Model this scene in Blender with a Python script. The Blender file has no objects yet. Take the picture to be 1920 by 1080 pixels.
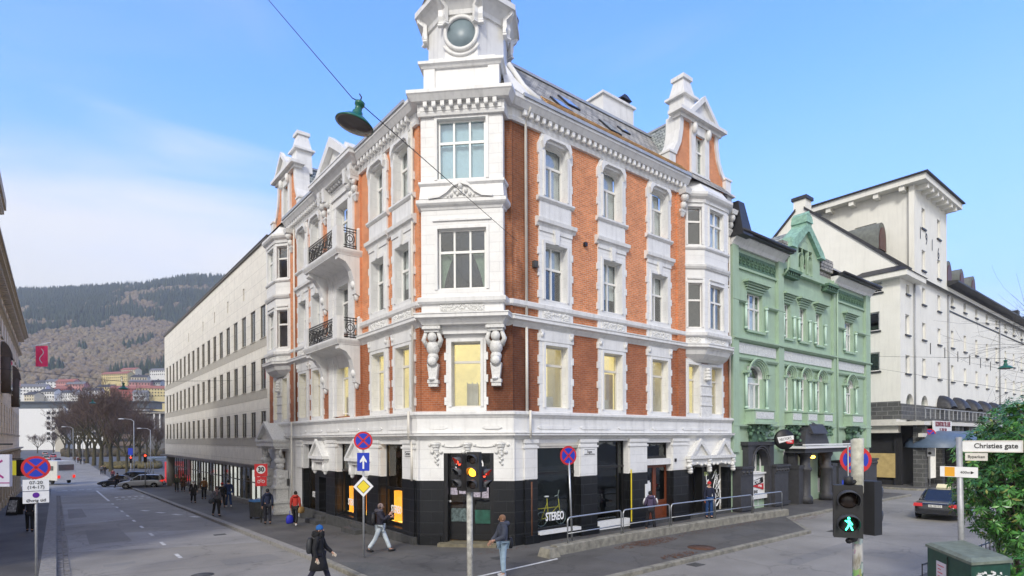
import bpy, bmesh, math, random
from mathutils import Vector, Matrix, noise
R_ = math.radians
S = bpy.context.scene
COL = S.collection
random.seed(7)

# ------------------------------------------------------------------ camera
YAW = -math.atan2(.6245, .781)
RGT = Vector((.781, -.6245, 0)).normalized(); FWD = Vector((.6245, .781, 0)).normalized()
cam_d = bpy.data.cameras.new('camera'); cam = bpy.data.objects.new('camera', cam_d); COL.objects.link(cam)
roll = .005
cx_ = (RGT - Vector((0, 0, 1)) * roll).normalized(); cz_ = -FWD; cy_ = cz_.cross(cx_).normalized()
cam.matrix_world = Matrix(((cx_.x, cy_.x, cz_.x, 0), (cx_.y, cy_.y, cz_.y, 0), (cx_.z, cy_.z, cz_.z, 4.0), (0, 0, 0, 1)))
cam_d.sensor_width = 36; cam_d.lens = 1070 / 1920 * 36; cam_d.shift_y = 282 / 1920
cam_d.clip_start = .1; cam_d.clip_end = 9000
S.camera = cam

# ------------------------------------------------------------------ sky, sun, exposure
SUN_EL, SUN_AZ = R_(36), R_(236)     # azimuth measured clockwise from +Y
W = bpy.data.worlds.new('World'); S.world = W; W.use_nodes = True
nt = W.node_tree; N = nt.nodes; L = nt.links
for n in list(N): N.remove(n)
out = N.new('ShaderNodeOutputWorld'); bg = N.new('ShaderNodeBackground')
sky = N.new('ShaderNodeTexSky'); sky.sky_type = 'NISHITA'; sky.sun_disc = False
sky.sun_elevation = SUN_EL; sky.sun_rotation = SUN_AZ; sky.air_density = 1.0; sky.dust_density = .6; sky.ozone_density = 1.6
tc = N.new('ShaderNodeTexCoord'); sep = N.new('ShaderNodeSeparateXYZ'); L.new(tc.outputs['Generated'], sep.inputs[0])
# thin cloud deck, thickest low over the hill to the left
mp = N.new('ShaderNodeMapping'); mp.inputs['Scale'].default_value = (1.4, 1.4, 5.5); L.new(tc.outputs['Generated'], mp.inputs[0])
nz = N.new('ShaderNodeTexNoise'); nz.inputs['Scale'].default_value = 1.7; nz.inputs['Detail'].default_value = 6; nz.inputs['Roughness'].default_value = .5
nz.inputs['Distortion'].default_value = .6; L.new(mp.outputs[0], nz.inputs['Vector'])
def _mr(src, a, b, c, d, smooth=True):
    q = N.new('ShaderNodeMapRange'); q.interpolation_type = 'SMOOTHSTEP' if smooth else 'LINEAR'
    for k, v in zip(('From Min', 'From Max', 'To Min', 'To Max'), (a, b, c, d)): q.inputs[k].default_value = v
    L.new(src, q.inputs['Value']); return q.outputs[0]
def _math(op, a, b):
    q = N.new('ShaderNodeMath'); q.operation = op
    for i, v in enumerate((a, b)):
        if hasattr(v, 'is_linked'): L.new(v, q.inputs[i])
        else: q.inputs[i].default_value = v
    return q.outputs[0]
def _mix(f, a, b, mode='MIX'):
    q = N.new('ShaderNodeMix'); q.data_type = 'RGBA'; q.blend_type = mode
    for i, v in ((0, f), (6, a), (7, b)):
        if hasattr(v, 'is_linked'): L.new(v, q.inputs[i])
        elif i == 0: q.inputs[0].default_value = v
        else: q.inputs[i].default_value = (*v, 1)
    return q.outputs[2]
SKY_ST = .15
dt = N.new('ShaderNodeVectorMath'); dt.operation = 'DOT_PRODUCT'; dt.inputs[1].default_value = (-.85, -.52, .12); L.new(tc.outputs['Generated'], dt.inputs[0])
lt = N.new('ShaderNodeVectorMath'); lt.operation = 'DOT_PRODUCT'; lt.inputs[1].default_value = (-.781, .6245, 0); L.new(tc.outputs['Generated'], lt.inputs[0])
col = _mix(1, sky.outputs[0], (.46, .86, 1.62), 'MULTIPLY')
col = _mix(_mr(sep.outputs['Z'], .02, .56, .92, 0), col, (1.50, 1.88, 2.45))                    # pale air low down
edge = _math('ADD', _math('MULTIPLY', nz.outputs['Fac'], .30), _mr(lt.outputs['Value'], -.25, .60, -.12, .12))   # cloud top reaches higher to the left
cm_ = _mr(_math('SUBTRACT', _math('ADD', edge, .15), sep.outputs['Z']), -.05, .14, 0, .93)
col = _mix(_math('MULTIPLY', cm_, _mr(nz.outputs['Fac'], .25, .6, .75, 1)), col, (3.05, 3.05, 3.0))
wisp = N.new('ShaderNodeTexNoise'); wisp.inputs['Scale'].default_value = 1.3; wisp.inputs['Detail'].default_value = 7; wisp.inputs['Distortion'].default_value = .9
mw = N.new('ShaderNodeMapping'); mw.inputs['Scale'].default_value = (1, 1, 4); mw.inputs['Location'].default_value = (3, 1, 0); L.new(tc.outputs['Generated'], mw.inputs[0]); L.new(mw.outputs[0], wisp.inputs['Vector'])
col = _mix(_mr(wisp.outputs['Fac'], .5, .75, 0, .28), col, (2.3, 2.4, 2.55))
bk = _math('MULTIPLY', _mr(dt.outputs['Value'], -.10, .45, 0, 1), _mr(wisp.outputs['Fac'], .3, .55, .7, 1))       # added broken cloud behind the camera, unseen, for neutral light on the facades
col = _mix(bk, col, (3.5, 3.36, 3.16))
L.new(col, bg.inputs[0]); bg.inputs[1].default_value = SKY_ST; L.new(bg.outputs[0], out.inputs[0])
sd = bpy.data.lights.new('sun', 'SUN'); sun = bpy.data.objects.new('sun', sd); COL.objects.link(sun)
sd.energy = 1.15; sd.angle = R_(12); sd.color = (1, .96, .9)
sv = Vector((math.sin(SUN_AZ) * math.cos(SUN_EL), math.cos(SUN_AZ) * math.cos(SUN_EL), math.sin(SUN_EL)))
sun.rotation_euler = sv.to_track_quat('Z', 'Y').to_euler()
S.view_settings.view_transform = 'Standard'; S.view_settings.look = 'None'; S.view_settings.gamma = 1
S.view_settings.exposure = 1.22
S.cycles.max_bounces = 6; S.cycles.volume_bounces = 0

# ------------------------------------------------------------------ helpers
def gz(y):                                  # the left street falls away beyond the corner
    return 0 if y < 19 else (-.025 * (y - 19) if y < 110 else -2.275)
_j = random.Random(3)
def J(): return _j.uniform(.0002, .0018)
class Fr:                                   # a facade frame: u along the wall, n outwards, z up
    def __init__(s, o, u, n): s.o = Vector(o); s.u = Vector(u).normalized(); s.n = Vector(n).normalized()
    def p(s, u, n, z): return s.o + s.u * u + s.n * n + Vector((0, 0, z))
RF = Fr((0, 16.6, 0), (1, 0, 0), (0, -1, 0))
LF = Fr((10.75, 0, 0), (0, 1, 0), (-1, 0, 0))
CF = Fr((21.1 / 2 ** .5, 21.1 / 2 ** .5, 0), (1, -1, 0), (-1, -1, 0))
WF = Fr((0, 0, 0), (1, 0, 0), (0, 1, 0))    # plain world axes: u=x, n=y
def RotF(o, ang): return Fr(o, (math.cos(ang), math.sin(ang), 0), (-math.sin(ang), math.cos(ang), 0))

class MB:
    def __init__(s): s.v = []; s.f = []; s.mi = []; s.sm = []; s.m = 0; s.smooth = False
    def add(s, vs, fs):
        b = len(s.v); s.v += [tuple(v) for v in vs]
        for f in fs: s.f.append([b + i for i in f]); s.mi.append(s.m); s.sm.append(s.smooth)
    def box(s, fr, u0, u1, n0, n1, z0, z1):
        u0 -= J(); u1 += J(); n0 -= J(); n1 += J(); z0 -= J(); z1 += J()
        s.add([fr.p(u, n, z) for z in (z0, z1) for n in (n0, n1) for u in (u0, u1)],
              [(0, 1, 3, 2), (4, 6, 7, 5), (0, 4, 5, 1), (2, 3, 7, 6), (0, 2, 6, 4), (1, 5, 7, 3)]); return s
    def wbox(s, fr, u0, u1, n0, n1, z0, z1, du=0, dn=0):   # box whose top is narrower by du, dn
        s.add([fr.p(*q) for q in ((u0, n0, z0), (u1, n0, z0), (u0, n1, z0), (u1, n1, z0), (u0 + du, n0 + dn, z1), (u1 - du, n0 + dn, z1), (u0 + du, n1 - dn, z1), (u1 - du, n1 - dn, z1))],
              [(0, 1, 3, 2), (4, 6, 7, 5), (0, 4, 5, 1), (2, 3, 7, 6), (0, 2, 6, 4), (1, 5, 7, 3)]); return s
    def prism(s, fr, poly, n0, n1):         # polygon in (u,z) pushed along n
        n0 -= J(); n1 += J(); k = len(poly)
        s.add([fr.p(u, n0, z) for u, z in poly] + [fr.p(u, n1, z) for u, z in poly],
              [list(range(k)), list(range(2 * k - 1, k - 1, -1))] + [(i, (i + 1) % k, k + (i + 1) % k, k + i) for i in range(k)]); return s
    def plan(s, poly, z0, z1):              # polygon in world (x,y) pushed along z; z may be a function of y
        f0 = z0 if callable(z0) else (lambda y: z0); f1 = z1 if callable(z1) else (lambda y: z1); k = len(poly)
        s.add([(x, y, f0(y)) for x, y in poly] + [(x, y, f1(y)) for x, y in poly],
              [list(range(k)), list(range(2 * k - 1, k - 1, -1))] + [(i, (i + 1) % k, k + (i + 1) % k, k + i) for i in range(k)]); return s
    def sweep(s, path, prof, side=1, closed=False):   # path [(x,y)], profile [(n,z)] mitred along it; outward = right of travel * side
        P = [Vector(p) for p in path]; n = len(P); rings = []
        for i in range(n):
            a = P[i] - P[i - 1] if (i > 0 or closed) else None
            b = P[(i + 1) % n] - P[i] if (i < n - 1 or closed) else None
            a = a or b; b = b or a; a = a.normalized(); b = b.normalized()
            na = Vector((a.y, -a.x)) * side; nb = Vector((b.y, -b.x)) * side
            m = (na + nb); m = m / max(.25, m.dot(na)) if m.length > 1e-6 else na
            rings.append([(P[i].x + m.x * q, P[i].y + m.y * q, z) for q, z in prof])
        k = len(prof); b0 = [v for r in rings for v in r]; fs = []
        for i in range(n if closed else n - 1):
            j = (i + 1) % n
            for q in range(k): fs.append((i * k + q, i * k + (q + 1) % k, j * k + (q + 1) % k, j * k + q))
        if not closed: fs += [list(range(k)), list(range(n * k - 1, (n - 1) * k - 1, -1))]
        s.add(b0, fs); return s
    def tube(s, pts, r, k=8, cap=True):
        P = [Vector(p) for p in pts]; rs = r if isinstance(r, (list, tuple)) else [r] * len(P)
        ref = Vector((0, 0, 1)) if abs((P[-1] - P[0]).normalized().z) < .9 else Vector((1, 0, 0)); vs = []
        for i, p in enumerate(P):
            t = (P[min(i + 1, len(P) - 1)] - P[max(i - 1, 0)]).normalized()
            a = t.cross(ref); a = a.normalized() if a.length > 1e-5 else Vector((1, 0, 0)); b = t.cross(a)
            vs += [p + (a * math.cos(2 * math.pi * q / k) + b * math.sin(2 * math.pi * q / k)) * rs[i] for q in range(k)]
        fs = [(i * k + q, i * k + (q + 1) % k, (i + 1) * k + (q + 1) % k, (i + 1) * k + q) for i in range(len(P) - 1) for q in range(k)]
        if cap: fs += [list(range(k)), list(range(len(P) * k - 1, (len(P) - 1) * k - 1, -1))]
        sm = s.smooth; s.smooth = k > 5; s.add(vs, fs); s.smooth = sm; return s
    def lathe(s, o, prof, k=16, axis=(0, 0, 1), smooth=True):   # profile [(r,h)] about axis
        A = Vector(axis).normalized(); X = A.orthogonal().normalized(); Y = A.cross(X); o = Vector(o); vs = []
        for r, h in prof: vs += [o + A * h + (X * math.cos(2 * math.pi * q / k) + Y * math.sin(2 * math.pi * q / k)) * max(r, 1e-4) for q in range(k)]
        fs = [(i * k + q, i * k + (q + 1) % k, (i + 1) * k + (q + 1) % k, (i + 1) * k + q) for i in range(len(prof) - 1) for q in range(k)]
        fs += [list(range(k)), list(range(len(prof) * k - 1, (len(prof) - 1) * k - 1, -1))]
        sm = s.smooth; s.smooth = smooth; s.add(vs, fs); s.smooth = sm; return s
    def ball(s, o, r, seg=8, ring=6):
        r = r if isinstance(r, (tuple, list)) else (r, r, r); o = Vector(o); vs = []
        for i in range(ring + 1):
            th = math.pi * i / ring
            for q in range(seg):
                ph = 2 * math.pi * q / seg; vs.append(o + Vector((r[0] * math.sin(th) * math.cos(ph), r[1] * math.sin(th) * math.sin(ph), r[2] * math.cos(th))))
        fs = [(i * seg + q, i * seg + (q + 1) % seg, (i + 1) * seg + (q + 1) % seg, (i + 1) * seg + q) for i in range(ring) for q in range(seg)]
        sm = s.smooth; s.smooth = True; s.add(vs, fs); s.smooth = sm; return s
    def split(s, name, mats, parent=None, eps=.02, **kw):     # one object for each cluster of touching pieces
        comp = list(range(len(s.v)))
        def find(a):
            while comp[a] != a: comp[a] = comp[comp[a]]; a = comp[a]
            return a
        for f in s.f:
            r = find(f[0])
            for i in f[1:]: comp[find(i)] = r
        bb = {}
        for i, v in enumerate(s.v):
            r = find(i); b = bb.get(r)
            if b is None: bb[r] = list(v) + list(v)
            else:
                for k in range(3): b[k] = min(b[k], v[k]); b[3 + k] = max(b[3 + k], v[k])
        ks = list(bb); par = {k: k for k in ks}
        def fp(a):
            while par[a] != a: a = par[a]
            return a
        for i in range(len(ks)):
            for j in range(i):
                a, b = bb[ks[i]], bb[ks[j]]
                if all(a[k] - eps <= b[3 + k] and b[k] - eps <= a[3 + k] for k in range(3)): par[fp(ks[i])] = fp(ks[j])
        out = {}
        for fi, f in enumerate(s.f): out.setdefault(fp(find(f[0])), []).append(fi)
        res = []
        for fl in out.values():
            m = MB(); mp = {}
            for fi in fl:
                nf = []
                for i in s.f[fi]:
                    if i not in mp: mp[i] = len(m.v); m.v.append(s.v[i])
                    nf.append(mp[i])
                m.f.append(nf); m.mi.append(s.mi[fi]); m.sm.append(s.sm[fi])
            res.append(m.build(name, mats, parent, **kw))
        return res
    def build(s, name, mats, parent=None, recalc=True, bevel=0, **kw):
        me = bpy.data.meshes.new(name); me.from_pydata(s.v, [], s.f)
        mats = mats if isinstance(mats, (list, tuple)) else [mats]
        for m in mats: me.materials.append(m)
        me.polygons.foreach_set('material_index', s.mi); me.polygons.foreach_set('use_smooth', s.sm)
        if recalc and len(s.f) < 60000:
            bm = bmesh.new(); bm.from_mesh(me); bmesh.ops.recalc_face_normals(bm, faces=bm.faces); bm.to_mesh(me); bm.free()
        me.update(); o = bpy.data.objects.new(name, me); COL.objects.link(o)
        if parent is not None: o.parent = parent; o.matrix_parent_inverse = parent_inv(parent)
        for k, v in kw.items(): o[k] = v
        return o
def parent_inv(p):
    m = Matrix.Identity(4); q = p; chain = []
    while q is not None: chain.append(q); q = q.parent
    for q in reversed(chain): m = m @ q.matrix_parent_inverse @ q.matrix_basis
    return m.inverted()
def empty(name, loc, label, cat, group=None, rz=0):
    o = bpy.data.objects.new(name, None); COL.objects.link(o); o.location = loc; o.rotation_euler = (0, 0, rz); o.empty_display_size = .2
    o['label'] = label; o['category'] = cat
    if group: o['group'] = group
    return o
def tag(o, label, cat, group=None):
    o['label'] = label; o['category'] = cat
    if group: o['group'] = group
    return o
def struct(o, kind='structure'): o['kind'] = kind; return o
def copy_tree(o, parent=None):
    c = o.copy(); COL.objects.link(c)
    if parent: c.parent = parent
    for ch in o.children: copy_tree(ch, c)
    return c

# ------------------------------------------------------------------ materials
def newmat(name):
    m = bpy.data.materials.new(name); m.use_nodes = True; nt = m.node_tree
    b = nt.nodes['Principled BSDF']; return m, nt.nodes, nt.links, b
def pos_coord(nd, lk):
    g = nd.new('ShaderNodeNewGeometry'); return g.outputs['Position']
def mat(name, col, rough=.6, metal=0, var=.12, scale=3, bump=0, bscale=40, emit=None, est=1, obj=False, streak=0, spec=None):
    m, nd, lk, b = newmat(name); b.inputs['Roughness'].default_value = rough; b.inputs['Metallic'].default_value = metal
    if spec is not None: b.inputs['Specular IOR Level'].default_value = spec
    if obj: t = nd.new('ShaderNodeTexCoord'); P = t.outputs['Object']
    else: P = pos_coord(nd, lk)
    if var or bump:
        n = nd.new('ShaderNodeTexNoise'); n.inputs['Scale'].default_value = scale; n.inputs['Detail'].default_value = 5; n.inputs['Roughness'].default_value = .6; lk.new(P, n.inputs['Vector'])
        mr = nd.new('ShaderNodeMapRange'); mr.inputs['From Min'].default_value = .3; mr.inputs['From Max'].default_value = .7
        mr.inputs['To Min'].default_value = 1 - var; mr.inputs['To Max'].default_value = 1 + var * .5; lk.new(n.outputs['Fac'], mr.inputs[0])
        fac = mr.outputs[0]
        if streak:
            ma = nd.new('ShaderNodeMapping'); ma.inputs['Scale'].default_value = (2.2, 2.2, .18); lk.new(P, ma.inputs[0])
            n2 = nd.new('ShaderNodeTexNoise'); n2.inputs['Scale'].default_value = 2.5; n2.inputs['Detail'].default_value = 4; lk.new(ma.outputs[0], n2.inputs['Vector'])
            m2 = nd.new('ShaderNodeMapRange'); m2.inputs['From Min'].default_value = .5; m2.inputs['From Max'].default_value = .75
            m2.inputs['To Min'].default_value = 1; m2.inputs['To Max'].default_value = 1 - streak; lk.new(n2.outputs['Fac'], m2.inputs[0])
            mu = nd.new('ShaderNodeMath'); mu.operation = 'MULTIPLY'; lk.new(fac, mu.inputs[0]); lk.new(m2.outputs[0], mu.inputs[1]); fac = mu.outputs[0]
        vm = nd.new('ShaderNodeVectorMath'); vm.operation = 'SCALE'; vm.inputs[0].default_value = col[:3]; lk.new(fac, vm.inputs['Scale'])
        lk.new(vm.outputs[0], b.inputs['Base Color'])
    else: b.inputs['Base Color'].default_value = (*col[:3], 1)
    if bump:
        n3 = nd.new('ShaderNodeTexNoise'); n3.inputs['Scale'].default_value = bscale; n3.inputs['Detail'].default_value = 3; lk.new(P, n3.inputs['Vector'])
        bp = nd.new('ShaderNodeBump'); bp.inputs['Strength'].default_value = bump; bp.inputs['Distance'].default_value = .02; lk.new(n3.outputs['Fac'], bp.inputs['Height']); lk.new(bp.outputs[0], b.inputs['Normal'])
    if emit: b.inputs['Emission Color'].default_value = (*emit, 1); b.inputs['Emission Strength'].default_value = est
    return m
def uvec(nd, lk, ku=1, kx=1, ky=-1):        # (x-y, z) coordinates that run along every wall of the block
    P = pos_coord(nd, lk); s = nd.new('ShaderNodeSeparateXYZ'); lk.new(P, s.inputs[0])
    a = nd.new('ShaderNodeMath'); a.operation = 'MULTIPLY_ADD'; a.inputs[1].default_value = ky; lk.new(s.outputs['Y'], a.inputs[0]); lk.new(s.outputs['X'], a.inputs[2])
    c = nd.new('ShaderNodeCombineXYZ'); lk.new(a.outputs[0], c.inputs[0]); lk.new(s.outputs['Z'], c.inputs[1]); return P, s, c.outputs[0]
def ramp(nd, lk, src, stops):
    r = nd.new('ShaderNodeValToRGB'); e = r.color_ramp.elements
    while len(e) < len(stops): e.new(.5)
    for q, (p, c) in zip(e, stops): q.position = p; q.color = (*c, 1) if len(c) == 3 else c
    lk.new(src, r.inputs[0]); return r.outputs[0]
def noise_n(nd, lk, P, sc, det=4, ro=.55, mapping=None):
    if mapping: m = nd.new('ShaderNodeMapping'); m.inputs['Scale'].default_value = mapping; lk.new(P, m.inputs[0]); P = m.outputs[0]
    n = nd.new('ShaderNodeTexNoise'); n.inputs['Scale'].default_value = sc; n.inputs['Detail'].default_value = det; n.inputs['Roughness'].default_value = ro; lk.new(P, n.inputs['Vector']); return n.outputs['Fac']
def mixc(nd, lk, fac, a, b, mode='MIX'):
    m = nd.new('ShaderNodeMix'); m.data_type = 'RGBA'; m.blend_type = mode
    for i, v in ((0, fac), (6, a), (7, b)):
        if hasattr(v, 'is_linked'): lk.new(v, m.inputs[i])
        elif i == 0: m.inputs[0].default_value = v
        else: m.inputs[i].default_value = (*v[:3], 1)
    return m.outputs[2]
def brick_mat(name, c1, c2, mortar, w, h, msize=.01, bumpd=.01, rough=.85, dirt=.3, offset=.5, low=None, ky=-1, strong=.8, fine=(.82, 1.12)):
    m, nd, lk, b = newmat(name); P, s, uv = uvec(nd, lk, ky=ky)
    bt = nd.new('ShaderNodeTexBrick'); bt.inputs['Color1'].default_value = (*c1, 1); bt.inputs['Color2'].default_value = (*c2, 1); bt.inputs['Mortar'].default_value = (*mortar, 1)
    bt.inputs['Scale'].default_value = 1; bt.inputs['Brick Width'].default_value = w; bt.inputs['Row Height'].default_value = h
    bt.inputs['Mortar Size'].default_value = msize; bt.inputs['Mortar Smooth'].default_value = .2; bt.offset = offset; lk.new(uv, bt.inputs['Vector'])
    col = bt.outputs['Color']
    nf = noise_n(nd, lk, P, 1.3, 6, .65)
    col = mixc(nd, lk, 1, col, ramp(nd, lk, nf, [(.3, (1 - dirt,) * 3), (.65, (1.08,) * 3)]), 'MULTIPLY')
    nf2 = noise_n(nd, lk, P, 9, 3, .7)
    col = mixc(nd, lk, 1, col, ramp(nd, lk, nf2, [(.3, (fine[0],) * 3), (.7, (fine[1],) * 3)]), 'MULTIPLY')
    if low: col = low(nd, lk, P, s, col)
    lk.new(col, b.inputs['Base Color']); b.inputs['Roughness'].default_value = rough
    bp = nd.new('ShaderNodeBump'); bp.inputs['Strength'].default_value = strong; bp.inputs['Distance'].default_value = bumpd; bp.invert = True
    lk.new(bt.outputs['Fac'], bp.inputs['Height']); lk.new(bp.outputs[0], b.inputs['Normal']); return m
def brick_low(nd, lk, P, s, col):
    # first-floor brick and the strips beside the corner are sooty brown; the upper floors were cleaned to orange
    r = nd.new('ShaderNodeMapRange'); r.inputs['From Min'].default_value = 8.15; r.inputs['From Max'].default_value = 9.05; r.inputs['To Min'].default_value = 1; r.inputs['To Max'].default_value = 0
    lk.new(s.outputs['Z'], r.inputs[0])
    nn = noise_n(nd, lk, P, .9, 4)
    a = nd.new('ShaderNodeMath'); a.operation = 'MULTIPLY'; lk.new(r.outputs[0], a.inputs[0]); lk.new(ramp(nd, lk, nn, [(.25, (.75,) * 3), (.7, (1,) * 3)]), a.inputs[1])
    d = mixc(nd, lk, a.outputs[0], col, mixc(nd, lk, 1, col, (.50, .42, .40), 'MULTIPLY'))
    # corner: |x - 13.6| small and y near wall
    m = nd.new('ShaderNodeMapRange'); m.inputs['From Min'].default_value = 13.9; m.inputs['From Max'].default_value = 14.9; m.inputs['To Min'].default_value = 1; m.inputs['To Max'].default_value = 0; lk.new(s.outputs['X'], m.inputs[0])
    g = nd.new('ShaderNodeMapRange'); g.inputs['From Min'].default_value = 11.2; g.inputs['From Max'].default_value = 12.9; lk.new(s.outputs['X'], g.inputs[0])
    k = nd.new('ShaderNodeMath'); k.operation = 'MULTIPLY'; lk.new(m.outputs[0], k.inputs[0]); lk.new(g.outputs[0], k.inputs[1])
    n4 = noise_n(nd, lk, P, 1.1, 5, .6, (1, 1, .35)); k2 = nd.new('ShaderNodeMath'); k2.operation = 'MULTIPLY'; lk.new(k.outputs[0], k2.inputs[0]); lk.new(ramp(nd, lk, n4, [(.28, (.25,) * 3), (.48, (1,) * 3)]), k2.inputs[1])
    return mixc(nd, lk, k2.outputs[0], d, mixc(nd, lk, 1, d, (.33, .30, .28), 'MULTIPLY'))
M = {}
M['brick'] = brick_mat('brick', (.78, .275, .095), (.60, .19, .062), (.68, .43, .30), .25, .082, .012, .012, dirt=.18, low=brick_low)
def joints(name, col, w, h, dirt=.06):
    return brick_mat(name, col, tuple(c * .985 for c in col), tuple(c * .82 for c in col), w, h, .008, .01, .55, dirt, fine=(.97, 1.01), strong=.5)
M['white'] = mat('white_paint', (.74, .735, .715), .5, var=.09, scale=2, bump=.2, bscale=25, streak=.17)
M['wblock'] = joints('white_blockwork', (.735, .73, .71), 1.1, .36)
M['orn'] = mat('white_ornament', (.71, .705, .68), .55, var=.22, scale=14, bump=.9, bscale=18)
M['frame'] = mat('window_frame_paint', (.78, .77, .73), .4, var=.04)
M['black'] = brick_mat('black_paint', (.009, .010, .012), (.012, .013, .015), (.03, .032, .035), .9, .42, .012, .012, .28, .25)
M['blackp'] = mat('black_gloss', (.012, .012, .013), .3, var=.2)
M['plinth'] = mat('grey_plinth', (.07, .07, .068), .7, var=.35, scale=4, bump=.3)
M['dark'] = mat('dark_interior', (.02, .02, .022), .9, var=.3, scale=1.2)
M['curtain'] = mat('pale_curtain', (.78, .78, .76), .8, var=.12, scale=6, emit=(.9, .92, .95), est=.0)
M['bcurtain'] = mat('blue_curtain', (.55, .72, .80), .8, var=.1, scale=7)
M['gcurtain'] = mat('green_curtain', (.20, .27, .18), .8, var=.3, scale=12)
M['yellow_room'] = mat('lit_room_wall', (.75, .66, .34), .9, var=.45, scale=.9, emit=(.88, .72, .30), est=.36)
M['ceil_lamp'] = mat('ceiling_lamp', (.9, .85, .6), .5, var=0, emit=(1, .92, .6), est=3)
M['orange_room'] = mat('lit_display', (.7, .25, .03), .8, var=.6, scale=2.2, emit=(1, .36, .03), est=.9)
M['display_floor'] = mat('display_floor', (.7, .5, .15), .7, var=.5, scale=3, emit=(1, .62, .12), est=1.5)
M['wood'] = mat('stained_wood', (.17, .045, .018), .4, var=.3, scale=6)
M['cream'] = mat('aged_white', (.66, .63, .56), .5, var=.1, scale=3)
M['copper'] = mat('verdigris', (.27, .46, .35), .7, var=.35, scale=5)
M['metal'] = mat('galvanised_steel', (.45, .47, .49), .35, .7, var=.15, scale=20)
M['steel'] = mat('grey_pole', (.38, .39, .40), .5, .4, var=.2, scale=9)
M['iron'] = mat('wrought_iron', (.015, .015, .016), .5, var=0)
M['slate'] = brick_mat('slate_tiles', (.50, .48, .43), (.27, .265, .25), (.05, .05, .05), .42, .22, .022, .03, .8, .35, ky=0)
M['tile'] = brick_mat('fish_scale_slate', (.44, .46, .41), (.26, .28, .26), (.05, .06, .06), .34, .27, .02, .04, .75, .3)
M['zinc'] = mat('zinc_flashing', (.42, .44, .46), .45, .3, var=.2)
M['darkroof'] = mat('dark_roof', (.03, .03, .034), .5, var=.5, scale=4, bump=.3, bscale=9)
M['white_tx'] = mat('white_letters', (.85, .85, .85), .5, var=0)
M['black_tx'] = mat('black_letters', (.01, .01, .01), .5, var=0)
M['red'] = mat('sign_red', (.55, .02, .025), .4, var=.1)
M['blue'] = mat('sign_blue', (.012, .04, .42), .4, var=.1)
M['signwhite'] = mat('sign_white', (.75, .75, .74), .4, var=.08, scale=6)
M['yellow'] = mat('sign_yellow', (.80, .62, .03), .4, var=.08)
def glass_mat(name, tint=(1, 1, 1), ior=1.6, rough=.0, ref=(1, 1, 1)):
    m = bpy.data.materials.new(name); m.use_nodes = True; nt = m.node_tree; nd = nt.nodes; lk = nt.links
    nd.remove(nd['Principled BSDF']); o = nd['Material Output']
    t = nd.new('ShaderNodeBsdfTransparent'); t.inputs[0].default_value = (*tint, 1); g = nd.new('ShaderNodeBsdfGlossy'); g.inputs['Roughness'].default_value = .015 + rough; g.inputs[0].default_value = (*ref, 1)
    f = nd.new('ShaderNodeFresnel'); ge = nd.new('ShaderNodeNewGeometry'); mi = nd.new('ShaderNodeMix'); mi.inputs[2].default_value = ior; mi.inputs[3].default_value = 1 / ior
    lk.new(ge.outputs['Backfacing'], mi.inputs[0]); lk.new(mi.outputs[0], f.inputs[0])
    n = noise_n(nd, lk, pos_coord(nd, lk), 1.4, 2); bp = nd.new('ShaderNodeBump'); bp.inputs['Strength'].default_value = .08; bp.inputs['Distance'].default_value = .05; lk.new(n, bp.inputs['Height']); lk.new(bp.outputs[0], g.inputs['Normal'])
    x = nd.new('ShaderNodeMixShader'); lk.new(f.outputs[0], x.inputs[0]); lk.new(t.outputs[0], x.inputs[1]); lk.new(g.outputs[0], x.inputs[2]); lk.new(x.outputs[0], o.inputs[0]); return m
M['glass'] = glass_mat('window_glass', (.9, .93, .93), 1.9)
M['shopglass'] = glass_mat('shop_glass', (.8, .85, .84), 1.5)
M['carglass'] = mat('car_glass', (.015, .018, .02), .05, var=0, spec=.8)
def text(parent, body, o, u, n, size, m, name='lettering', sx=1, bold=0, ext=.006, align='CENTER', shear=0):
    c = bpy.data.curves.new(name, 'FONT'); c.body = body; c.size = size; c.align_x = align; c.align_y = 'CENTER'; c.extrude = ext; c.offset = bold; c.shear = shear
    c.resolution_u = 3
    t = bpy.data.objects.new('tmp', c); COL.objects.link(t); bpy.context.view_layer.update()
    me = bpy.data.meshes.new_from_object(t.evaluated_get(bpy.context.evaluated_depsgraph_get())); bpy.data.objects.remove(t)
    u = Vector(u).normalized(); n = Vector(n).normalized(); up = n.cross(u)
    if up.z < 0: u = -u; up = n.cross(u)
    mtx = Matrix(((u.x * sx, up.x, n.x, o[0]), (u.y * sx, up.y, n.y, o[1]), (u.z * sx, up.z, n.z, o[2]), (0, 0, 0, 1)))
    me.transform(mtx); me.materials.clear(); me.materials.append(m); me.name = name
    ob = bpy.data.objects.new(name, me); COL.objects.link(ob)
    if parent is not None: ob.parent = parent; ob.matrix_parent_inverse = parent_inv(parent)
    return ob
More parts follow.
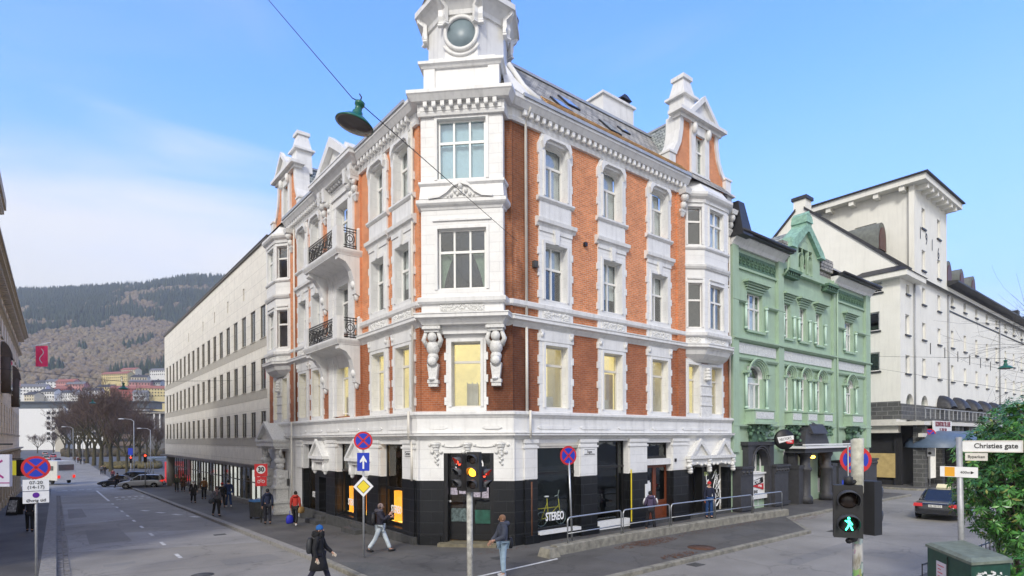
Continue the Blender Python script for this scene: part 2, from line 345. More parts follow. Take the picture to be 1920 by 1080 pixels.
# ================================================================== ground, roads, pavements
def asphalt(name, c, wet=.0, patch=.25):
    m, nd, lk, b = newmat(name); P = pos_coord(nd, lk)
    n1 = noise_n(nd, lk, P, .35, 5, .6); n2 = noise_n(nd, lk, P, 60, 2, .7); n3 = noise_n(nd, lk, P, .12, 3, .5, (1, .35, 1))
    col = mixc(nd, lk, 1, ramp(nd, lk, n1, [(.3, tuple(q * (1 - patch) for q in c)), (.7, tuple(q * (1 + patch * .5) for q in c))]), ramp(nd, lk, n2, [(.3, (.72,) * 3), (.7, (1.25,) * 3)]), 'MULTIPLY')
    # cracks and tar seams
    v = nd.new('ShaderNodeTexVoronoi'); v.feature = 'DISTANCE_TO_EDGE'; v.inputs['Scale'].default_value = .22; 
    nn = nd.new('ShaderNodeTexNoise'); nn.inputs['Scale'].default_value = .9; nn.inputs['Detail'].default_value = 4; lk.new(P, nn.inputs['Vector'])
    ad = nd.new('ShaderNodeVectorMath'); ad.operation = 'MULTIPLY_ADD'; ad.inputs[1].default_value = (1.6, 1.6, 1.6); lk.new(nn.outputs['Color'], ad.inputs[0]); lk.new(P, ad.inputs[2]); lk.new(ad.outputs[0], v.inputs['Vector'])
    col = mixc(nd, lk, 1, col, ramp(nd, lk, v.outputs['Distance'], [(0, (.72,) * 3), (.012, (1,) * 3)]), 'MULTIPLY')
    lk.new(col, b.inputs['Base Color'])
    rr_ = ramp(nd, lk, n3, [(.35, (.62 - wet,) * 3), (.65, (.85 - wet * .4,) * 3)]); lk.new(rr_, b.inputs['Roughness'])
    b.inputs['Specular IOR Level'].default_value = .3; bp = nd.new('ShaderNodeBump'); bp.inputs['Strength'].default_value = .35; bp.inputs['Distance'].default_value = .01; lk.new(n2, bp.inputs['Height']); lk.new(bp.outputs[0], b.inputs['Normal']); return m
M['asph'] = asphalt('road_asphalt', (.265, .252, .228), .0)
M['asph2'] = asphalt('pavement_asphalt', (.116, .111, .102), .0, .4)
M['asphp'] = asphalt('asphalt_patch', (.31, .30, .285), .05)
M['kerb'] = mat('granite_kerb', (.27, .26, .24), .8, var=.3, scale=7, bump=.3)
M['kerbmoss'] = mat('mossy_kerb', (.25, .235, .19), .85, var=.45, scale=4, bump=.4)
M['slab'] = brick_mat('concrete_slab', (.30, .29, .27), (.26, .255, .24), (.10, .10, .09), .7, .7, .02, .01, .8, .25)
M['cobble'] = brick_mat('cobbles', (.24, .23, .22), (.15, .145, .14), (.05, .05, .05), .16, .13, .03, .03, .75, .3)
M['marking'] = mat('road_paint', (.62, .62, .60), .6, var=.35, scale=6)
M['moss'] = mat('leaf_litter', (.10, .045, .025), .9, var=.6, scale=9)
RZ = -.13
def strip(name, m, xs, ys, z, kind='structure', t=None):
    b = MB(); vs = [(x, y, z + gz(y)) for y in ys for x in xs]; nx = len(xs)
    fs = [(j * nx + i, j * nx + i + 1, (j + 1) * nx + i + 1, (j + 1) * nx + i) for j in range(len(ys) - 1) for i in range(nx - 1)]
    b.add(vs, fs); o = b.build(name, m); o['kind'] = kind; return o
g = MB(); g.add([(-1250, -250, RZ - .02), (1250, -250, RZ - .02), (1250, 19, RZ - .02), (-1250, 19, RZ - .02), (-1250, 110, RZ - 2.295), (1250, 110, RZ - 2.295), (1250, 2550, RZ - 2.295), (-1250, 2550, RZ - 2.295)], [(0, 1, 2, 3), (3, 2, 5, 4), (4, 5, 6, 7)])
struct(g.build('ground', mat('ground', (.10, .10, .10), .9, var=.2, scale=.05)))
strip('road', M['asph'], [-60, .0, 3.4, 6.9, 60, 130], [-30, 0, 10.9, 19, 88, 110], RZ)
strip('street', M['asph'], [-1.5, 7.2], [110, 400], RZ + .004)
def slab_poly(name, m, poly, z1, z0=-.3):
    b = MB(); b.plan(poly, lambda y: gz(y) + z0, lambda y: gz(y) + z1); o = b.build(name, M[m]); o['kind'] = 'structure'; return o
# pavement in front of the corner building, split where the street starts to fall
slab_poly('pavement', 'asph2', [(7.1, 19), (7.1, 16.0), (7.15, 13.0), (7.6, 11.6), (8.8, 11.25), (25.2, 11.3), (28.5, 13.75), (46.3, 13.8), (46.3, 19)], 0)
slab_poly('pavement', 'asph2', [(7.1, 85.5), (7.1, 19), (10.7, 19), (10.7, 85.5)], 0)
for y0, y1 in ((19, 50), (50, 85.5)):
    b = MB(); 
    k = int((y1 - y0) / 1.2)
    for i in range(k):
        a = y0 + i * (y1 - y0) / k; c = a + (y1 - y0) / k - .015
        b.add([(x, y, z + gz(y)) for z in (-.3, .004 + _j.uniform(0, .01)) for y in (a, c) for x in (6.8, 7.1)], [(0, 1, 3, 2), (4, 6, 7, 5), (0, 4, 5, 1), (2, 3, 7, 6), (0, 2, 6, 4), (1, 5, 7, 3)])
    struct(b.build('kerb', M['kerb']))
def kerbline(name, pts, w, z, m, z0=-.3, side=1):
    b = MB(); b.sweep(pts, [(0, z0), (w, z0), (w, z - .02), (w - .02, z), (0, z)], side=side); return struct(b.build(name, M[m]))
kerbline('kerb', [(7.1, 19), (7.1, 16.0), (7.15, 13.0), (7.6, 11.6), (8.8, 11.25), (25.2, 11.3), (28.5, 13.75), (46.3, 13.8)], .2, .006, 'kerbmoss')
sp = MB(); sp.plan([(7.12, 16.6), (7.18, 13.2), (8.5, 12.2), (8.6, 14.3), (7.9, 17.4), (7.15, 18.0)], .001, .006); struct(sp.build('paving_slabs', M['slab']))
mk = MB(); mk.plan([(9.2, 13.45), (9.22, 13.55), (12.98, 13.9), (12.96, 13.8)], .001, .008); struct(mk.build('painted_line', M['marking']))
mh = MB(); mh.lathe((18.3, 11.9, .002), [(.5, 0), (.5, .006), (.01, .006)], 20); struct(mh.build('leaf_pile_ground', M['moss']))
# low retaining kerb wall with its rounded end
rw = MB(); pts = [(13.3, 14.35), (16.4, 14.5), (21.4, 14.45), (26, 14.3), (29.2, 14.1)]
rw.sweep(pts, [(-.18, -.1), (.18, -.1), (.16, .30), (.13, .33), (-.15, .33), (-.18, .3)], side=1)
RWL = rw.build('retaining_kerb', M['kerbmoss']); tag(RWL, 'low mossy stone kerb wall that carries the steel railing', 'low wall')
eb = MB(); eb.wbox(WF, 12.75, 13.28, 14.0, 14.6, 0, .3, .08, .06); o = eb.build('kerb_block', M['kerbmoss'], RWL)
# left side of the street
slab_poly('pavement', 'asph2', [(-.42, 19), (-.42, 8), (-9, 8), (-9, 19)], 0); slab_poly('pavement', 'asph2', [(-.42, 88), (-.42, 19), (-3.4, 19), (-3.4, 88)], 0)
b = MB()
for i in range(60):
    a = 8 + i * 1.3
    for y0, y1 in (((a, min(a + 1.285, 19)),) if a < 19 < a + 1.3 else ((a, a + 1.285),)): b.add([(x, y, z + gz(y)) for z in (-.3, .004 + _j.uniform(0, .008)) for y in (y0, y1) for x in (-.42, 0)], [(0, 1, 3, 2), (4, 6, 7, 5), (0, 4, 5, 1), (2, 3, 7, 6), (0, 2, 6, 4), (1, 5, 7, 3)])
struct(b.build('kerb', M['kerb']))
b = MB(); cr_ = random.Random(4); y = 15.
while y < 72:
    for k in range(2):
        x0 = .03 + k * .17; h = .02 + cr_.uniform(0, .02); l = cr_.uniform(.17, .24)
        b.add([(x, yy, z + gz(yy)) for z in (RZ - .02, RZ + h) for yy in (y + .02, y + l) for x in (x0 + .01, x0 + .15)], [(0, 1, 3, 2), (4, 6, 7, 5), (0, 4, 5, 1), (2, 3, 7, 6), (0, 2, 6, 4), (1, 5, 7, 3)])
    y += .25
struct(b.build('cobbled_gutter', mat('cobble_stone', (.22, .21, .20), .75, var=.4, scale=5, bump=.4)))
# right-hand (near) pavement
slab_poly('pavement', 'asph2', [(14.5, 5.6), (34, 5.2), (50, 3.5), (50, -6), (14.5, -6)], 0); kerbline('kerb', [(14.5, 5.6), (34, 5.2), (50, 3.5)], .35, .006, 'kerb', side=-1)
# pavement round the pale hotel across the side street
slab_poly('pavement', 'asph2', [(51.5, 18.9), (51.5, 14.8), (53, 13.6), (130, 13.4), (130, 18.9)], 0); kerbline('kerb', [(51.5, 18.9), (51.5, 14.8), (53, 13.6), (130, 13.4)], .3, .006, 'kerbmoss')
# road markings
b = MB()
def dash(x0, y0, x1, y1, w):
    d = Vector((x1 - x0, y1 - y0)).normalized(); nrm = Vector((-d.y, d.x)) * w / 2
    def zz(y): return gz(y) + RZ + .005
    pts = [(x0 + nrm.x, y0 + nrm.y), (x1 + nrm.x, y1 + nrm.y), (x1 - nrm.x, y1 - nrm.y), (x0 - nrm.x, y0 - nrm.y)]; b.add([(x, y, zz(y)) for x, y in pts], [(0, 1, 2, 3)])
dash(3.55, 79, 3.5, 59, .16)
for y in (55.5, 51.5, 47.5, 43.5, 39.8, 36, 32.2, 28.5, 24.6): dash(3.5, y, 3.5, y - 1.1, .13)
for i in range(9): dash(.6 + .75 * i, 83.5, 1.05 + .75 * i, 83.5, .5)
for i in range(5): dash(4.1 + .55 * i, 60.2, 4.4 + .55 * i, 60.2, .5); dash(4.2 + .5 * i, 63.5, 4.45 + .5 * i, 63.5, 1.0)
for x, y in ((4.6, 46.5), (5.2, 44.0), (5.8, 41.6), (6.4, 39.2)): dash(x, y, x + .28, y - .9, .3)
dash(6.1, 16.7, 5.7, 14.4, .5); dash(5.0, 16.3, 4.6, 14.0, .5); dash(3.9, 15.9, 3.5, 13.6, .5)
struct(b.build('road_markings', M['marking'], recalc=False))
b = MB(); 
for poly in ([(.4, 38.0), (3.45, 40.3), (6.7, 25.6), (6.7, 34), (5.2, 45), (3.3, 60), (.4, 62)],):
    b.add([(x, y, gz(y) + RZ + .0025) for x, y in [(.4, 39.5), (3.6, 40.5), (3.5, 56), (.4, 58)]], [(0, 1, 2, 3)])
    b.add([(x, y, gz(y) + RZ + .0025) for x, y in [(.4, 28.2), (3.9, 26.3), (6.7, 25.2), (6.7, 31), (3.6, 33.0), (.4, 34.5)]], [(0, 1, 2, 3, 4, 5)])
struct(b.build('road_patch', M['asphp']))
b = MB(); b.lathe((3.5, 19.6, gz(19.6) + RZ + .003), [(.32, 0), (.32, .008), (.01, .008)], 20); struct(b.build('manhole_cover', M['plinth']))

# repairs, drains and worn tracks
b = MB(); rp2 = random.Random(5)
for x0, x1, y0, y1 in ((1.1, 2.6, 30, 36), (4.4, 6.2, 20.5, 22), (.6, 1.5, 44, 52), (4.2, 6.5, 66, 70), (18.5, 24, 8.6, 9.3), (28, 31, 9.8, 10.6), (22, 23.4, 6.9, 8.2), (36, 44, 8.0, 8.8), (1.2, 2.2, 17, 24)):
    b.add([(x, y, gz(y) + RZ + .0035) for x, y in ((x0, y0), (x1, y0 + .1), (x1 - .05, y1), (x0 + .04, y1 - .05))], [(0, 1, 2, 3)])
struct(b.build('road_repair', asphalt('dark_repair', (.225, .218, .205), 0, .2), recalc=False))
b = MB()
for x0, x1, y0, y1 in ((8.4, 9.4, 20.5, 24), (14.0, 15.5, 12.0, 13.3), (20.5, 23.5, 12.1, 13.0), (7.6, 8.5, 33, 40), (16.5, 20, 15.2, 15.9)):
    b.add([(x, y, gz(y) + .004) for x, y in ((x0, y0), (x1, y0 + .1), (x1 - .05, y1), (x0 + .04, y1 - .05))], [(0, 1, 2, 3)])
struct(b.build('pavement_repair', asphalt('light_repair', (.115, .112, .107), 0, .2), recalc=False))
for i, (x, y, z) in enumerate(((16.2, 10.75, RZ), (26.5, 10.7, RZ), (5.9, 29, RZ), (11.6, 15.2, .0))):
    b = MB(); zz = z + gz(y); b.box(WF, x - .25, x + .25, y - .2, y + .2, zz - .02, zz + .008)
    for k in range(5): b.box(WF, x - .22 + .1 * k, x - .17 + .1 * k, y - .17, y + .17, zz + .008, zz + .016)
    struct(b.build('drain_cover', M['plinth']))
# ================================================================== the corner building
r2 = 2 ** .5
def cpt(c, D): return ((D + c) / r2, (D - c) / r2)
BL = [(10.75, 37.6), (10.15, 36.7), (10.15, 34.9), (10.75, 34.1)]
BC = [cpt(-5.66, 21.1), cpt(-5.60, 20.6), cpt(-2.62, 20.6), cpt(-2.55, 21.1)]
BR = [(24.1, 16.6), (25.0, 16.0), (27.1, 16.0), (28.0, 16.6)]
CL, CR = (10.75, 19.05), (13.3, 16.6)
HB = empty('corner_building', (13, 19, 0), 'four-storey brick and white corner building with a white clock-like corner turret and black painted shopfronts', 'building')
def cut_wall(mb, fr, u0, u1, z0, z1, n0, n1, holes):
    us = sorted({u0, u1} | {q for h in holes for q in h[:2] if u0 < q < u1}); zs = sorted({z0, z1} | {q for h in holes for q in h[2:4] if z0 < q < z1})
    for i in range(len(us) - 1):
        run = None
        for k in range(len(zs) - 1):
            um = (us[i] + us[i + 1]) / 2; zm = (zs[k] + zs[k + 1]) / 2
            solid = not any(h[0] < um < h[1] and h[2] < zm < h[3] for h in holes)
            if solid: run = (run[0], zs[k + 1]) if run else (zs[k], zs[k + 1])
            if run and (not solid or k == len(zs) - 2): mb.box(fr, us[i], us[i + 1], n0, n1, *run); run = None
def window(par, fr, u0, u1, z0, z1, n=-.24, tr=.64, mul=1, arch=0, fm='frame', gm='glass', curtain=None, ft=.055, name='window', bars=(), label=None, copy_only=False):
    f = MB(); d = .07
    f.box(fr, u0, u0 + ft, n - d, n, z0, z1); f.box(fr, u1 - ft, u1, n - d, n, z0, z1)
    f.box(fr, u0 + ft, u1 - ft, n - d, n, z0, z0 + ft); f.box(fr, u0 + ft, u1 - ft, n - d, n, z1 - ft, z1)
    zt = z0 + (z1 - z0) * tr
    if tr: f.box(fr, u0 + ft, u1 - ft, n - d, n + .02, zt - .045, zt + .045)
    for i in range(mul):
        uc = u0 + (u1 - u0) * (i + 1) / (mul + 1); ztop = z1 if (arch == 0) else zt
        f.box(fr, uc - .035, uc + .035, n - d, n + .012, z0 + ft, ztop - ft)
    for q in bars: f.box(fr, u0 + ft, u1 - ft, n - d, n + .004, z0 + (z1 - z0) * q - .015, z0 + (z1 - z0) * q + .015)
    if arch:
        uc = (u0 + u1) / 2; w = (u1 - u0) / 2
        for sgn in (-1, 1):
            pts = [(uc + sgn * w, z1)] + [(uc + sgn * w * math.sin(a), z1 - arch * (1 - math.cos(a)) ) for a in [i * math.pi / 2 / 7 for i in range(7, -1, -1)]]
            f.prism(fr, pts, n - d, n + .17)
    w_ = f.build(name, M[fm], par)
    if label: w_['label'] = label
    MB().box(fr, u0 + ft * .5, u1 - ft * .5, n - .045, n - .035, z0 + ft * .5, z1 - ft * .5).build('pane', M[gm], w_)
    if curtain:
        c = MB(); k = 14; za, zb = curtain[1], curtain[2]; side = curtain[3] if len(curtain) > 3 else 0
        ua, ub = (u0, u1)
        vs = [fr.p(ua + (ub - ua) * i / k, n - .17 - .03 * (i % 2), z) for z in (z0 + (z1 - z0) * za, z0 + (z1 - z0) * zb) for i in range(k + 1)]
        c.smooth = True; c.add(vs, [(i, i + 1, k + 2 + i, k + 1 + i) for i in range(k)]); c.build('curtain', M[curtain[0]], w_)
    return w_
def quoin_surround(par, fr, o, zb, zt, wu=.28, proud=.06, head=.33, arch=0, teeth=True, skirt=None, key=True, dn=-.3):
    u0, u1, z0, z1 = o; m = MB()
    # jambs
    m.box(fr, u0 - wu, u0, dn, proud, zb, zt); m.box(fr, u1, u1 + wu, dn, proud, zb, zt)
    m.box(fr, u0, u1, dn, proud, z1, zt)
    if zb < z0: m.box(fr, u0, u1, dn, proud, zb, z0)
    if teeth:
        z = zb + .25; k = 0
        while z < zt - .3:
            if k % 2 == 0:
                m.box(fr, u0 - wu - .07, u0 - wu + .05, -.02, proud + .012, z, z + .28); m.box(fr, u1 + wu - .05, u1 + wu + .07, -.02, proud + .012, z, z + .28)
            z += .42; k += 1
    o_ = m.build('window_surround', M['wblock'], par)
    t = MB()
    t.box(fr, u0 - .09, u0 + .005, 0, proud + .05, z0, z1 + .07); t.box(fr, u1 - .005, u1 + .09, 0, proud + .05, z0, z1 + .07); t.box(fr, u0 - .09, u1 + .09, 0, proud + .05, z1 + .01, z1 + .12)
    if key: t.prism(fr, [(-.09 + (u0 + u1) / 2, z1 + .02), (.09 + (u0 + u1) / 2, z1 + .02), (.14 + (u0 + u1) / 2, zt - .03), (-.14 + (u0 + u1) / 2, zt - .03)], 0, proud + .11)
    t.build('architrave', M['white'], o_)
    return o_
def corn(z0, z1, p, p0=0):      # moulded cornice profile from z0 to z1 with projection p
    h = z1 - z0
    return [(-.3, z0), (p0 + .02, z0), (p0 + .05, z0 + .12 * h), (p * .45, z0 + .35 * h), (p * .5, z0 + .42 * h), (p * .9, z0 + .55 * h), (p * .9, z0 + .8 * h), (p, z0 + .86 * h), (p, z1 - .02), (-.3, z1)]
def relief(par, fr, u0, u1, z0, z1, n, seed=1, dens=70, name='relief_panel', m='orn'):
    r = random.Random(seed); b = MB(); b.box(fr, u0, u1, n - .03, n, z0, z1)
    uc = (u0 + u1) / 2; a = (u1 - u0) * (z1 - z0)
    for _ in range(int(dens * a)):
        u = r.uniform(0, (u1 - u0) / 2 - .03); z = r.uniform(z0 + .03, z1 - .03); s = r.uniform(.02, .045)
        for sg in (-1, 1): b.ball(fr.p(uc + sg * u, n, z), (s, s, s * 1.2), 6, 4)
    # scrolls
    w = u1 - u0; hh = (z1 - z0)
    for sg in (-1, 1):
        pts = [fr.p(uc + sg * (.06 * w + w * .38 * t), n + .01, (z0 + z1) / 2 + math.sin(t * 9) * hh * .28) for t in [i / 18 for i in range(19)]]
        b.tube(pts, .018, 5)
    return b.build(name, M[m], par)

WR = [(14.9, 16.1), (18.22, 19.42), (21.5, 22.7)]
WL = [(19.62, 20.82), (21.8, 23.0), (29.12, 30.32), (31.22, 32.42)]
RIS = (25.5, 26.9)      # balcony doors
Z1, Z2, Z3 = (5.2, 7.62), (9.42, 11.6), (13.5, 15.55)
FL = [Z1, Z2, Z3]
# --- brick walls
hb = MB()
hr = [(a - .1, b + .1, z0 - .1, z1 + .1) for a, b in WR for z0, z1 in FL] + [(24.25, 25.4, 5.1, 7.72), (26.25, 27.4, 5.1, 7.72), (24.5, 27.7, 9.2, 11.9), (24.5, 27.7, 13.3, 15.6)]
hl = [(a - .1, b + .1, z0 - .1, z1 + .1) for a, b in WL for z0, z1 in FL] + [(RIS[0] - .1, RIS[1] + .1, 5.1, 7.72), (RIS[0] - .1, RIS[1] + .1, 8.65, 11.4), (RIS[0] - .1, RIS[1] + .1, 12.65, 15.3)] + [(34.4, 35.5, 5.1, 7.72), (36.1, 37.2, 5.1, 7.72), (34.5, 37.2, 9.2, 11.9), (34.5, 37.2, 13.3, 15.6)]
cut_wall(hb, RF, 13.25, 28.15, 4.9, 16.3, -.32, 0, hr)
cut_wall(hb, LF, 19.0, 38.3, 4.9, 16.3, -.32, 0, hl)
cut_wall(hb, CF, -5.9, -2.3, 4.9, 16.3, -.32, 0, [(-4.72, -3.4, 5.1, 7.72), (-5.1, -3.1, 9.0, 12.0), (-5.1, -3.1, 13.2, 15.9)])
hb.box(RF, 23.5, 24.08, 0, .12, 5.0, 15.9); hb.box(LF, 33.15, 33.75, 0, .12, 5.0, 15.9)
hb.box(LF, 24.15, 24.75, 0, .10, 5.0, 15.9); hb.box(LF, 27.7, 28.35, 0, .10, 5.0, 15.9)
hb.build('brick_wall', M['brick'], HB)
# end/party walls and back, closing the body
pb = MB(); pb.box(WF, 27.75, 28.15, 16.95, 27, -.2, 16.6); pb.box(WF, 11.1, 27.7, 37.9, 38.28, -1, 16.6); pb.box(WF, 27.0, 27.4, 27, 38, -1, 16.6)
pb.split('party_wall', M['cream'], HB)
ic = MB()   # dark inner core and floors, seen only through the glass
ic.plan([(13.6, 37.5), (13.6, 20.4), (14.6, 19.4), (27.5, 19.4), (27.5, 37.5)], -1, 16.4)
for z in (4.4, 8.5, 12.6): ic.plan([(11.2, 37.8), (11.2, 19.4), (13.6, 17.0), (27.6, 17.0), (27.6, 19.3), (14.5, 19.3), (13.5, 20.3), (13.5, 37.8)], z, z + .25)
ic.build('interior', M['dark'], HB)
ry = MB(); ry.m = 0
ry.plan([(12.65, 37.6), (12.65, 19.9), (14.2, 18.35), (27.5, 18.35), (27.5, 18.5), (14.3, 18.5), (12.8, 20.0), (12.8, 37.6)], 4.9, 8.1)
ry.plan([(11.3, 37.6), (11.3, 19.4), (13.6, 17.1), (27.5, 17.1), (27.5, 18.3), (14.2, 18.3), (12.6, 19.9), (12.6, 37.6)], 7.95, 8.05)
ry.m = 1
for x in (15.0, 18.5, 21.9, 24.6): ry.box(WF, x - .35, x + .35, 17.45, 17.65, 7.86, 7.93)
for y in (20.5, 22.7, 26.5): ry.box(WF, 11.75, 11.95, y - .35, y + .35, 7.86, 7.93)
ry.box(CF, -4.9, -4.4, -1.2, -.95, 7.86, 7.93); ry.box(CF, -3.75, -3.2, -.9, -.7, 7.86, 7.93)
ry.build('lit_room', [M['yellow_room'], M['ceil_lamp']], HB, label='yellow lit office rooms behind the first floor windows')
fur = MB(); fr_c = random.Random(4)
for x in (15.5, 17.0, 18.9, 20.2, 22.3, 24.3, 26.0): fur.box(WF, x, x + fr_c.uniform(.5, .9), 18.2, 18.33, 5.0, fr_c.choice((6.9, 6.3, 7.0)))
for y in (20.6, 22.4, 24.0, 26.3, 29.5, 31.6): fur.box(WF, 12.5, 12.64, y, y + .7, 5.0, fr_c.choice((6.9, 6.3)))
for x in (16.6, 20.9, 23.3): fur.box(WF, x, x + .12, 17.2, 18.3, 5.0, 7.9)
for x in (15.2, 18.6): fur.box(WF, x, x + .8, 17.3, 17.7, 5.0, 5.7)
fur.box(CF, -4.3, -3.9, -1.9, -1.5, 5.1, 6.2); fur.box(CF, -3.75, -3.5, -1.9, -1.3, 5.1, 6.25)
for c in (-4.3, -4.1, -3.9): fur.box(CF, c - .02, c + .02, -1.48, -1.46, 5.1, 6.25)
fur.split('room_partition', M['cream'], HB)

# --- windows
rr = random.Random(11)
for fr, WW in ((RF, WR), (LF, WL)):
    for i, (a, b) in enumerate(WW):
        far_dark = (fr is LF and i >= 2)
        window(HB, fr, a, b, *Z1, tr=.70, mul=0, ft=.05, fm='cream')
        quoin_surround(HB, fr, (a, b, *Z1), 5.02, 8.16, key=False)
        hd = MB(); hd.box(fr, a - .33, b + .33, 0, .10, 7.78, 8.0); hd.box(fr, a - .29, b + .29, 0, .09, 8.0, 8.2)
        for q in (a - .2, b + .2): hd.ball(fr.p(q, .1, 8.02), (.09, .09, .12), 8, 6); hd.box(fr, q - .08, q + .08, 0, .16, 8.08, 8.2)
        hd.build('window_head', M['white'], HB)
        window(HB, fr, a, b, *Z2, tr=.60, curtain=('curtain', .6, 1.0) if (i + (fr is LF)) % 2 == 0 else ('curtain', .3, 1))
        quoin_surround(HB, fr, (a, b, *Z2), 9.2, 12.22, key=True)
        window(HB, fr, a, b, *Z3, tr=.62, arch=.22, curtain=('curtain', 0, 1))
        # arched-shouldered surround of the top window
        s = MB(); p = .09
        s.box(fr, a - .27, a, -.3, p, 13.35, 15.0); s.box(fr, b, b + .27, -.3, p, 13.35, 15.0)
        for e, sg in ((a, -1), (b, 1)):
            s.prism(fr, [(e, 15.0), (e + sg * .27, 15.0), (e + sg * .33, 15.06), (e + sg * .33, 15.42), (e + sg * .22, 15.62), (e + sg * .15, 15.86), (e, 15.86)], -.3, p)
            s.box(fr, min(e, e + sg * .33), max(e, e + sg * .33), 0, p - .01, 13.9, 14.2)
        s.box(fr, a, b, -.3, p, 15.55, 15.86)
        so = s.build('window_surround', M['wblock'], HB)
        t = MB()
        t.box(fr, a - .07, a + .004, 0, p + .05, 13.45, 15.2); t.box(fr, b - .004, b + .07, 0, p + .05, 13.45, 15.2)
        t.prism(fr, [(a - .12, 15.25), (a, 15.52), (a + .2, 15.66), (b - .2, 15.66), (b, 15.52), (b + .12, 15.25), (b + .2, 15.5), (b + .1, 15.76), (a - .1, 15.76), (a - .2, 15.5)], 0, p + .12)
        t.build('architrave', M['white'], so)
        ap = MB(); ap.box(fr, a - .25, b + .25, -.1, .07, 12.5, 13.25)
        ap.sweep([fr.p(a - .38, 0, 0)[:2], fr.p(b + .38, 0, 0)[:2]], [(0, 13.2), (.1, 13.22), (.17, 13.3), (.17, 13.37), (0, 13.4)], side=1 if fr is RF else -1)
        ap.build('window_sill', M['white'], HB)
        hd = MB(); hd.sweep([fr.p(a - .44, 0, 0)[:2], fr.p(b + .44, 0, 0)[:2]], [(0, 12.2), (.1, 12.22), (.14, 12.32), (.22, 12.36), (.24, 12.5), (.12, 12.56), (0, 12.58)], side=1 if fr is RF else -1)
        hd.box(fr, a - .29, b + .29, 0, .10, 12.05, 12.22); hd.build('window_hood', M['white'], HB)
        relief(HB, fr, a - .12, b + .12, 8.66, 8.94, .105, seed=i, dens=110)
        q = MB(); q.box(fr, a - .32, b + .32, 0, .075, 8.6, 9.22); q.build('apron', M['white'], HB)
# white string courses and cornices
ALL = BL + [CL] + BC + [CR] + BR
ST = [(10.75, 38.3)] + BL[:] + [CL] + BC + [CR] + BR + [(28.2, 16.6)]
m = MB(); m.sweep(ST, corn(8.2, 8.62, .30)); m.sweep(ST, [(-.2, 8.96), (.1, 8.96), (.16, 9.02), (.17, 9.16), (.10, 9.2), (-.2, 9.22)])
m.build('string_course', M['white'], HB)
WP = [(10.75, 38.3), CL, CR, (28.2, 16.6)]
m = MB(); m.sweep(WP, corn(3.96, 4.24, .34, .06)); m.sweep(WP, [(-.3, 4.2), (.13, 4.2), (.13, 4.8), (-.3, 4.8)])
m.sweep(WP, [(-.3, 4.78), (.15, 4.78), (.2, 4.86), (.26, 4.9), (.26, 4.98), (.1, 5.03), (-.3, 5.03)])
for fr, ra in ((RF, [(14.4 + 2.33 * i, 16.2 + 2.33 * i) for i in range(6)]), (LF, [(19.6 + 2.3 * i, 21.4 + 2.3 * i) for i in range(8)]), (CF, [(-5.5, -4.75), (-3.45, -2.7)])):
    for a, b in ra:
        if b < 38: m.prism(fr, [(a, 4.42), (a + .12, 4.36), (b - .12, 4.36), (b, 4.42), (b - .12, 4.48), (a + .12, 4.48)], .12, .165)
m.build('belt_cornice', M['white'], HB)
m = MB(); MC = [(10.75, 33.95), CL] + BC + [CR, (24.05, 16.6)]
m.sweep(MC, [(-.3, 15.84), (.12, 15.84), (.15, 15.95), (.13, 16.02), (.16, 16.3), (-.3, 16.3)])
m.sweep(MC, [(-.3, 16.28), (.34, 16.28), (.38, 16.34), (.46, 16.46), (.5, 16.5), (.5, 16.62), (-.3, 16.7)])
def dentils(fr, u0, u1, n, z0=16.03, z1=16.28, st=.31):
    k = int((u1 - u0) / st)
    for i in range(k):
        u = u0 + (i + .5) * (u1 - u0) / k
        m.box(fr, u - .07, u + .07, n - .02, n + .17, z0 + .06, z1); m.ball(fr.p(u, n + .13, z0 + .07), (.075, .075, .075), 8, 5)
dentils(RF, 13.6, 24.0, .15); dentils(LF, 19.3, 33.9, .15); dentils(CF, -5.55, -2.67, .65)
m.box(CF, -5.62, -2.6, .3, .66, 16.0, 16.3)
m.build('main_cornice', M['white'], HB)
m = MB()
m.box(RF, 13.5, 24.0, .47, .56, 16.6, 16.72); m.box(LF, 19.2, 33.9, .47, .56, 16.6, 16.72); m.split('gutter', M['zinc'], HB)

# --- ground floor shell
GR = [(14.43, 16.72, .35, 3.82), (17.75, 19.82, .25, 3.88), (21.07, 22.97, 0, 3.78), (24.25, 25.45, 0, 2.66), (26.12, 27.9, 0, 2.66)]
GL = [(20.2, 22.25, .45, 3.79), (23.55, 24.6, -.3, 2.7), (25.0, 27.03, .4, 3.79), (28.28, 29.4, -.4, 2.06), (29.96, 31.75, .1, 3.74), (35.0, 36.9, -.6, 3.3)]
GC = [(-4.93, -3.03, 0.08, 3.46)]
for z0, z1, mt, nm in ((-.9, 2.42, 'black', 'black_base'), (2.42, 4.0, 'wblock', 'white_piers')):
    m = MB(); cut_wall(m, RF, 13.2, 28.18, max(z0, -.3), z1, -.35, .07 if z0 > 0 else .085, GR)
    cut_wall(m, LF, 19.0, 32.0 if z0 < 0 else 38.3, z0, z1, -.35, .07 if z0 > 0 else .085, GL)
    cut_wall(m, CF, -5.95, -2.25, max(z0, -.3), z1, -.35, .07 if z0 > 0 else .085, GC)
    m.build(nm, M[mt], HB)
m = MB(); cut_wall(m, LF, 32.0, 38.3, -.9, 2.42, -.35, .07, GL); m.build('white_base', M['wblock'], HB)
m = MB()
for fr, pairs in ((RF, [(13.75, 14.43), (16.72, 17.75), (19.82, 21.07), (22.97, 24.25)]), (LF, [(19.2, 20.2), (22.25, 23.5), (27.03, 28.28), (31.9, 32.9)])):
    for a, b in pairs:
        m.box(fr, a + .03, b - .03, .05, .14, 2.45, 3.9); m.box(fr, a - .03, b + .03, .05, .17, 3.62, 3.7); m.box(fr, a - .02, b + .02, .05, .19, 3.82, 3.97)
m.split('pilasters', M['wblock'], HB)
m = MB()
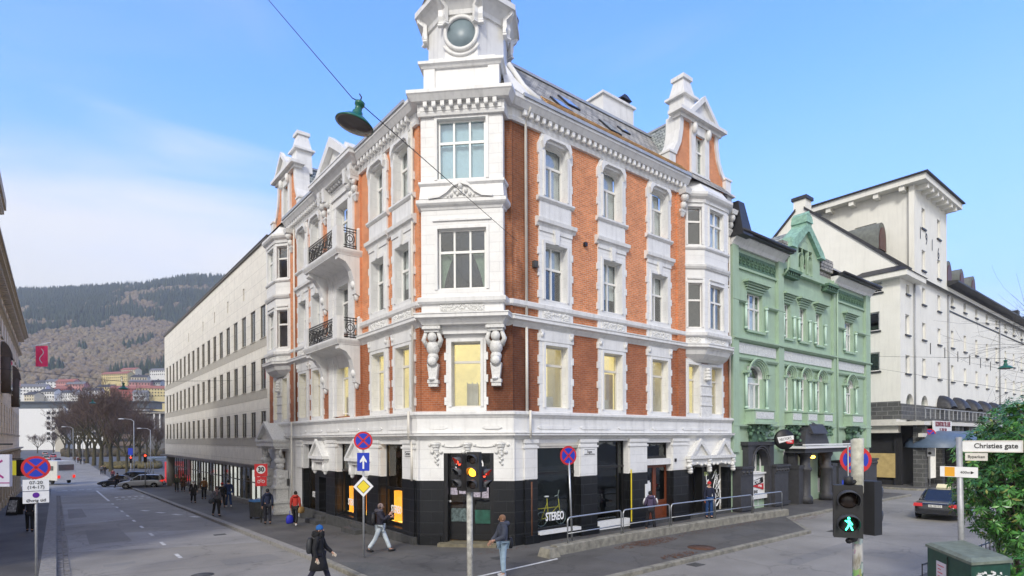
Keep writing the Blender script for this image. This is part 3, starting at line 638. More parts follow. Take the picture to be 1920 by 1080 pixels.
for fr, pairs in ((RF, [(13.75, 14.43), (16.72, 17.75), (19.82, 21.07), (22.97, 24.25)]), (LF, [(19.2, 20.2), (22.25, 23.5), (27.03, 28.28)])):
    for a, b in pairs: m.box(fr, a + .03, b - .03, .05, .15, -.25, 2.42); m.box(fr, a - .02, b + .02, .05, .22, -.3, .3 if fr is RF else .2)
m.box(CF, -5.85, -5.05, .07, .15, -.1, .35); m.box(CF, -2.95, -2.4, .07, .15, -.1, .35)
m.split('pier_bases', M['black'], HB)
m = MB(); m.box(LF, 19.15, 32, .06, .24, -.6, .28); m.box(RF, 16.9, 28.1, .06, .12, -.1, .25); m.split('plinth', M['plinth'], HB)
def shopwin(fr, o, n=-.22, ztr=2.55, m_='blackp', mul=()):
    u0, u1, z0, z1 = o; f = MB(); t = .07
    f.box(fr, u0, u0 + t, n - .08, n, z0, z1); f.box(fr, u1 - t, u1, n - .08, n, z0, z1); f.box(fr, u0, u1, n - .08, n, z0, z0 + .12); f.box(fr, u0, u1, n - .08, n, z1 - t, z1)
    if ztr: f.box(fr, u0, u1, n - .08, n + .02, ztr - .05, ztr + .05)
    for q in mul: f.box(fr, q - .03, q + .03, n - .08, n + .01, z0, z1)
    w = f.build('shop_window', M[m_], HB)
    MB().box(fr, u0 + .03, u1 - .03, n - .05, n - .04, z0 + .05, z1 - .03).build('pane', M['shopglass'], w); return w
w1 = shopwin(RF, (14.43, 16.72, .35, 3.82), ztr=2.62); w2 = shopwin(RF, (17.75, 19.82, .25, 3.88), ztr=2.75, mul=(19.45,))
w3 = shopwin(LF, (20.2, 22.25, .45, 3.79), ztr=1.95); w4 = shopwin(LF, (25.0, 27.03, .4, 3.79), ztr=2.5); w5 = shopwin(LF, (29.96, 31.75, .1, 3.74), ztr=2.45)
m = MB(); m.box(RF, 14.4, 16.75, -.25, .06, 3.7, 3.95); m.box(RF, 14.4, 16.72, -.2, .02, 3.62, 3.7); m.build('blind_box', M['cream'], HB)
m = MB(); m.box(RF, 14.45, 16.7, -.5, -.42, .4, 3.8); m.build('blackout_panel', M['blackp'], HB)
m = MB(); m.box(RF, 14.45, 16.7, -.1, .2, .28, .40); m.box(RF, 17.75, 19.8, -.1, .15, .12, .46); m.split('window_board', M['signwhite'], HB)
m = MB(); m.box(RF, 19.87, 19.915, .14, .18, .2, 2.6); m.build('yellow_pipe', M['yellow'], HB)
# lit displays
for fr, a, b, z0, z1 in ((LF, 20.28, 21.45, .55, 1.85), (LF, 25.1, 26.1, .5, 1.75), (LF, 22.9, 23.3, .5, 1.2)):
    if a > 22.5 and a < 24: continue
    m = MB(); m.box(fr, a, b + .4, -1.25, -1.2, z0, z1); m.box(fr, b + .15, b + .2, -1.1, -.26, z0, z1)
    m.m = 1; m.box(fr, a, b + .7, -1.2, -.33, z0 - .06, z0); m.build('lit_display', [M['orange_room'], M['display_floor']], HB)
m = MB()
for i, (u, z) in enumerate(((20.35, 3.25), (20.75, 3.3), (21.4, 3.2))): m.ball(LF.p(u, -.9, z), (.12, .22, .13), 8, 6)
m.split('pendant_lamps', mat('warm_lamp', (.9, .5, .1), .5, var=0, emit=(1, .5, .1), est=3), HB)
# entrance doors
def door(fr, o, n, m_, leafs=2, glass='shopglass', name='door', panel=.35):
    u0, u1, z0, z1 = o; f = MB(); w = (u1 - u0) / leafs
    for i in range(leafs):
        a, b = u0 + i * w, u0 + (i + 1) * w
        f.box(fr, a, a + .11, n - .06, n, z0, z1); f.box(fr, b - .11, b, n - .06, n, z0, z1); f.box(fr, a, b, n - .06, n, z1 - .13, z1); f.box(fr, a, b, n - .06, n, z0, z0 + .2)
        f.box(fr, a, b, n - .06, n, z0 + (z1 - z0) * panel - .07, z0 + (z1 - z0) * panel + .07); f.box(fr, a + .1, b - .1, n - .05, n - .02, z0 + .1, z0 + (z1 - z0) * panel)
    d = f.build(name, M[m_], HB); MB().box(fr, u0 + .05, u1 - .05, n - .035, n - .03, z0 + (z1 - z0) * panel, z1 - .05).build('pane', M[glass], d)
    MB().tube([fr.p(u0 + w - .06, n + .05, z0 + .95), fr.p(u0 + w - .06, n + .05, z0 + 1.25)], .018, 6).build('handle', M['metal'], d); return d
door(RF, (21.1, 22.95, .05, 2.72), -.22, 'wood')
m = MB(); m.box(RF, 21.05, 23.0, -.3, .06, 2.74, 3.02); m.build('door_lintel', M['white'], HB)
shopwin(RF, (21.1, 22.95, 3.02, 3.76), ztr=0)
m = MB(); m.box(RF, 21.08, 21.3, .09, .12, 1.55, 1.95); m.box(RF, 20.85, 21.02, .16, .18, 1.2, 1.9); m.box(RF, 21.35, 21.62, -.2, -.18, 1.25, 2.0); m.split('notice', M['signwhite'], HB)
door(CF, (-4.85, -4.0, .15, 2.42), -.3, 'blackp', 1, panel=.42); door(CF, (-3.95, -3.1, .15, 2.42), -.3, 'blackp', 1, panel=.45)
m = MB(); m.box(CF, -4.93, -3.03, -.34, -.2, 2.42, 2.6); m.box(CF, -4.02, -3.93, -.34, -.16, .1, 3.46); m.prism(CF, [(-4.93, .1), (-4.8, .1), (-4.78, 3.46), (-4.93, 3.46)], -.4, .06); m.prism(CF, [(-3.03, .1), (-3.16, .1), (-3.18, 3.46), (-3.03, 3.46)], -.4, .06)
m.build('door_frame', M['blackp'], HB)
shopwin(CF, (-4.8, -3.15, 2.6, 3.44), ztr=0)
m = MB(); m.box(CF, -5.1, -2.9, -.3, .45, -.05, .12); m.build('door_step', mat('worn_step', (.17, .15, .10), .8, var=.35, scale=5), HB)
text(HB, 'STEREO', CF.p(-3.98, -.12, 3.0), CF.u, CF.n, .50, M['white_tx'], 'sign_lettering', sx=.62, bold=.012)
pm = MB()
for c, z, w, h in ((-3.72, 1.98, .26, .4), (-3.4, 1.95, .26, .4), (-3.42, 2.28, .22, .1), (-4.6, 2.0, .28, .26), (-4.28, 2.02, .26, .24)): pm.box(CF, c - w / 2, c + w / 2, -.25, -.235, z - h / 2, z + h / 2)
pm.split('poster', mat('posters', (.42, .38, .45), .6, var=.7, scale=22), HB)
pm = MB(); pm.box(CF, -3.8, -3.22, -.27, -.255, .78, 1.3); pm.build('green_door_panel', mat('green_panel', (.02, .10, .07), .4, var=.5, scale=4), HB)
pm = MB(); pm.box(CF, -4.72, -4.1, -.27, -.255, .85, 1.35); pm.build('frosted_panel', mat('frost_panel', (.10, .14, .14), .4, var=.9, scale=9), HB)
MB().ball(CF.p(-4.75, -.22, 1.62), .05).build('door_bell', M['signwhite'], HB)
# STEREO in the shop windows
for fr, u, z, s, n in ((LF, 21.35, 1.08, .42, -.2), (LF, 25.85, 1.0, .42, -.2), (LF, 30.7, 1.0, .42, -.2), (RF, 15.6, .87, .46, -.18)):
    text(HB, 'STEREO', fr.p(u, n, z), fr.u if fr is RF else -fr.u, fr.n, s, M['white_tx'], 'window_lettering', sx=.62, bold=.010)
text(HB, 'Olaf Kyrres gt', LF.p(19.85, .16, 3.42), -LF.u, LF.n, .13, M['black_tx'], 'street_name', sx=.8) if False else None
for fr, u, n in ((LF, 19.62, .15), (RF, 17.25, .15)):
    b = MB(); b.box(fr, u - .33, u + .33, n - .01, n + .012, 3.32, 3.54); s = b.build('street_name_plate', M['signwhite'], HB)
    t = MB(); t.box(fr, u - .30, u + .30, n + .012, n + .018, 3.515, 3.53); t.box(fr, u - .30, u + .30, n + .012, n + .018, 3.33, 3.345); t.build('plate_border', M['black_tx'], s)
    text(s, 'Christies Gt' if fr is LF else 'Engen', fr.p(u, n + .015, 3.43), fr.u if fr is RF else -fr.u, fr.n, .16, M['black_tx'], 'plate_lettering', sx=.72)
# door 1, door 2 on the left street with small pediments
for a, b, zt in ((28.28, 29.4, 2.06), (23.55, 24.6, 2.7)):
    d = MB(); d.box(LF, a, b, -.5, -.42, -.3, zt); d.split('door', M['blackp'], HB)
    c = (a + b) / 2; zb = zt + .95 if zt < 2.5 else 3.05
    zb = 3.02; m = MB()
    m.box(LF, c - 1.0, c + 1.0, .1, .5, zb, zb + .14); m.box(LF, c - .88, c + .88, .1, .36, zb - .16, zb)
    m.prism(LF, [(c - .95, zb + .14), (c + .95, zb + .14), (c, 3.93)], .1, .38)
    m.prism(LF, [(c - 1.0, zb + .14), (c - .8, zb + .14), (c, 3.84), (c + .8, zb + .14), (c + 1.0, zb + .14), (c, 4.02)], .38, .5)
    for q in (c - .72, c + .72): m.box(LF, q - .13, q + .13, .1, .34, zb - .62, zb - .16); m.ball(LF.p(q, .28, zb - .45), (.13, .13, .22), 8, 6); m.ball(LF.p(q, .22, zb - .68), (.1, .1, .12), 8, 6)
    m.box(LF, c - .55, c + .55, .06, .18, zb - .6, zb - .2)
    m.split('door_pediment', M['white'], HB)
    m = MB(); m.box(LF, c - .75, c + .75, .05, .75, gz(c) - .1, gz(c) + .2); m.box(LF, c - .6, c + .6, .05, .4, gz(c) + .2, gz(c) + .38); m.build('door_step', M['plinth'], HB)
MB().box(LF, 28.3, 28.36, -.4, .02, -.2, 2.05).build('red_door_edge', M['wood'], HB)
# portal of the left wing with two carved figures
PX = 35.95
m = MB()
for s_ in (-1, 1):
    q = PX + s_ * 1.35; g = gz(q)
    m.wbox(LF, q - .38, q + .38, .05, .95, g - .1, g + .75, .04, .04); m.box(LF, q - .42, q + .42, .05, 1.0, g + .05, g + .2); m.box(LF, q - .42, q + .42, .05, 1.0, g + .7, g + .82)
    m.wbox(LF, q - .3, q + .3, .1, .8, g + .82, 2.2, .02, .02); m.box(LF, q - .36, q + .36, .05, .9, 1.15, 1.3)
    for zz, ww in ((1.5, .3), (1.8, .36), (2.1, .3), (2.45, .26), (2.75, .34), (3.0, .24)): m.ball(LF.p(q + .04 * math.sin(zz * 7), .5, zz), (ww, ww, .24), 10, 7)
    m.ball(LF.p(q, .62, 3.28), (.17, .2, .2), 10, 8)
    for a in (-1, 1): m.tube([LF.p(q + a * .25, .5, 3.0), LF.p(q + a * .42, .6, 3.2), LF.p(q + a * .25, .55, 3.48)], [.1, .085, .07], 8)
    m.box(LF, q - .36, q + .36, .05, .9, 3.45, 3.62)
m.box(LF, PX - 1.8, PX + 1.8, .05, 1.0, 3.6, 3.9)
m.prism(LF, [(PX - 1.75, 4.0), (PX + 1.75, 4.0), (PX, 5.0)], .1, .8)
m.prism(LF, [(PX - 1.9, 3.98), (PX - 1.55, 3.98), (PX, 4.86), (PX + 1.55, 3.98), (PX + 1.9, 3.98), (PX, 5.1)], .8, 1.05)
m.box(LF, PX - 1.9, PX + 1.9, .05, 1.05, 3.88, 4.0)
m.build('portal', M['orn'], HB)
m = MB(); m.box(LF, 35.0, 36.9, -.6, -.5, -.6, 3.3); m.build('portal_door', M['wood'], HB)
m = MB(); m.box(LF, PX - 1.0, PX + 1.0, .05, 1.3, gz(36) - .1, gz(36) + .16); m.build('door_step', M['plinth'], HB)
MB().box(LF, 34.15, 34.45, .1, .2, 1.3, 1.7).build('intercom', M['plinth'], HB)
# twin doorway on the right street
m = MB()
m.box(RF, 24.0, 28.1, .08, .42, 2.95, 3.1); m.box(RF, 24.1, 28.0, .06, .3, 2.66, 2.95)
for c in (24.95, 27.1):
    m.prism(RF, [(c - .75, 3.1), (c + .75, 3.1), (c, 3.85)], .05, .3); m.prism(RF, [(c - .85, 3.1), (c - .62, 3.1), (c, 3.7), (c + .62, 3.1), (c + .85, 3.1), (c, 3.95)], .3, .42)
for c in (24.15, 25.8, 28.0):
    for k in range(5): m.ball(RF.p(c + .06 * math.sin(k * 2.2), .28, 2.85 - k * .13), (.19 - .02 * k, .15, .11), 8, 6)
for k in range(10): m.ball(RF.p(24.4 + .36 * k, .28, 2.68 + .05 * math.sin(k * 2)), (.1, .09, .08), 7, 5)
m.build('twin_pediment', M['orn'], HB)
m = MB(); m.box(RF, 25.45, 26.12, -.3, .12, 0, 2.5); m.build('door_pier', M['blackp'], HB)
gr = MB(); g_ = random.Random(5)
for c0, w0, zt in ((25.8, .22, 2.0), (27.3, .42, 2.1)):
    for k in range(5 if w0 < .3 else 7):
        u = c0 + g_.uniform(-w0, w0) * .6; z = .35 + k * (zt - .4) / (5 if w0 < .3 else 7)
        pts = [RF.p(u + w0 * .5 * math.cos(t + k), .14 if w0 < .3 else -.25, z + .17 * math.sin(t * 1.3) + .05 * t) for t in [i * .8 for i in range(9)]]
        gr.tube(pts, .018, 4)
    if w0 > .3: gr.tube([RF.p(c0 + w0 * math.sin(t), -.25, .4 + 1.75 * (1 - abs(t) / 1.6)) for t in [-1.5 + .3 * i for i in range(11)]], .024, 4)
gr.split('graffiti', M['white_tx'], HB)
m = MB(); m.box(RF, 24.3, 25.4, -.42, -.36, .05, 2.6); m.box(RF, 26.15, 27.88, -.42, -.36, .05, 2.6); m.split('door', M['blackp'], HB)
m = MB(); m.box(RF, 24.5, 24.75, -.34, -.32, 1.1, 2.0); m.box(RF, 25.6, 25.95, .13, .14, 2.05, 2.25); m.box(RF, 26.6, 26.9, -.34, -.33, 2.1, 2.35); m.box(RF, 27.2, 27.5, -.34, -.33, 2.05, 2.2); m.split('sticker', mat('stickers', (.25, .30, .12), .6, var=.8, scale=15), HB)
# garlands over the corner door
m = MB()
for c in (-5.2, -4.0, -2.75):
    for k, (dz, w) in enumerate(((0, .2), (-.12, .13), (-.22, .1), (.08, .24))): m.ball(CF.p(c, .1, 3.72 + dz), (w, w * .6, .09), 8, 6)
    for s_ in (-1, 1): m.ball(CF.p(c + s_ * .17, .1, 3.5), (.08, .08, .07)); m.ball(CF.p(c + s_ * .26, .08, 3.76), (.07, .07, .06))
for c in (-5.2, -2.75):
    for k in range(5): m.ball(CF.p(c + .03 * (-1) ** k, .1, 3.42 - k * .09), (.09 - .012 * k, .07, .06), 7, 5)
for a, b in ((-5.0, -4.2), (-3.8, -2.95)): m.tube([CF.p(a + (b - a) * t / 8, .09, 3.74 - .05 * math.sin(math.pi * t / 8)) for t in range(9)], .03, 6)
m.split('garland', M['orn'], HB)

# --- chamfer: first floor window, figures and the white bay
quoin_surround(HB, CF, (-4.62, -3.5, *Z1), 5.02, 8.18, wu=.2, key=False)
window(HB, CF, -4.62, -3.5, *Z1, tr=.70, mul=0, ft=.05, fm='cream')
for c in (-5.28, -2.9):
    m = MB(); m.wbox(CF, c - .28, c + .28, 0, .46, 7.95, 8.22, -.02, -.02); m.box(CF, c - .34, c + .34, 0, .55, 8.05, 8.15)
    m.ball(CF.p(c, .34, 7.78), (.17, .19, .2), 10, 8)                     # bowed head
    for s_ in (-1, 1): m.tube([CF.p(c + s_ * .2, .2, 7.45), CF.p(c + s_ * .33, .32, 7.68), CF.p(c + s_ * .22, .36, 7.97)], [.11, .09, .07], 8)
    m.ball(CF.p(c, .2, 7.4), (.25, .25, .3), 12, 8); m.ball(CF.p(c, .2, 7.05), (.21, .21, .2), 10, 8)
    m.lathe(CF.p(c, .38, 6.88), [(.01, .09), (.12, .08), (.2, 0), (.01, -.02)], 16, axis=CF.n)
    m.wbox(CF, c - .12, c + .12, 0, .3, 6.1, 6.8, -.09, -.02); m.box(CF, c - .2, c + .2, 0, .3, 6.08, 6.2); m.box(CF, c - .17, c + .17, 0, .26, 5.95, 6.08)
    m.ball(CF.p(c, .3, 6.22), (.2, .08, .06), 8, 5)
    m.build('carved_figure', M['orn'], HB)
bay_holes = [(-5.02, -3.2, 9.5, 11.72), (-5.02, -3.2, 13.55, 15.75)]
m = MB(); cut_wall(m, CF, -5.6, -2.62, 8.5, 16.1, .22, .5, bay_holes)
for a, b in ((-5.64, -5.35), (-2.87, -2.58)): m.box(CF, a, b, -.05, .48, 8.5, 16.1)
m.build('bay_wall', M['wblock'], HB)
m = MB(); m.box(CF, -5.6, -2.62, -.1, .5, 8.2, 8.5); m.prism(CF, [(-5.3, 8.2), (-2.92, 8.2), (-3.2, 7.9), (-5.0, 7.9)], 0, .25); m.build('bay_soffit', M['white'], HB)
for z0, z1, cu in ((9.5, 11.72, ('gcurtain', 0, .62)), (13.55, 15.75, ('bcurtain', 0, 1))):
    w = window(HB, CF, -5.0, -3.22, z0, z1, n=.36, tr=.62, mul=2, curtain=None if z0 < 10 else cu, ft=.07)
    a_ = MB()
    a_.box(CF, -5.12, -5.02, .5, .54, z0 - .02, z1 + .08); a_.box(CF, -3.2, -3.1, .5, .54, z0 - .02, z1 + .08); a_.box(CF, -5.12, -3.1, .5, .54, z1, z1 + .1); a_.build('architrave', M['white'], w)
    if z0 < 10:
        for s_, e in ((1, -4.98), (-1, -3.24)):     # drawn-back green drapes
            c = MB(); c.smooth = True; k = 8; vs = []
            for j in range(9):
                t = j / 8; z = z0 + .02 + (z1 - z0) * .62 * t; wd = .12 + .42 * t ** 1.5
                vs += [CF.p(e + s_ * wd * i / k, .18 - .03 * (i % 2), z) for i in range(k + 1)]
            c.add(vs, [(j * 9 + i, j * 9 + i + 1, j * 9 + 10 + i, j * 9 + 9 + i) for j in range(8) for i in range(8)]); c.build('curtain', M['gcurtain'], w)
relief(HB, CF, -4.95, -3.28, 8.68, 8.93, .52, 5, 160)
CB = [cpt(-5.66, 21.1), cpt(-5.60, 20.6), cpt(-2.62, 20.6), cpt(-2.55, 21.1)]
m = MB(); m.sweep(CB, [(-.1, 12.42), (.03, 12.42), (.06, 12.5), (.15, 12.56), (.2, 12.62), (.2, 12.74), (.08, 12.8), (-.1, 12.82)])
m.sweep(CB, [(-.1, 13.28), (.04, 13.28), (.12, 13.36), (.12, 13.44), (-.1, 13.47)]); m.sweep(CB, [(-.1, 12.78), (.09, 12.82), (.05, 13.28), (-.1, 13.28)])
m.box(CF, -5.2, -3.02, .49, .56, 12.0, 12.07)
hump = [(-5.3, 12.78), (-4.9, 12.82), (-4.62, 12.98), (-4.4, 13.2), (-4.11, 13.3), (-3.82, 13.2), (-3.6, 12.98), (-3.32, 12.82), (-2.92, 12.78)]
m.prism(CF, hump, .5, .66)
for i in range(len(hump) - 1):
    (a, za), (b, zb) = hump[i], hump[i + 1]; m.prism(CF, [(a, za - .03), (b, zb - .03), (b, zb + .07), (a, za + .07)], .6, .76)
m.build('bay_cornice', M['white'], HB)
m = MB()
for dx, z, w in ((0, 13.18, .12), (-.2, 13.02, .09), (.2, 13.02, .09), (-.34, 12.88, .08), (.34, 12.88, .08), (-.12, 12.9, .07), (.12, 12.9, .07), (0, 12.98, .1), (0, 13.36, .07), (-.48, 12.84, .05), (.48, 12.84, .05)): m.ball(CF.p(-4.11 + dx, .68, z), (w, w * .7, w), 8, 6)
m.build('bay_ornament', M['orn'], HB)

# --- turret above the bay
m = MB(); m.box(CF, -5.5, -2.72, -2.6, .42, 16.6, 17.86); m.box(CF, -5.52, -5.1, .4, .48, 16.7, 17.7); m.box(CF, -3.12, -2.7, .4, .48, 16.7, 17.7)
m.sweep([CF.p(-5.5, -2.6, 0)[:2], CF.p(-5.5, .42, 0)[:2], CF.p(-2.72, .42, 0)[:2], CF.p(-2.72, -2.6, 0)[:2]], [(-.2, 17.64), (.08, 17.66), (.13, 17.74), (.2, 17.78), (.2, 17.88), (-.2, 17.92)])
m.box(CF, -5.3, -4.8, -.4, .5, 17.86, 18.0); m.box(CF, -3.45, -2.85, -.4, .5, 17.86, 18.0)
m.build('turret_base', M['white'], HB)
ctr = CF.p(-4.11, -1.05, 0)
def octo(ap): R = ap / math.cos(math.pi / 8); return [(ctr.x + R * math.cos(R_(-135 + 22.5 + 45 * i)), ctr.y + R * math.sin(R_(-135 + 22.5 + 45 * i))) for i in range(8)]
m = MB(); m.plan(octo(1.46), 17.86, 20.2)
O8 = octo(1.46)[::-1]
m.sweep(O8, [(-.2, 17.86), (.05, 17.86), (.05, 18.0), (-.2, 18.03)], side=-1, closed=True)
m.sweep(O8, [(-.2, 19.55), (.07, 19.6), (.1, 19.75), (.3, 20.02), (.42, 20.1), (.48, 20.1), (.48, 20.3), (-.2, 20.35)], side=-1, closed=True)
TU = m.build('turret_drum', M['white'], HB)
m = MB()
for i, (x, y) in enumerate(octo(1.46)):
    a = math.atan2(y - ctr.y, x - ctr.x); f = RotF((x, y, 0), a - math.pi / 2)
    for s_ in (-.2, .2):
        ff = RotF((x, y, 0), a - math.pi / 2 + s_ * 2)
        m.prism(Fr(ff.o, ff.n, ff.u), [(0, 19.3), (.1, 19.32), (.16, 19.5), (.14, 19.75), (.36, 19.95), (.4, 20.08), (0, 20.08)], -.1 + s_ * .6, .1 + s_ * .6)
        m.box(ff, -.13 + s_ * .6, .13 + s_ * .6, 0, .15, 19.18, 19.24); m.box(ff, -.11 + s_ * .6, .11 + s_ * .6, 0, .12, 19.28, 19.33)
m.split('turret_bracket', M['white'], HB)
wc = CF.p(-4.11, .41, 18.92)
MB().lathe(wc, [(.53, -.02), (.53, .02), (.01, .02)], 32, axis=CF.n).build('round_window', mat('round_glass', (.20, .26, .29), .4, var=.12), HB)
m = MB(); m.lathe(wc, [(.53, 0), (.53, .07), (.58, .1), (.66, .08), (.68, 0)], 32, axis=CF.n)
arc = [CF.p(-4.11 + .8 * math.sin(t), .44, 18.92 - .8 * math.cos(t)) for t in [R_(-55 + 11 * i) for i in range(11)]]; m.tube(arc, .05, 6)
m.build('round_window_frame', M['white'], HB)
m = MB(); m.lathe((ctr.x, ctr.y, 20.3), [(2.0, 0), (1.7, .25), (1.75, .6), (1.5, 1.5), (.9, 2.3), (.3, 2.8), (.12, 3.6), (.01, 4.6)], 16); m.build('turret_dome', M['slate'], HB)

# --- canted bays at both ends with scrolled gable dormers
def edge(fr_o, a, b, out):                  # frame for a facet from a to b
    a = Vector((*a, 0)); b = Vector((*b, 0)); u = (b - a); n = Vector((u.y, -u.x, 0)); n = n if n.dot(Vector(out)) > 0 else -n
    return Fr(a, u, n), u.length
for pts, out, base, us in ((BR, (0, -1, 0), RF, 26.05), (BL[::-1], (-1, 0, 0), LF, 35.85)):
    w = MB(); s = MB()
    for i in range(3):
        f, ln = edge(None, pts[i], pts[i + 1], out)
        hw = (.62 if i == 1 else .36); hc = ln / 2 + (0 if i == 1 else (.04 if i == 0 else -.04)); hz = [(9.42, 11.6), (13.5, 15.35)]
        cut_wall(w, f, 0, ln, 8.6, 15.7, -.2, 0, [(hc - hw, hc + hw, *z) for z in hz])
        for z in hz:
            if i < 2: wi = window(HB, f, hc - hw, hc + hw, *z, n=-.12, tr=.62, mul=1 if i == 1 else 0, ft=.05, curtain=('curtain', .1, 1) if (z[0] > 13 and i == 1) else None)
            for q in ((hc - hw - .08, hc - hw + .004), (hc + hw - .004, hc + hw + .08)): s.box(f, *q, -.02, .04, z[0], z[1] + .08)
            s.box(f, hc - hw - .08, hc + hw + .08, -.02, .05, z[1], z[1] + .09); s.box(f, hc - hw - .02, hc + hw + .02, -.02, .07, z[1] + .2, z[1] + .26)
        relief(HB, f, .2, ln - .2, 8.66, 8.93, .02, i, 60)
    w.build('bay_wall', M['wblock'], HB)
    P = pts if base is RF else pts[::-1]
    s.sweep(P, [(-.1, 12.3), (.06, 12.3), (.12, 12.4), (.14, 12.5), (-.1, 12.56)]); s.sweep(P, [(-.1, 13.25), (.04, 13.25), (.09, 13.32), (.09, 13.38), (-.1, 13.4)])
    s.sweep(P, [(-.3, 15.55), (.04, 15.55), (.08, 15.7), (.2, 15.8), (.26, 15.9), (.26, 16.02), (-.3, 16.1)])
    s.sweep(P, [(-.45, 16.0), (.12, 16.05), (-.35, 16.75), (-.45, 16.75)])
    s.build('bay_cornice', M['white'], HB)
    b = MB(); k = [(0, 8.25), (-.1, 8.0), (-.32, 7.85), (-.42, 7.7)]   # corbelled bowl below
    b.sweep(P, [(-.6, 8.3), (.1, 8.3), (.02, 8.1), (-.2, 7.9), (-.42, 7.78), (-.6, 7.75)]); b.build('bay_corbel', M['white'], HB)
    # first floor twin windows under the bay
    for a, c in (((24.35, 25.3), (26.35, 27.3)) if base is RF else ((34.5, 35.4), (36.2, 37.1))):
        window(HB, base, a, c, *Z1, tr=.70, mul=0, ft=.05, fm='cream'); quoin_surround(HB, base, (a, c, *Z1), 5.02, 7.9, wu=.22, key=False, teeth=True)
    u_keep = us; us = 25.83 if base is RF else us; m = MB(); m.box(base, us - .45, us + .45, 0, .14, 5.02, 7.7)
    for zz in (5.6, 6.1, 6.6): m.box(base, us - .5, us + .5, .1, .18, zz, zz + .05)
    for k in range(4): m.ball(base.p(us, .22, 6.95 + k * .16), (.2 - .02 * k,) * 2 + (.11,), 8, 6)
    m.build('pier', M['orn'], HB); us = u_keep
    # dormer gable
    D = .0 if base is RF else 0
    n0 = -.4
    def mir(pl): return pl + [(2 * us - u, z) for u, z in reversed(pl)]
    def PL(du, z): return (us + du, z)
    m = MB(); gable = mir([PL(-2.45, 16.7), PL(-2.45, 18.15), PL(-2.3, 18.2), PL(-1.95, 18.6), PL(-1.72, 19.1), PL(-1.62, 19.7), PL(-1.6, 20.2)])
    # gable wall split around its window
    wz0, wz1, hw = 17.55, 19.55, .42
    for sg in (-1, 1):
        pl = [(us + sg * hw, 16.7), (us + sg * 2.3, 16.7), (us + sg * 2.3, 17.9), (us + sg * 1.9, 18.3), (us + sg * 1.62, 18.9), (us + sg * 1.45, 19.6), (us + sg * 1.42, 20.2), (us + sg * hw, 20.2)]
        m.prism(base, pl, n0 - .3, n0)
    m.box(base, us - hw, us + hw, n0 - .3, n0 - .002, 16.7, wz0); m.box(base, us - hw, us + hw, n0 - .3, n0 - .002, wz1, 20.2)
    m.build('dormer_wall', M['brick'], HB)
    window(HB, base, us - hw, us + hw, wz0, wz1, n=n0 - .1, tr=.62, mul=1, ft=.05, curtain=('curtain', 0, 1))
    m = MB()
    for sg in (-1, 1):
        lo, hi = sorted((us + sg * hw, us + sg * (hw + .38))); m.box(base, lo, hi, n0, n0 + .12, 16.9, 20.1); q = us + sg * (hw - .012); lo, hi = sorted((q, q + sg * .03)); m.box(base, lo, hi, n0 - .3, n0 + .1, wz0, wz1)
        lo, hi = sorted((us + sg * 1.75, us + sg * 2.55))
        m.prism(base, [(us + sg * 2.28, 16.7), (us + sg * 2.55, 16.7), (us + sg * 2.55, 17.95), (us + sg * 2.2, 18.25), (us + sg * 1.9, 18.75), (us + sg * 1.75, 19.4), (us + sg * 1.72, 20.2), (us + sg * 1.4, 20.2), (us + sg * 1.46, 19.4), (us + sg * 1.62, 18.75), (us + sg * 1.95, 18.15), (us + sg * 2.28, 17.85)], n0 - .75, n0 + .1)
        lo, hi = sorted((us + sg * 2.25, us + sg * 2.75)); m.box(base, lo, hi, n0 - .7, n0 + .25, 16.7, 17.0); m.box(base, lo - .1, hi + .1, n0 - .75, n0 + .4, 17.0, 17.12); m.box(base, lo, hi, n0 - .5, n0 + .2, 17.12, 17.9); m.box(base, lo - .05, hi + .05, n0 - .55, n0 + .25, 17.9, 18.0)
        m.ball(base.p(us + sg * (hw + .2), n0 + .2, 19.75), (.16, .16, .3), 8, 6)
    m.box(base, us - hw, us + hw, n0, n0 + .1, 16.9, wz0); m.box(base, us - hw - .4, us + hw + .4, n0, n0 + .16, wz0 - .12, wz0 - .02); m.box(base, us - hw, us + hw, n0, n0 + .12, wz1, 20.1)
    m.box(base, us - 1.85, us + 1.85, n0 - .3, n0 + .2, 20.0, 20.18); m.box(base, us - 2.05, us + 2.05, n0 - .4, n0 + .42, 20.18, 20.36)
    m.prism(base, [(us - 1.1, 20.36), (us + 1.1, 20.36), (us, 21.35)], n0 - .3, n0 + .25)
    m.prism(base, [(us - 1.3, 20.34), (us - .95, 20.34), (us, 21.2), (us + .95, 20.34), (us + 1.3, 20.34), (us, 21.5)], n0 + .2, n0 + .42)
    fc, fn = (us - .35, n0 - .75)
    m.wbox(base, fc - .5, fc + .5, fn - .5, fn + .5, 20.3, 21.6, .04, .04); m.box(base, fc - .64, fc + .64, fn - .62, fn + .62, 21.6, 21.72); m.wbox(base, fc - .5, fc + .5, fn - .48, fn + .48, 21.72, 22.6, .2, .18); m.box(base, fc - .40, fc + .40, fn - .4, fn + .4, 22.6, 22.8)
    m.build('dormer_trim', M['white'], HB)
    # dormer body with slated slopes running back into the main roof
    m = MB(); yb = 4.2
    A = [base.p(us - 2.1, n0 - .2, 16.9), base.p(us - 2.1, n0 - .2, 18.4), base.p(us - .15, n0 - .2, 20.9), base.p(us + .15, n0 - .2, 20.9), base.p(us + 2.1, n0 - .2, 18.4), base.p(us + 2.1, n0 - .2, 16.9)]
    B = [base.p(us - 2.1, n0 - 1.0, 16.9), base.p(us - 2.1, n0 - 1.5, 18.4), base.p(us - .15, n0 - yb, 20.9), base.p(us + .15, n0 - yb, 20.9), base.p(us + 2.1, n0 - 1.5, 18.4), base.p(us + 2.1, n0 - 1.0, 16.9)]
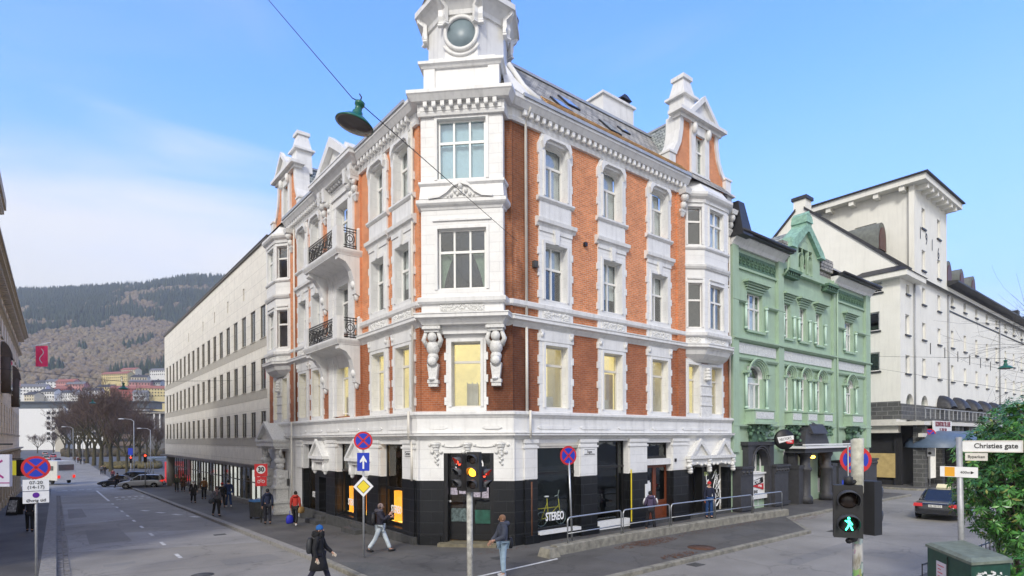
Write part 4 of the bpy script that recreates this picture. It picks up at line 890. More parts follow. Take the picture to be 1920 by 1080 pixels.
    m.add(A + B, [(i, i + 1, 7 + i, 6 + i) for i in range(5)] + [(5, 4, 3, 2, 1, 0)]); m.build('dormer_roof', M['tile'], HB)
    MB().box(base, us - .22, us + .22, n0 - yb, n0 - .3, 20.88, 21.0).build('dormer_ridge', M['zinc'], HB)

# --- main roof
m = MB(); zr = 20.4
e1, e2 = (10.35, 38.2), (10.35, 19.0)
m.add([(13.1, 16.2, 16.68), (28.25, 16.2, 16.68), (28.25, 19.6, zr), (13.95, 19.6, zr), (10.35, 19.0, 16.68), (10.35, 38.3, 16.68), (13.95, 38.3, zr), (20, 38.3, zr + .3), (20, 28, zr + .3), (28.25, 28, zr + .3)],
      [(0, 1, 2, 3), (4, 0, 3), (5, 4, 3, 6), (3, 2, 9, 8), (3, 8, 7, 6)])
m.build('roof', M['slate'], HB)
m = MB(); m.box(WF, 13.9, 28.2, 19.5, 19.75, zr - .02, zr + .1); m.build('roof_ridge', M['zinc'], HB)
def onroof(x, z): t = (z - 16.68) / (zr - 16.68); return (x, 16.2 + 3.4 * t, z)
nr = Vector((0, -(zr - 16.68), 3.4)).normalized(); ur = Vector((0, 3.4, zr - 16.68)).normalized()
for x, z, w, h in ((14.95, 19.7, .8, .4), (17.9, 18.9, .75, 1.0), (16.6, 17.95, .7, 1.0), (19.9, 18.2, .75, 1.1), (21.6, 18.9, .6, .5)):
    f = MB(); c = Vector(onroof(x, z)); X = Vector((1, 0, 0))
    def rb(mb, a, b, c0, c1, h0, h1): mb.add([c + X * u + ur * v + nr * q for q in (h0, h1) for v in (c0, c1) for u in (a, b)], [(0, 1, 3, 2), (4, 6, 7, 5), (0, 4, 5, 1), (2, 3, 7, 6), (0, 2, 6, 4), (1, 5, 7, 3)])
    rb(f, -w / 2, w / 2, -h / 2, h / 2, -.02, .07); o = f.build('skylight', M['darkroof'], HB)
    g = MB(); rb(g, -w / 2 + .08, w / 2 - .08, -h / 2 + .1, h / 2 - .1, .071, .08); g.build('pane', mat('skylight_glass', (.25, .3, .35), .05, var=0, spec=1), o)
m = MB()
for k in range(3):
    for a in range(5):
        x0 = 14.9 + a * 1.85; z0 = 16.98 + k * .14 + _j.uniform(-.02, .02); p0 = onroof(x0, z0); p1 = onroof(x0 + 1.8, z0 + _j.uniform(-.03, .03))
        m.tube([Vector(p0) + nr * .1, Vector(p1) + nr * .1], .036, 4)
    for a in range(6): pass
for a in range(7): x0 = 14.95 + a * 1.5; m.tube([Vector(onroof(x0, 16.9)) + nr * .07, Vector(onroof(x0, 17.38)) + nr * .09], .025, 4)
m.build('roof_boards', mat('raw_timber', (.62, .36, .15), .8, var=.4, scale=5), HB)
m = MB()
m.add([(13.0, 16.5, 16.7), (13.9, 16.25, 16.72), (14.7, 16.5, 16.95), (13.9, 17.6, 18.6), (13.4, 17.4, 18.7), (14.5, 16.75, 17.25)], [(0, 1, 2, 3, 4), (2, 5, 3)])
m.tube([(14.55, 16.35, 16.9), (14.2, 16.9, 17.6), (13.75, 17.3, 18.5)], .1, 6); m.build('flashing', M['white'], HB)
m = MB(); m.box(WF, 21.9, 24.3, 19.8, 20.9, 19.8, 21.6); m.box(WF, 21.8, 24.4, 19.7, 21.0, 21.6, 21.72); m.build('chimney', M['white'], HB)
m = MB(); m.box(WF, 23.5, 24.1, 19.9, 20.5, 21.72, 22.0); m.wbox(WF, 23.4, 24.2, 19.8, 20.6, 22.0, 22.3, .3, .1); m.build('chimney_cowl', M['darkroof'], HB)
# consoles under the cornice ends
m = MB()
for fr, u in ((RF, 23.8), (LF, 33.4), (LF, 24.4), (LF, 28.1), (RF, 28.0)):
    m.wbox(fr, u - .2, u + .2, 0, .5, 15.75, 15.98, -.05, -.05); m.ball(fr.p(u, .3, 15.6), (.2, .2, .22), 8, 6); m.ball(fr.p(u, .22, 15.25), (.16, .17, .2), 8, 6); m.wbox(fr, u - .08, u + .08, 0, .18, 14.72, 14.95, -.1, -.06); m.box(fr, u - .2, u + .2, 0, .25, 14.95, 15.06)
m.split('console', M['orn'], HB)

# --- centre of the left facade: balconies and pediment
RC = 26.25
m = MB()
for q in (RC - 1.55, RC + 1.05): m.box(LF, q, q + .5, -.02, .2, 12.6, 16.9); m.box(LF, q, q + .5, -.02, .16, 5.0, 12.2)
m.box(LF, RC - 1.05, RC + 1.05, -.02, .12, 15.2, 16.3); m.box(LF, RC - 1.1, RC + 1.1, .1, .2, 15.55, 15.68); m.box(LF, RC - 1.1, RC + 1.1, .1, .17, 15.95, 16.02)
for q, w in ((RC - 1.05, .30), (RC + .65, .40)):
    m.box(LF, q, q + w, -.3, .1, 5.1, 8.2); m.box(LF, q, q + w, -.3, .1, 8.6, 12.2); m.box(LF, q, q + w, -.3, .1, 12.7, 15.3)
for a, b in ((7.62, 8.2), (11.3, 12.1), (15.2, 15.5)): m.box(LF, RC - 1.05, RC + 1.05, -.3, .09, a, b)
m.split('centre_pilasters', M['wblock'], HB)
m = MB()
m.sweep([(10.75, RC + 2.2), (10.3, RC + 2.2), (10.3, RC - 2.2), (10.75, RC - 2.2)], corn(16.2, 16.75, .35)); m.box(LF, RC - 2.15, RC + 2.15, -.4, .43, 16.2, 16.7)
m.prism(LF, [(RC - 1.9, 16.7), (RC + 1.9, 16.7), (RC, 18.0)], -2.2, .42)
m.prism(LF, [(RC - 2.2, 16.7), (RC - 1.65, 16.7), (RC, 17.75), (RC + 1.65, 16.7), (RC + 2.2, 16.7), (RC, 18.22)], .4, .68)
m.prism(LF, [(RC - 2.2, 16.72), (RC + 2.2, 16.72), (RC, 18.24)], -2.2, -.1)
for q in (RC - 1.9, RC - 1.3, RC + 1.3, RC + 1.9): m.wbox(LF, q - .13, q + .13, .1, .5, 15.6, 16.25, -.03, -.03); m.ball(LF.p(q, .3, 15.55), (.14, .16, .2), 8, 6); m.ball(LF.p(q, .2, 15.2), (.1, .1, .14), 8, 6)
m.build('centre_pediment', M['white'], HB)
for zf in (8.3, 12.25):
    a, b = 24.15, 28.35; p = 1.15
    m = MB(); m.sweep([(10.75, b), (10.75 - p, b), (10.75 - p, a), (10.75, a)], [(-.3, zf - .1), (.0, zf - .1), (.05, zf), (.08, zf + .08), (.08, zf + .16), (-.3, zf + .18)]); m.box(LF, a, b, 0, p, zf - .12, zf + .17)
    for q in (a + .02, b - .42):                        # side scrolls carrying the slab
        m.prism(Fr(LF.p(q, 0, 0), LF.n, LF.u), [(0, zf - .1), (p - .08, zf - .1), (p - .08, zf - .3), (.75, zf - .42), (.5, zf - .75), (.34, zf - 1.3), (.3, zf - 1.75), (0, zf - 1.9)], 0, .4)
        m.ball(LF.p(q + .2, .3, zf - 1.35), (.16, .18, .2), 8, 6); m.ball(LF.p(q + .2, .16, zf - 1.85), (.12, .12, .2), 8, 6)
    m.prism(Fr(LF.p(a + .4, 0, 0), LF.n, LF.u), [(0, zf - .1), (p - .1, zf - .1), (.2, zf - .3), (0, zf - .9)], 0, b - a - .8)
    zt = zf + 1.1
    for u0, u1 in ((a, a + .5), (b - .5, b)): m.box(LF, u0, u1, p - .14, p + .02, zf + .16, zt)
    for q in (a, b - .12): m.box(LF, q, q + .12, .85, p, zf + .16, zt); m.box(LF, q, q + .12, .0, .22, zf + .16, zt); m.ball(LF.p(q + .06, .11, zt), (.11, .07, .1), 8, 6)
    m.build('balcony', M['white'], HB)
    r = MB()
    def rail(P0, P1):
        P0 = Vector(P0); P1 = Vector(P1); d = P1 - P0; Lh = d.length; d = d / Lh
        for z in (.06, .16, .78, .9): r.tube([P0 + Vector((0, 0, z)), P1 + Vector((0, 0, z))], .024, 4)
        k = max(3, int(Lh / .14))
        for i in range(k + 1): q = P0 + d * Lh * i / k; r.tube([q, q + Vector((0, 0, .92))], .015, 4)
        k2 = max(1, int(Lh / .45))
        for i in range(k2):
            c = P0 + d * Lh * (i + .5) / k2 + Vector((0, 0, .47))
            for sc in (.12, .22): r.tube([c + d * sc * math.cos(t) + Vector((0, 0, sc * 1.15 * math.sin(t))) for t in [j * math.pi / 6 for j in range(13)]], .020, 4, cap=False)
    zz = zf + .17
    rail(LF.p(a + .5, p - .06, zz), LF.p(b - .5, p - .06, zz)); rail(LF.p(a + .06, .22, zz), LF.p(a + .06, .85, zz)); rail(LF.p(b - .06, .22, zz), LF.p(b - .06, .85, zz))
    r.build('balcony_railing', M['iron'], HB)
for z0, z1 in ((5.2, 7.62), (8.75, 11.3), (12.75, 15.2)):
    window(HB, LF, RIS[0], RIS[1], z0, z1, tr=.72, mul=1, curtain=('curtain', .1, 1) if z0 > 10 else None)
# downpipes
m = MB()
for fr, u in ((RF, 13.93),):
    m.tube([fr.p(u, .09, 2.3), fr.p(u, .09, 3.9)], .05, 8); m.tube([fr.p(u, .1, 5.0), fr.p(u, .1, 8.2)], .055, 8); m.tube([fr.p(u, .1, 8.6), fr.p(u, .1, 16.05), fr.p(u, .4, 16.4)], .055, 8); m.tube([fr.p(u, .3, 4.0), fr.p(u, .3, 5.05)], .05, 8)
m.tube([LF.p(19.35, .3, 3.96), LF.p(19.35, .3, 5.05)], .05, 8); m.tube([LF.p(19.35, .1, 5.0), LF.p(19.35, .1, 16.05)], .055, 8); m.tube([LF.p(19.35, .17, 2.4), LF.p(19.35, .17, 3.9)], .05, 8)
m.tube([LF.p(33.0, .14, 5), LF.p(33.0, .14, 16.0)], .055, 8); m.tube([LF.p(33.1, .3, -.2), LF.p(33.1, .3, 5)], .05, 8); m.tube([RF.p(28.1, .1, 5), RF.p(28.1, .1, 15.9)], .05, 8)
m.split('downpipe', M['cream'], HB)
m = MB(); m.tube([RF.p(14.1, .14, .1), RF.p(14.1, .14, 2.35)], .04, 6); m.build('rusty_pipe', mat('rust', (.12, .05, .025), .8, var=.4), HB)
m = MB(); m.box(RF, 14.3, 14.48, 0, .16, 10.55, 10.8); m.build('junction_box', M['plinth'], HB)
m = MB(); m.box(RF, 17.1, 17.25, 0, .12, 11.95, 12.1); m.box(RF, 23.1, 23.2, .12, .2, 2.85, 3.0); m.split('wall_lamp', M['blackp'], HB)
# bicycle behind the right-hand window
# ================================================================== helper: point at a photo pixel column and depth, used for measuring the survey of far things
def at(px, t, z=None, py=None):
    dx = px - 960; X = dx / 1070
    p = RGT * X * t + FWD * t
    if py is not None: z = 4 - ((py - 822) + .005 * dx) / 1070 * t
    return Vector((p.x, p.y, z if z is not None else gz(p.y)))
# ================================================================== office building
M['clad'] = brick_mat('office_cladding', (.80, .765, .675), (.78, .745, .655), (.50, .475, .41), 2.45, .86, .012, .01, .6, .1, offset=0, fine=(.97, 1.02), strong=.4)
M['clad2'] = mat('window_spandrel', (.50, .47, .40), .6, var=.1)
M['bronze'] = mat('bronze_frame', (.10, .085, .07), .4, .3, var=.1)
M['glassdk'] = glass_mat('office_glass', (.75, .8, .8), 2.0)
OB = empty('office_building', (14, 60, gz(60)), 'long pale cream office block with rows of dark upright windows and a glazed ground floor', 'building')
OY0, OY1 = 38.45, 83.4
m = MB(); wy = [OY0 + 1.35 + 2.45 * i for i in range(18)]
rows = [(10.75, 12.9), (7.35, 9.4), (4.15, 5.9)]
holes = [(y - .62, y + .62, a, b) for y in wy for a, b in rows] + [(wy[i] - .2, wy[i] + .2, 14.1, 15.0) for i in (2, 4, 6, 8, 11)]
cut_wall(m, LF, OY0, OY1, 2.25, 17.0, -.3, 0, holes)
m.box(WF, 11.05, 26, OY1 - .3, OY1, 2.3, 17.0); m.box(WF, 11.05, 26, OY0, OY0 + .3, -1, 17.0)
m.build('wall', M['clad'], OB)
m = MB(); m.box(LF, OY0 - .1, OY1 + .15, -16, .12, 16.98, 17.12); m.box(LF, OY0 - .1, OY1 + .15, -.1, .15, 17.1, 17.16); m.build('roof_edge', M['bronze'], OB)
m = MB(); m.box(LF, OY0, OY1, -3.5, -3.2, -2, 16.8)
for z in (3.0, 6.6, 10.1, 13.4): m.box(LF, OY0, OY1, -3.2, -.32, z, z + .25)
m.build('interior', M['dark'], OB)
cw = random.Random(2)
for y in wy:
    for a, b in rows:
        f = MB(); n = -.05
        for q0, q1 in ((y - .62, y - .56), (y + .56, y + .62), (y - .03, y + .03) if False else (y - .62, y - .56)): f.box(LF, q0, q1, n - .06, n, a, b)
        f.box(LF, y - .62, y + .62, n - .06, n, a, a + .06); f.box(LF, y - .62, y + .62, n - .06, n, b - .06, b); f.box(LF, y - .02, y + .02, n - .06, n, a, b)
        w = f.build('window', M['bronze'], OB); MB().box(LF, y - .6, y + .6, n - .04, n - .03, a + .03, b - .03).build('pane', M['glassdk'], w)
        if cw.random() < .6:
            zc = a + (b - a) * cw.uniform(.1, .6); c = MB(); c.box(LF, y - .55, y + .55, n - .14, n - .12, zc, b - .05); c.build('blind', M['clad2'], w)
m = MB()
for a, b in rows: m.box(LF, OY0 + .4, OY1 - .4, -.01, .012, a - .62, a - .02)
m.split('spandrel_band', M['clad2'], OB)
m = MB()
for y in wy:
    for a, b in rows: m.box(LF, y - .66, y + .66, 0, .05, a - .05, a)
m.build('window_sills', M['clad2'], OB, kind='stuff')
m = MB(); m.box(LF, OY0, OY1 + .3, -.5, .5, 2.08, 2.2); m.box(LF, OY0, OY1 + .3, -.5, .44, 2.2, 2.26); m.build('canopy', M['bronze'], OB)
m = MB(); y = OY0 + .6; k = 0
while y < 79:
    w = .14 if k % 4 else .3
    m.box(LF, y, y + w * .6, -.42, -.3, gz(y) - .2, 2.1); y += 1.32; k += 1
m.box(LF, OY0, 79.2, -.4, -.32, .9, .96)
mf = m.build('shopfront_frame', M['bronze'], OB)
b = MB(); b.add([LF.p(OY0, -.36, gz(OY0)), LF.p(79.2, -.36, gz(79.2)), LF.p(79.2, -.36, 2.1), LF.p(OY0, -.36, 2.1)], [(0, 1, 2, 3)]); b.build('pane', M['shopglass'], mf, recalc=False)
b = MB(); 
for yy in (42, 46, 53, 60, 66, 72): b.box(LF, yy, yy + 2.2, -1.6, -1.4, gz(yy), 1.6)
b.split('display_wall', mat('shop_interior_glow', (.7, .7, .66), .7, var=.2, emit=(1, .97, .88), est=.4), OB)  # faint glow put into the walls, as if shop lamps were on
b = MB(); b.plan([(11.05, OY0), (20, OY0), (20, OY1), (11.05, OY1)], lambda y: gz(y) - .1, lambda y: gz(y) + .02); b.build('shop_floor', M['plinth'], OB)
b = MB(); b.plan([(10.85, OY0), (11.2, OY0), (11.2, 79), (10.85, 79)], lambda y: gz(y) - .1, lambda y: gz(y) + .28); b.build('shop_plinth', M['kerb'], OB)
MB().tube([(11.05, 81.4, gz(81) - .1), (11.05, 81.4, 2.1)], .42, 20).build('column', M['clad2'], OB)
b = MB(); b.box(LF, 68, 69.5, -.28, -.26, .3, 1.9); b.box(LF, 73.5, 75.5, -1.0, -.95, .0, 1.9); b.build('red_poster', mat('red_poster', (.45, .04, .05), .5, var=.5), OB)
# glazed canopy and red kiosk beyond it
KI = empty('canopy_shelter', (14, 92, gz(92)), 'glass street canopy on thin posts beside the red booth at the far crossing', 'canopy')
m = MB(); a = at(250, 86); c = at(310, 80)
m.wbox(WF, 9.5, 16, 86, 92, 1.55, 1.75, .1, .1); m.build('canopy_roof', mat('canopy_glass', (.30, .38, .42), .25, var=.2), KI)
m = MB()
for x, y in ((9.8, 86.3), (9.8, 91.6), (15.7, 86.3), (15.7, 91.6)): m.tube([(x, y, gz(y) - .1), (x, y, 1.6)], .06, 6)
m.split('post', M['steel'], KI)
BO = empty('red_booth', (13.6, 95, gz(95)), 'bright red advertising booth beyond the silver car at the crossing', 'booth')
MB().box(WF, 12.2, 15.8, 94, 95, -2.2, .9).build('panel', mat('booth_red', (.62, .02, .04), .4, var=.1, emit=(1, .05, .05), est=.2), BO)
m = MB(); m.box(WF, 12.6, 13.8, 93.9, 94, -.9, .3); m.build('white_emblem', M['signwhite'], BO)

# ================================================================== ochre building at the left edge
M['ochre'] = brick_mat('ochre_render', (.78, .61, .42), (.76, .59, .405), (.5, .38, .26), 1.4, .5, .01, .008, .85, .2, fine=(.94, 1.04), strong=.5)
M['ochre2'] = mat('ochre_trim', (.50, .40, .28), .8, var=.2, bump=.2)
LB = empty('ochre_building', (-6, 60, gz(60)), 'ochre rendered building at the left edge with brown barrel awnings and a heavy roof cornice', 'building')
LX = Fr((-3.2, 0, 0), (0, 1, 0), (1, 0, 0)); Y0, Y1 = 24, 84.4
ly = [27 + 3.1 * i for i in range(19)]
H = [(y - .6, y + .6, a, b) for y in ly for a, b in ((4.6, 6.9), (8.3, 10.6), (11.9, 13.4), (14.0, 15.0))]
m = MB(); cut_wall(m, LX, Y0, Y1, 3.2, 15.3, -.35, 0, H); m.box(WF, -14, -3.55, Y1 - .3, Y1, -2, 15.3); m.box(WF, -14, -3.55, Y0, Y0 + .3, -2, 15.3); m.build('wall', M['ochre'], LB)
m = MB(); m.box(LX, Y0, Y1, -12, -2.2, -2, 15); m.build('interior', M['dark'], LB)
m = MB(); m.sweep([(-3.2, Y0), (-3.2, Y1 + .2)], corn(3.0, 3.35, .4), side=1); m.sweep([(-3.2, Y0), (-3.2, Y1 + .2)], corn(13.45, 13.75, .3), side=1)
m.sweep([(-3.2, Y0), (-3.2, Y1 + .3)], corn(15.2, 15.7, .75), side=1); m.box(LX, Y0, Y1 + .6, -11, .85, 15.68, 15.85)
for y in [24.3 + .8 * i for i in range(75)]: m.box(LX, y, y + .25, 0, .5, 15.0, 15.3)
m.build('cornice', M['ochre2'], LB)
for i, y in enumerate(ly):
    for a, b in ((4.6, 6.9), (8.3, 10.6), (11.9, 13.4), (14.0, 15.0)):
        if y < 38: continue
        f = MB(); 
        for q in ((y - .6, y - .52), (y + .52, y + .6), (y - .03, y + .03)): f.box(LX, *q, -.2, -.14, a, b)
        f.box(LX, y - .6, y + .6, -.2, -.14, b - .08, b); f.box(LX, y - .6, y + .6, -.2, -.14, a, a + .08); f.box(LX, y - .7, y + .7, -.1, .12, a - .12, a)
        w = f.build('window', M['ochre2'], LB); b_ = MB(); b_.add([LX.p(y - .55, -.18, a), LX.p(y + .55, -.18, a), LX.p(y + .55, -.18, b), LX.p(y - .55, -.18, b)], [(0, 1, 2, 3)]); b_.build('pane', M['glassdk'], w, recalc=False)
m = MB(); m.box(LX, 22, 45.2, -11, .55, 15.9, 17.5); m.box(LX, 22, 45.5, -11, .85, 17.5, 17.75); m.box(LX, 22, 45.5, -11, .95, 17.75, 18.35)
for y in [24.3 + .8 * i for i in range(26)]: m.box(LX, y, y + .3, .5, .82, 17.2, 17.5)
m.build('raised_attic', M['ochre2'], LB)
# ground floor piers and shop openings
m = MB()
for i in range(20):
    y = 25.4 + 3.1 * i; m.box(LX, y - .45, y + .45, -.4, .12, gz(y) - .2, 3.05); m.box(LX, y - .5, y + .5, -.3, .2, gz(y) - .2, gz(y) + .5); m.box(LX, y - .5, y + .5, -.3, .18, 2.75, 3.0)
m.split('pier', M['ochre2'], LB)
m = MB(); m.box(LX, Y0, Y1, -.45, -.35, -2, 3.0); m.build('shopfront', M['glassdk'], LB)
m = MB(); m.box(LX, Y0, Y1, -.3, .04, 2.3, 2.9); m.build('peach_fascia', mat('peach', (.62, .33, .18), .7, var=.2), LB)
for k, (y, zt) in enumerate(((58.2, 11.5), (71, 11.0), (45, 11.8))):
    m = MB(); m.smooth = True; n = 10; vs = []
    for j in range(n + 1):
        a = math.pi / 2 * j / n; vs += [LX.p(y + s_, 0.05 + .6 * math.sin(a), zt - 1.2 * (1 - math.cos(a))) for s_ in (-.9, .9)]
    m.add(vs, [(2 * j, 2 * j + 1, 2 * j + 3, 2 * j + 2) for j in range(n)])
    for s_ in (-.9, .9): m.add([LX.p(y + s_, .05, zt - 1.2)] + [LX.p(y + s_, .05 + .6 * math.sin(math.pi / 2 * j / n), zt - 1.2 * (1 - math.cos(math.pi / 2 * j / n))) for j in range(n + 1)], [list(range(n + 2))])
    m.box(LX, y - .9, y + .9, .0, .55, zt - 3.8, zt - 1.2) if k < 2 else None
    m.build('awning', mat('brown_awning', (.11, .08, .06), .8, var=.2), LB)
    if k < 2: m = MB(); m.box(LX, y - .7, y + .7, .56, .6, zt - 3.6, zt - 1.4); m.build('bay_pane', M['glassdk'], LB)
def hangsign(name, label, y, z0, z1, n0, n1, mt, cat='sign'):
    s = MB(); s.box(LX, y - .06, y + .06, n0, n1, z0, z1); o = s.build(name, mt); tag(o, label, cat); return o
# red pennant flag
FL_ = empty('flag', LX.p(82.5, 0, 9.6), 'pinkish red banner flag on an angled white pole from the ochre building', 'flag')
MB().tube([LX.p(82.5, 0, 14.0), LX.p(82.0, 2.8, 15.0)], .04, 6).build('pole', M['signwhite'], FL_)
m = MB(); m.smooth = True; vs = []; k = 8
for j in range(9):
    for i in range(k + 1): u = i / k; vs.append(LX.p(82.2 + .10 * math.sin(u * 5 + j * .5), 1.5 + 1.05 * u, 14.6 - .1 * (1 - u) - 2.3 * j / 8))
m.add(vs, [(j * 9 + i, j * 9 + i + 1, j * 9 + 10 + i, j * 9 + 9 + i) for j in range(8) for i in range(8)]); fo = m.build('banner', mat('flag_red', (.85, .04, .14), .7, var=.15), FL_, recalc=False)
m = MB(); m.tube([LX.p(82.0, 2.0 + .17 * math.sin(t), 14.2 - .24 * t) for t in [i * .6 for i in range(12)]], .035, 4); m.build('banner_script', M['signwhite'], FL_)

# ================================================================== hill with its forest
def hill_h(a, d):
    s = max(0, min(1, (d - 480) / 1050)); h = 395 * (s ** 1.12)
    h *= 1 + .025 * math.sin(a / 190 + 1.0) * s + .05 * math.sin(a / 75) * s + .10 * (a + 1000) / 600 * s
    h += 20 * noise.noise(Vector((a / 210, d / 210, 0))) * s; h += s * 34 * math.exp(-((a + 1010) / 170) ** 2)
    t = max(0, min(1, (-150 - a) / 350)); t = t * t * (3 - 2 * t)
    if d > 1530: h *= max(.2, 1 - (d - 1530) / 900)
    return -2.4 + max(0, h) * t
vs = []; AS = [-1900 + 50 * i for i in range(36)]; DS = [440 + 40 * i for i in range(36)]
for d in DS:
    for a in AS: p = RGT * a + FWD * d; vs.append((p.x, p.y, hill_h(a, d)))
m = MB(); m.smooth = True; nA = len(AS); m.add(vs, [(j * nA + i, j * nA + i + 1, (j + 1) * nA + i + 1, (j + 1) * nA + i) for j in range(len(DS) - 1) for i in range(nA - 1) if vs[j * nA + i][0] > -1100])
struct(m.build('hill', mat('hillside', (.115, .085, .06), .95, var=.5, scale=.03)))
fr_ = random.Random(21)
con = MB(); dec = MB(); dec2 = MB(); dec.smooth = dec2.smooth = True
def cone(mb, p, h, r, k=5):
    a0 = fr_.random() * 6
    for z0, z1, rr0 in ((.1, .62, 1), (.42, 1.0, .68)):
        vs = [(p.x + r * rr0 * math.cos(a0 + 2 * math.pi * q / k), p.y + r * rr0 * math.sin(a0 + 2 * math.pi * q / k), p.z + h * z0) for q in range(k)] + [(p.x, p.y, p.z + h * z1)]
        mb.add(vs, [(q, (q + 1) % k, k) for q in range(k)])
def blob(mb, p, r, h):
    vs = []; k = 6
    for j, (rr0, zz) in enumerate(((.5, .15), (1, .45), (.8, .8))):
        for q in range(k): a = 2 * math.pi * q / k + j * .5; f = fr_.uniform(.75, 1.2); vs.append((p.x + r * rr0 * f * math.cos(a), p.y + r * rr0 * f * math.sin(a), p.z + h * zz * fr_.uniform(.9, 1.1)))
    vs.append((p.x, p.y, p.z + h)); 
    mb.add(vs, [(j * k + q, j * k + (q + 1) % k, (j + 1) * k + (q + 1) % k, (j + 1) * k + q) for j in range(2) for q in range(k)] + [(2 * k + q, 2 * k + (q + 1) % k, 3 * k) for q in range(k)])
cnt = 0
while cnt < 17000:
    d = 560 + 1000 * fr_.random() ** .8; a = -d * fr_.uniform(.42, .98); h = hill_h(a, d)
    p = RGT * a + FWD * d; p = Vector((p.x, p.y, h - 2)); cl = noise.noise(Vector((a / 130, h / 55, 3))) + .5 * noise.noise(Vector((a / 45, h / 22, 7)))
    cl += (h - 205) / 330; cl += .35 * noise.noise(Vector((a / 16, h / 9, 4)))
    if d < 760 and cl < .5 and fr_.random() < .5: continue
    if cl > .12: cone(con, p, fr_.uniform(15, 27), fr_.uniform(3.2, 5.2))
    else: blob(dec if noise.noise(Vector((a / 60, d / 60, 9))) > -.05 else dec2, p, fr_.uniform(3.6, 6.4), fr_.uniform(10, 16))
    cnt += 1
def leafy(name, c1, c2, sc=.05):
    m, nd, lk, b = newmat(name); P = pos_coord(nd, lk); n = noise_n(nd, lk, P, sc, 3, .7); n2 = noise_n(nd, lk, P, sc * 9, 2, .8)
    c = mixc(nd, lk, 1, ramp(nd, lk, n, [(.35, c1), (.65, c2)]), ramp(nd, lk, n2, [(.3, (.6,) * 3), (.7, (1.35,) * 3)]), 'MULTIPLY'); lk.new(c, b.inputs['Base Color']); b.inputs['Roughness'].default_value = .95; return m
for mb, nm, c1, c2 in ((con, 'conifer_forest', (.022, .040, .022), (.045, .068, .036)), (dec, 'bare_forest', (.145, .11, .070), (.22, .17, .115)), (dec2, 'bare_forest', (.15, .12, .07), (.24, .19, .12))):
    o = mb.build(nm, leafy(nm, c1, c2), recalc=False); o['kind'] = 'stuff'; o['label'] = 'dark conifers over the upper hillside' if nm[0] == 'c' else 'bare brown wood over the lower hillside'; o['category'] = 'forest'

# ---- hillside houses
def far_house(px, py, t, w, h, d, wall, roof, label, cat='house', floors=2, rz=0, name='hillside_house'):
    p = at(px, t, py=py); H = empty(name, p, label, cat, 'houses on the foot of the hill' if name == 'hillside_house' else None)
    F = RotF(p, math.atan2(RGT.y, RGT.x) + rz); F = Fr(F.o, F.u, -F.n)
    wl = MB(); wl.box(F, -w / 2, w / 2, -d, 0, -14, h); wl.prism(Fr(F.o, F.n, F.u), [(0, h), (-d, h), (-d / 2, h + d * .28)], -w / 2, w / 2); wl.build('wall', wall, H)
    r = MB(); e = .5
    for s0, s1 in ((.5, -d / 2), (-d - .5, -d / 2)):
        zz = h + d * .28; q = [F.p(-w / 2 - e, s0, h - .2), F.p(w / 2 + e, s0, h - .2), F.p(w / 2 + e, s1, zz + .25), F.p(-w / 2 - e, s1, zz + .25)]
        q2 = [v + Vector((0, 0, .25)) for v in q]; r.add(q + q2, [(0, 1, 2, 3), (7, 6, 5, 4), (0, 4, 5, 1), (1, 5, 6, 2), (2, 6, 7, 3), (3, 7, 4, 0)])
    ro = r.build('roof', roof, H); c = MB(); c.box(F, w * .1, w * .1 + .9, -d / 2 - .5, -d / 2 + .5, h + d * .25, h + d * .28 + 1.4); c.build('chimney', M['plinth'], ro)
    k = max(2, int(w / 2.6))
    for fl in range(floors):
        for i in range(k):
            u = -w / 2 + (i + .5) * w / k; b = MB(); z = h * (fl + .35) / floors; b.box(F, u - .55, u + .55, -.02, .08, z, z + h / floors * .45); b.build('window', M['blackp'], H)
hm = {n: mat('house_' + n, c, .8, var=.1, scale=.3) for n, c in dict(white=(.72, .72, .70), yellow=(.62, .52, .25), pink=(.50, .24, .22), red=(.34, .09, .07), grey=(.42, .44, .45), cream=(.62, .56, .42)).items()}
rm = {n: mat('roofing_' + n, c, .8, var=.2, scale=.3) for n, c in dict(dark=(.05, .05, .055), red=(.30, .11, .08), grey=(.16, .16, .17)).items()}
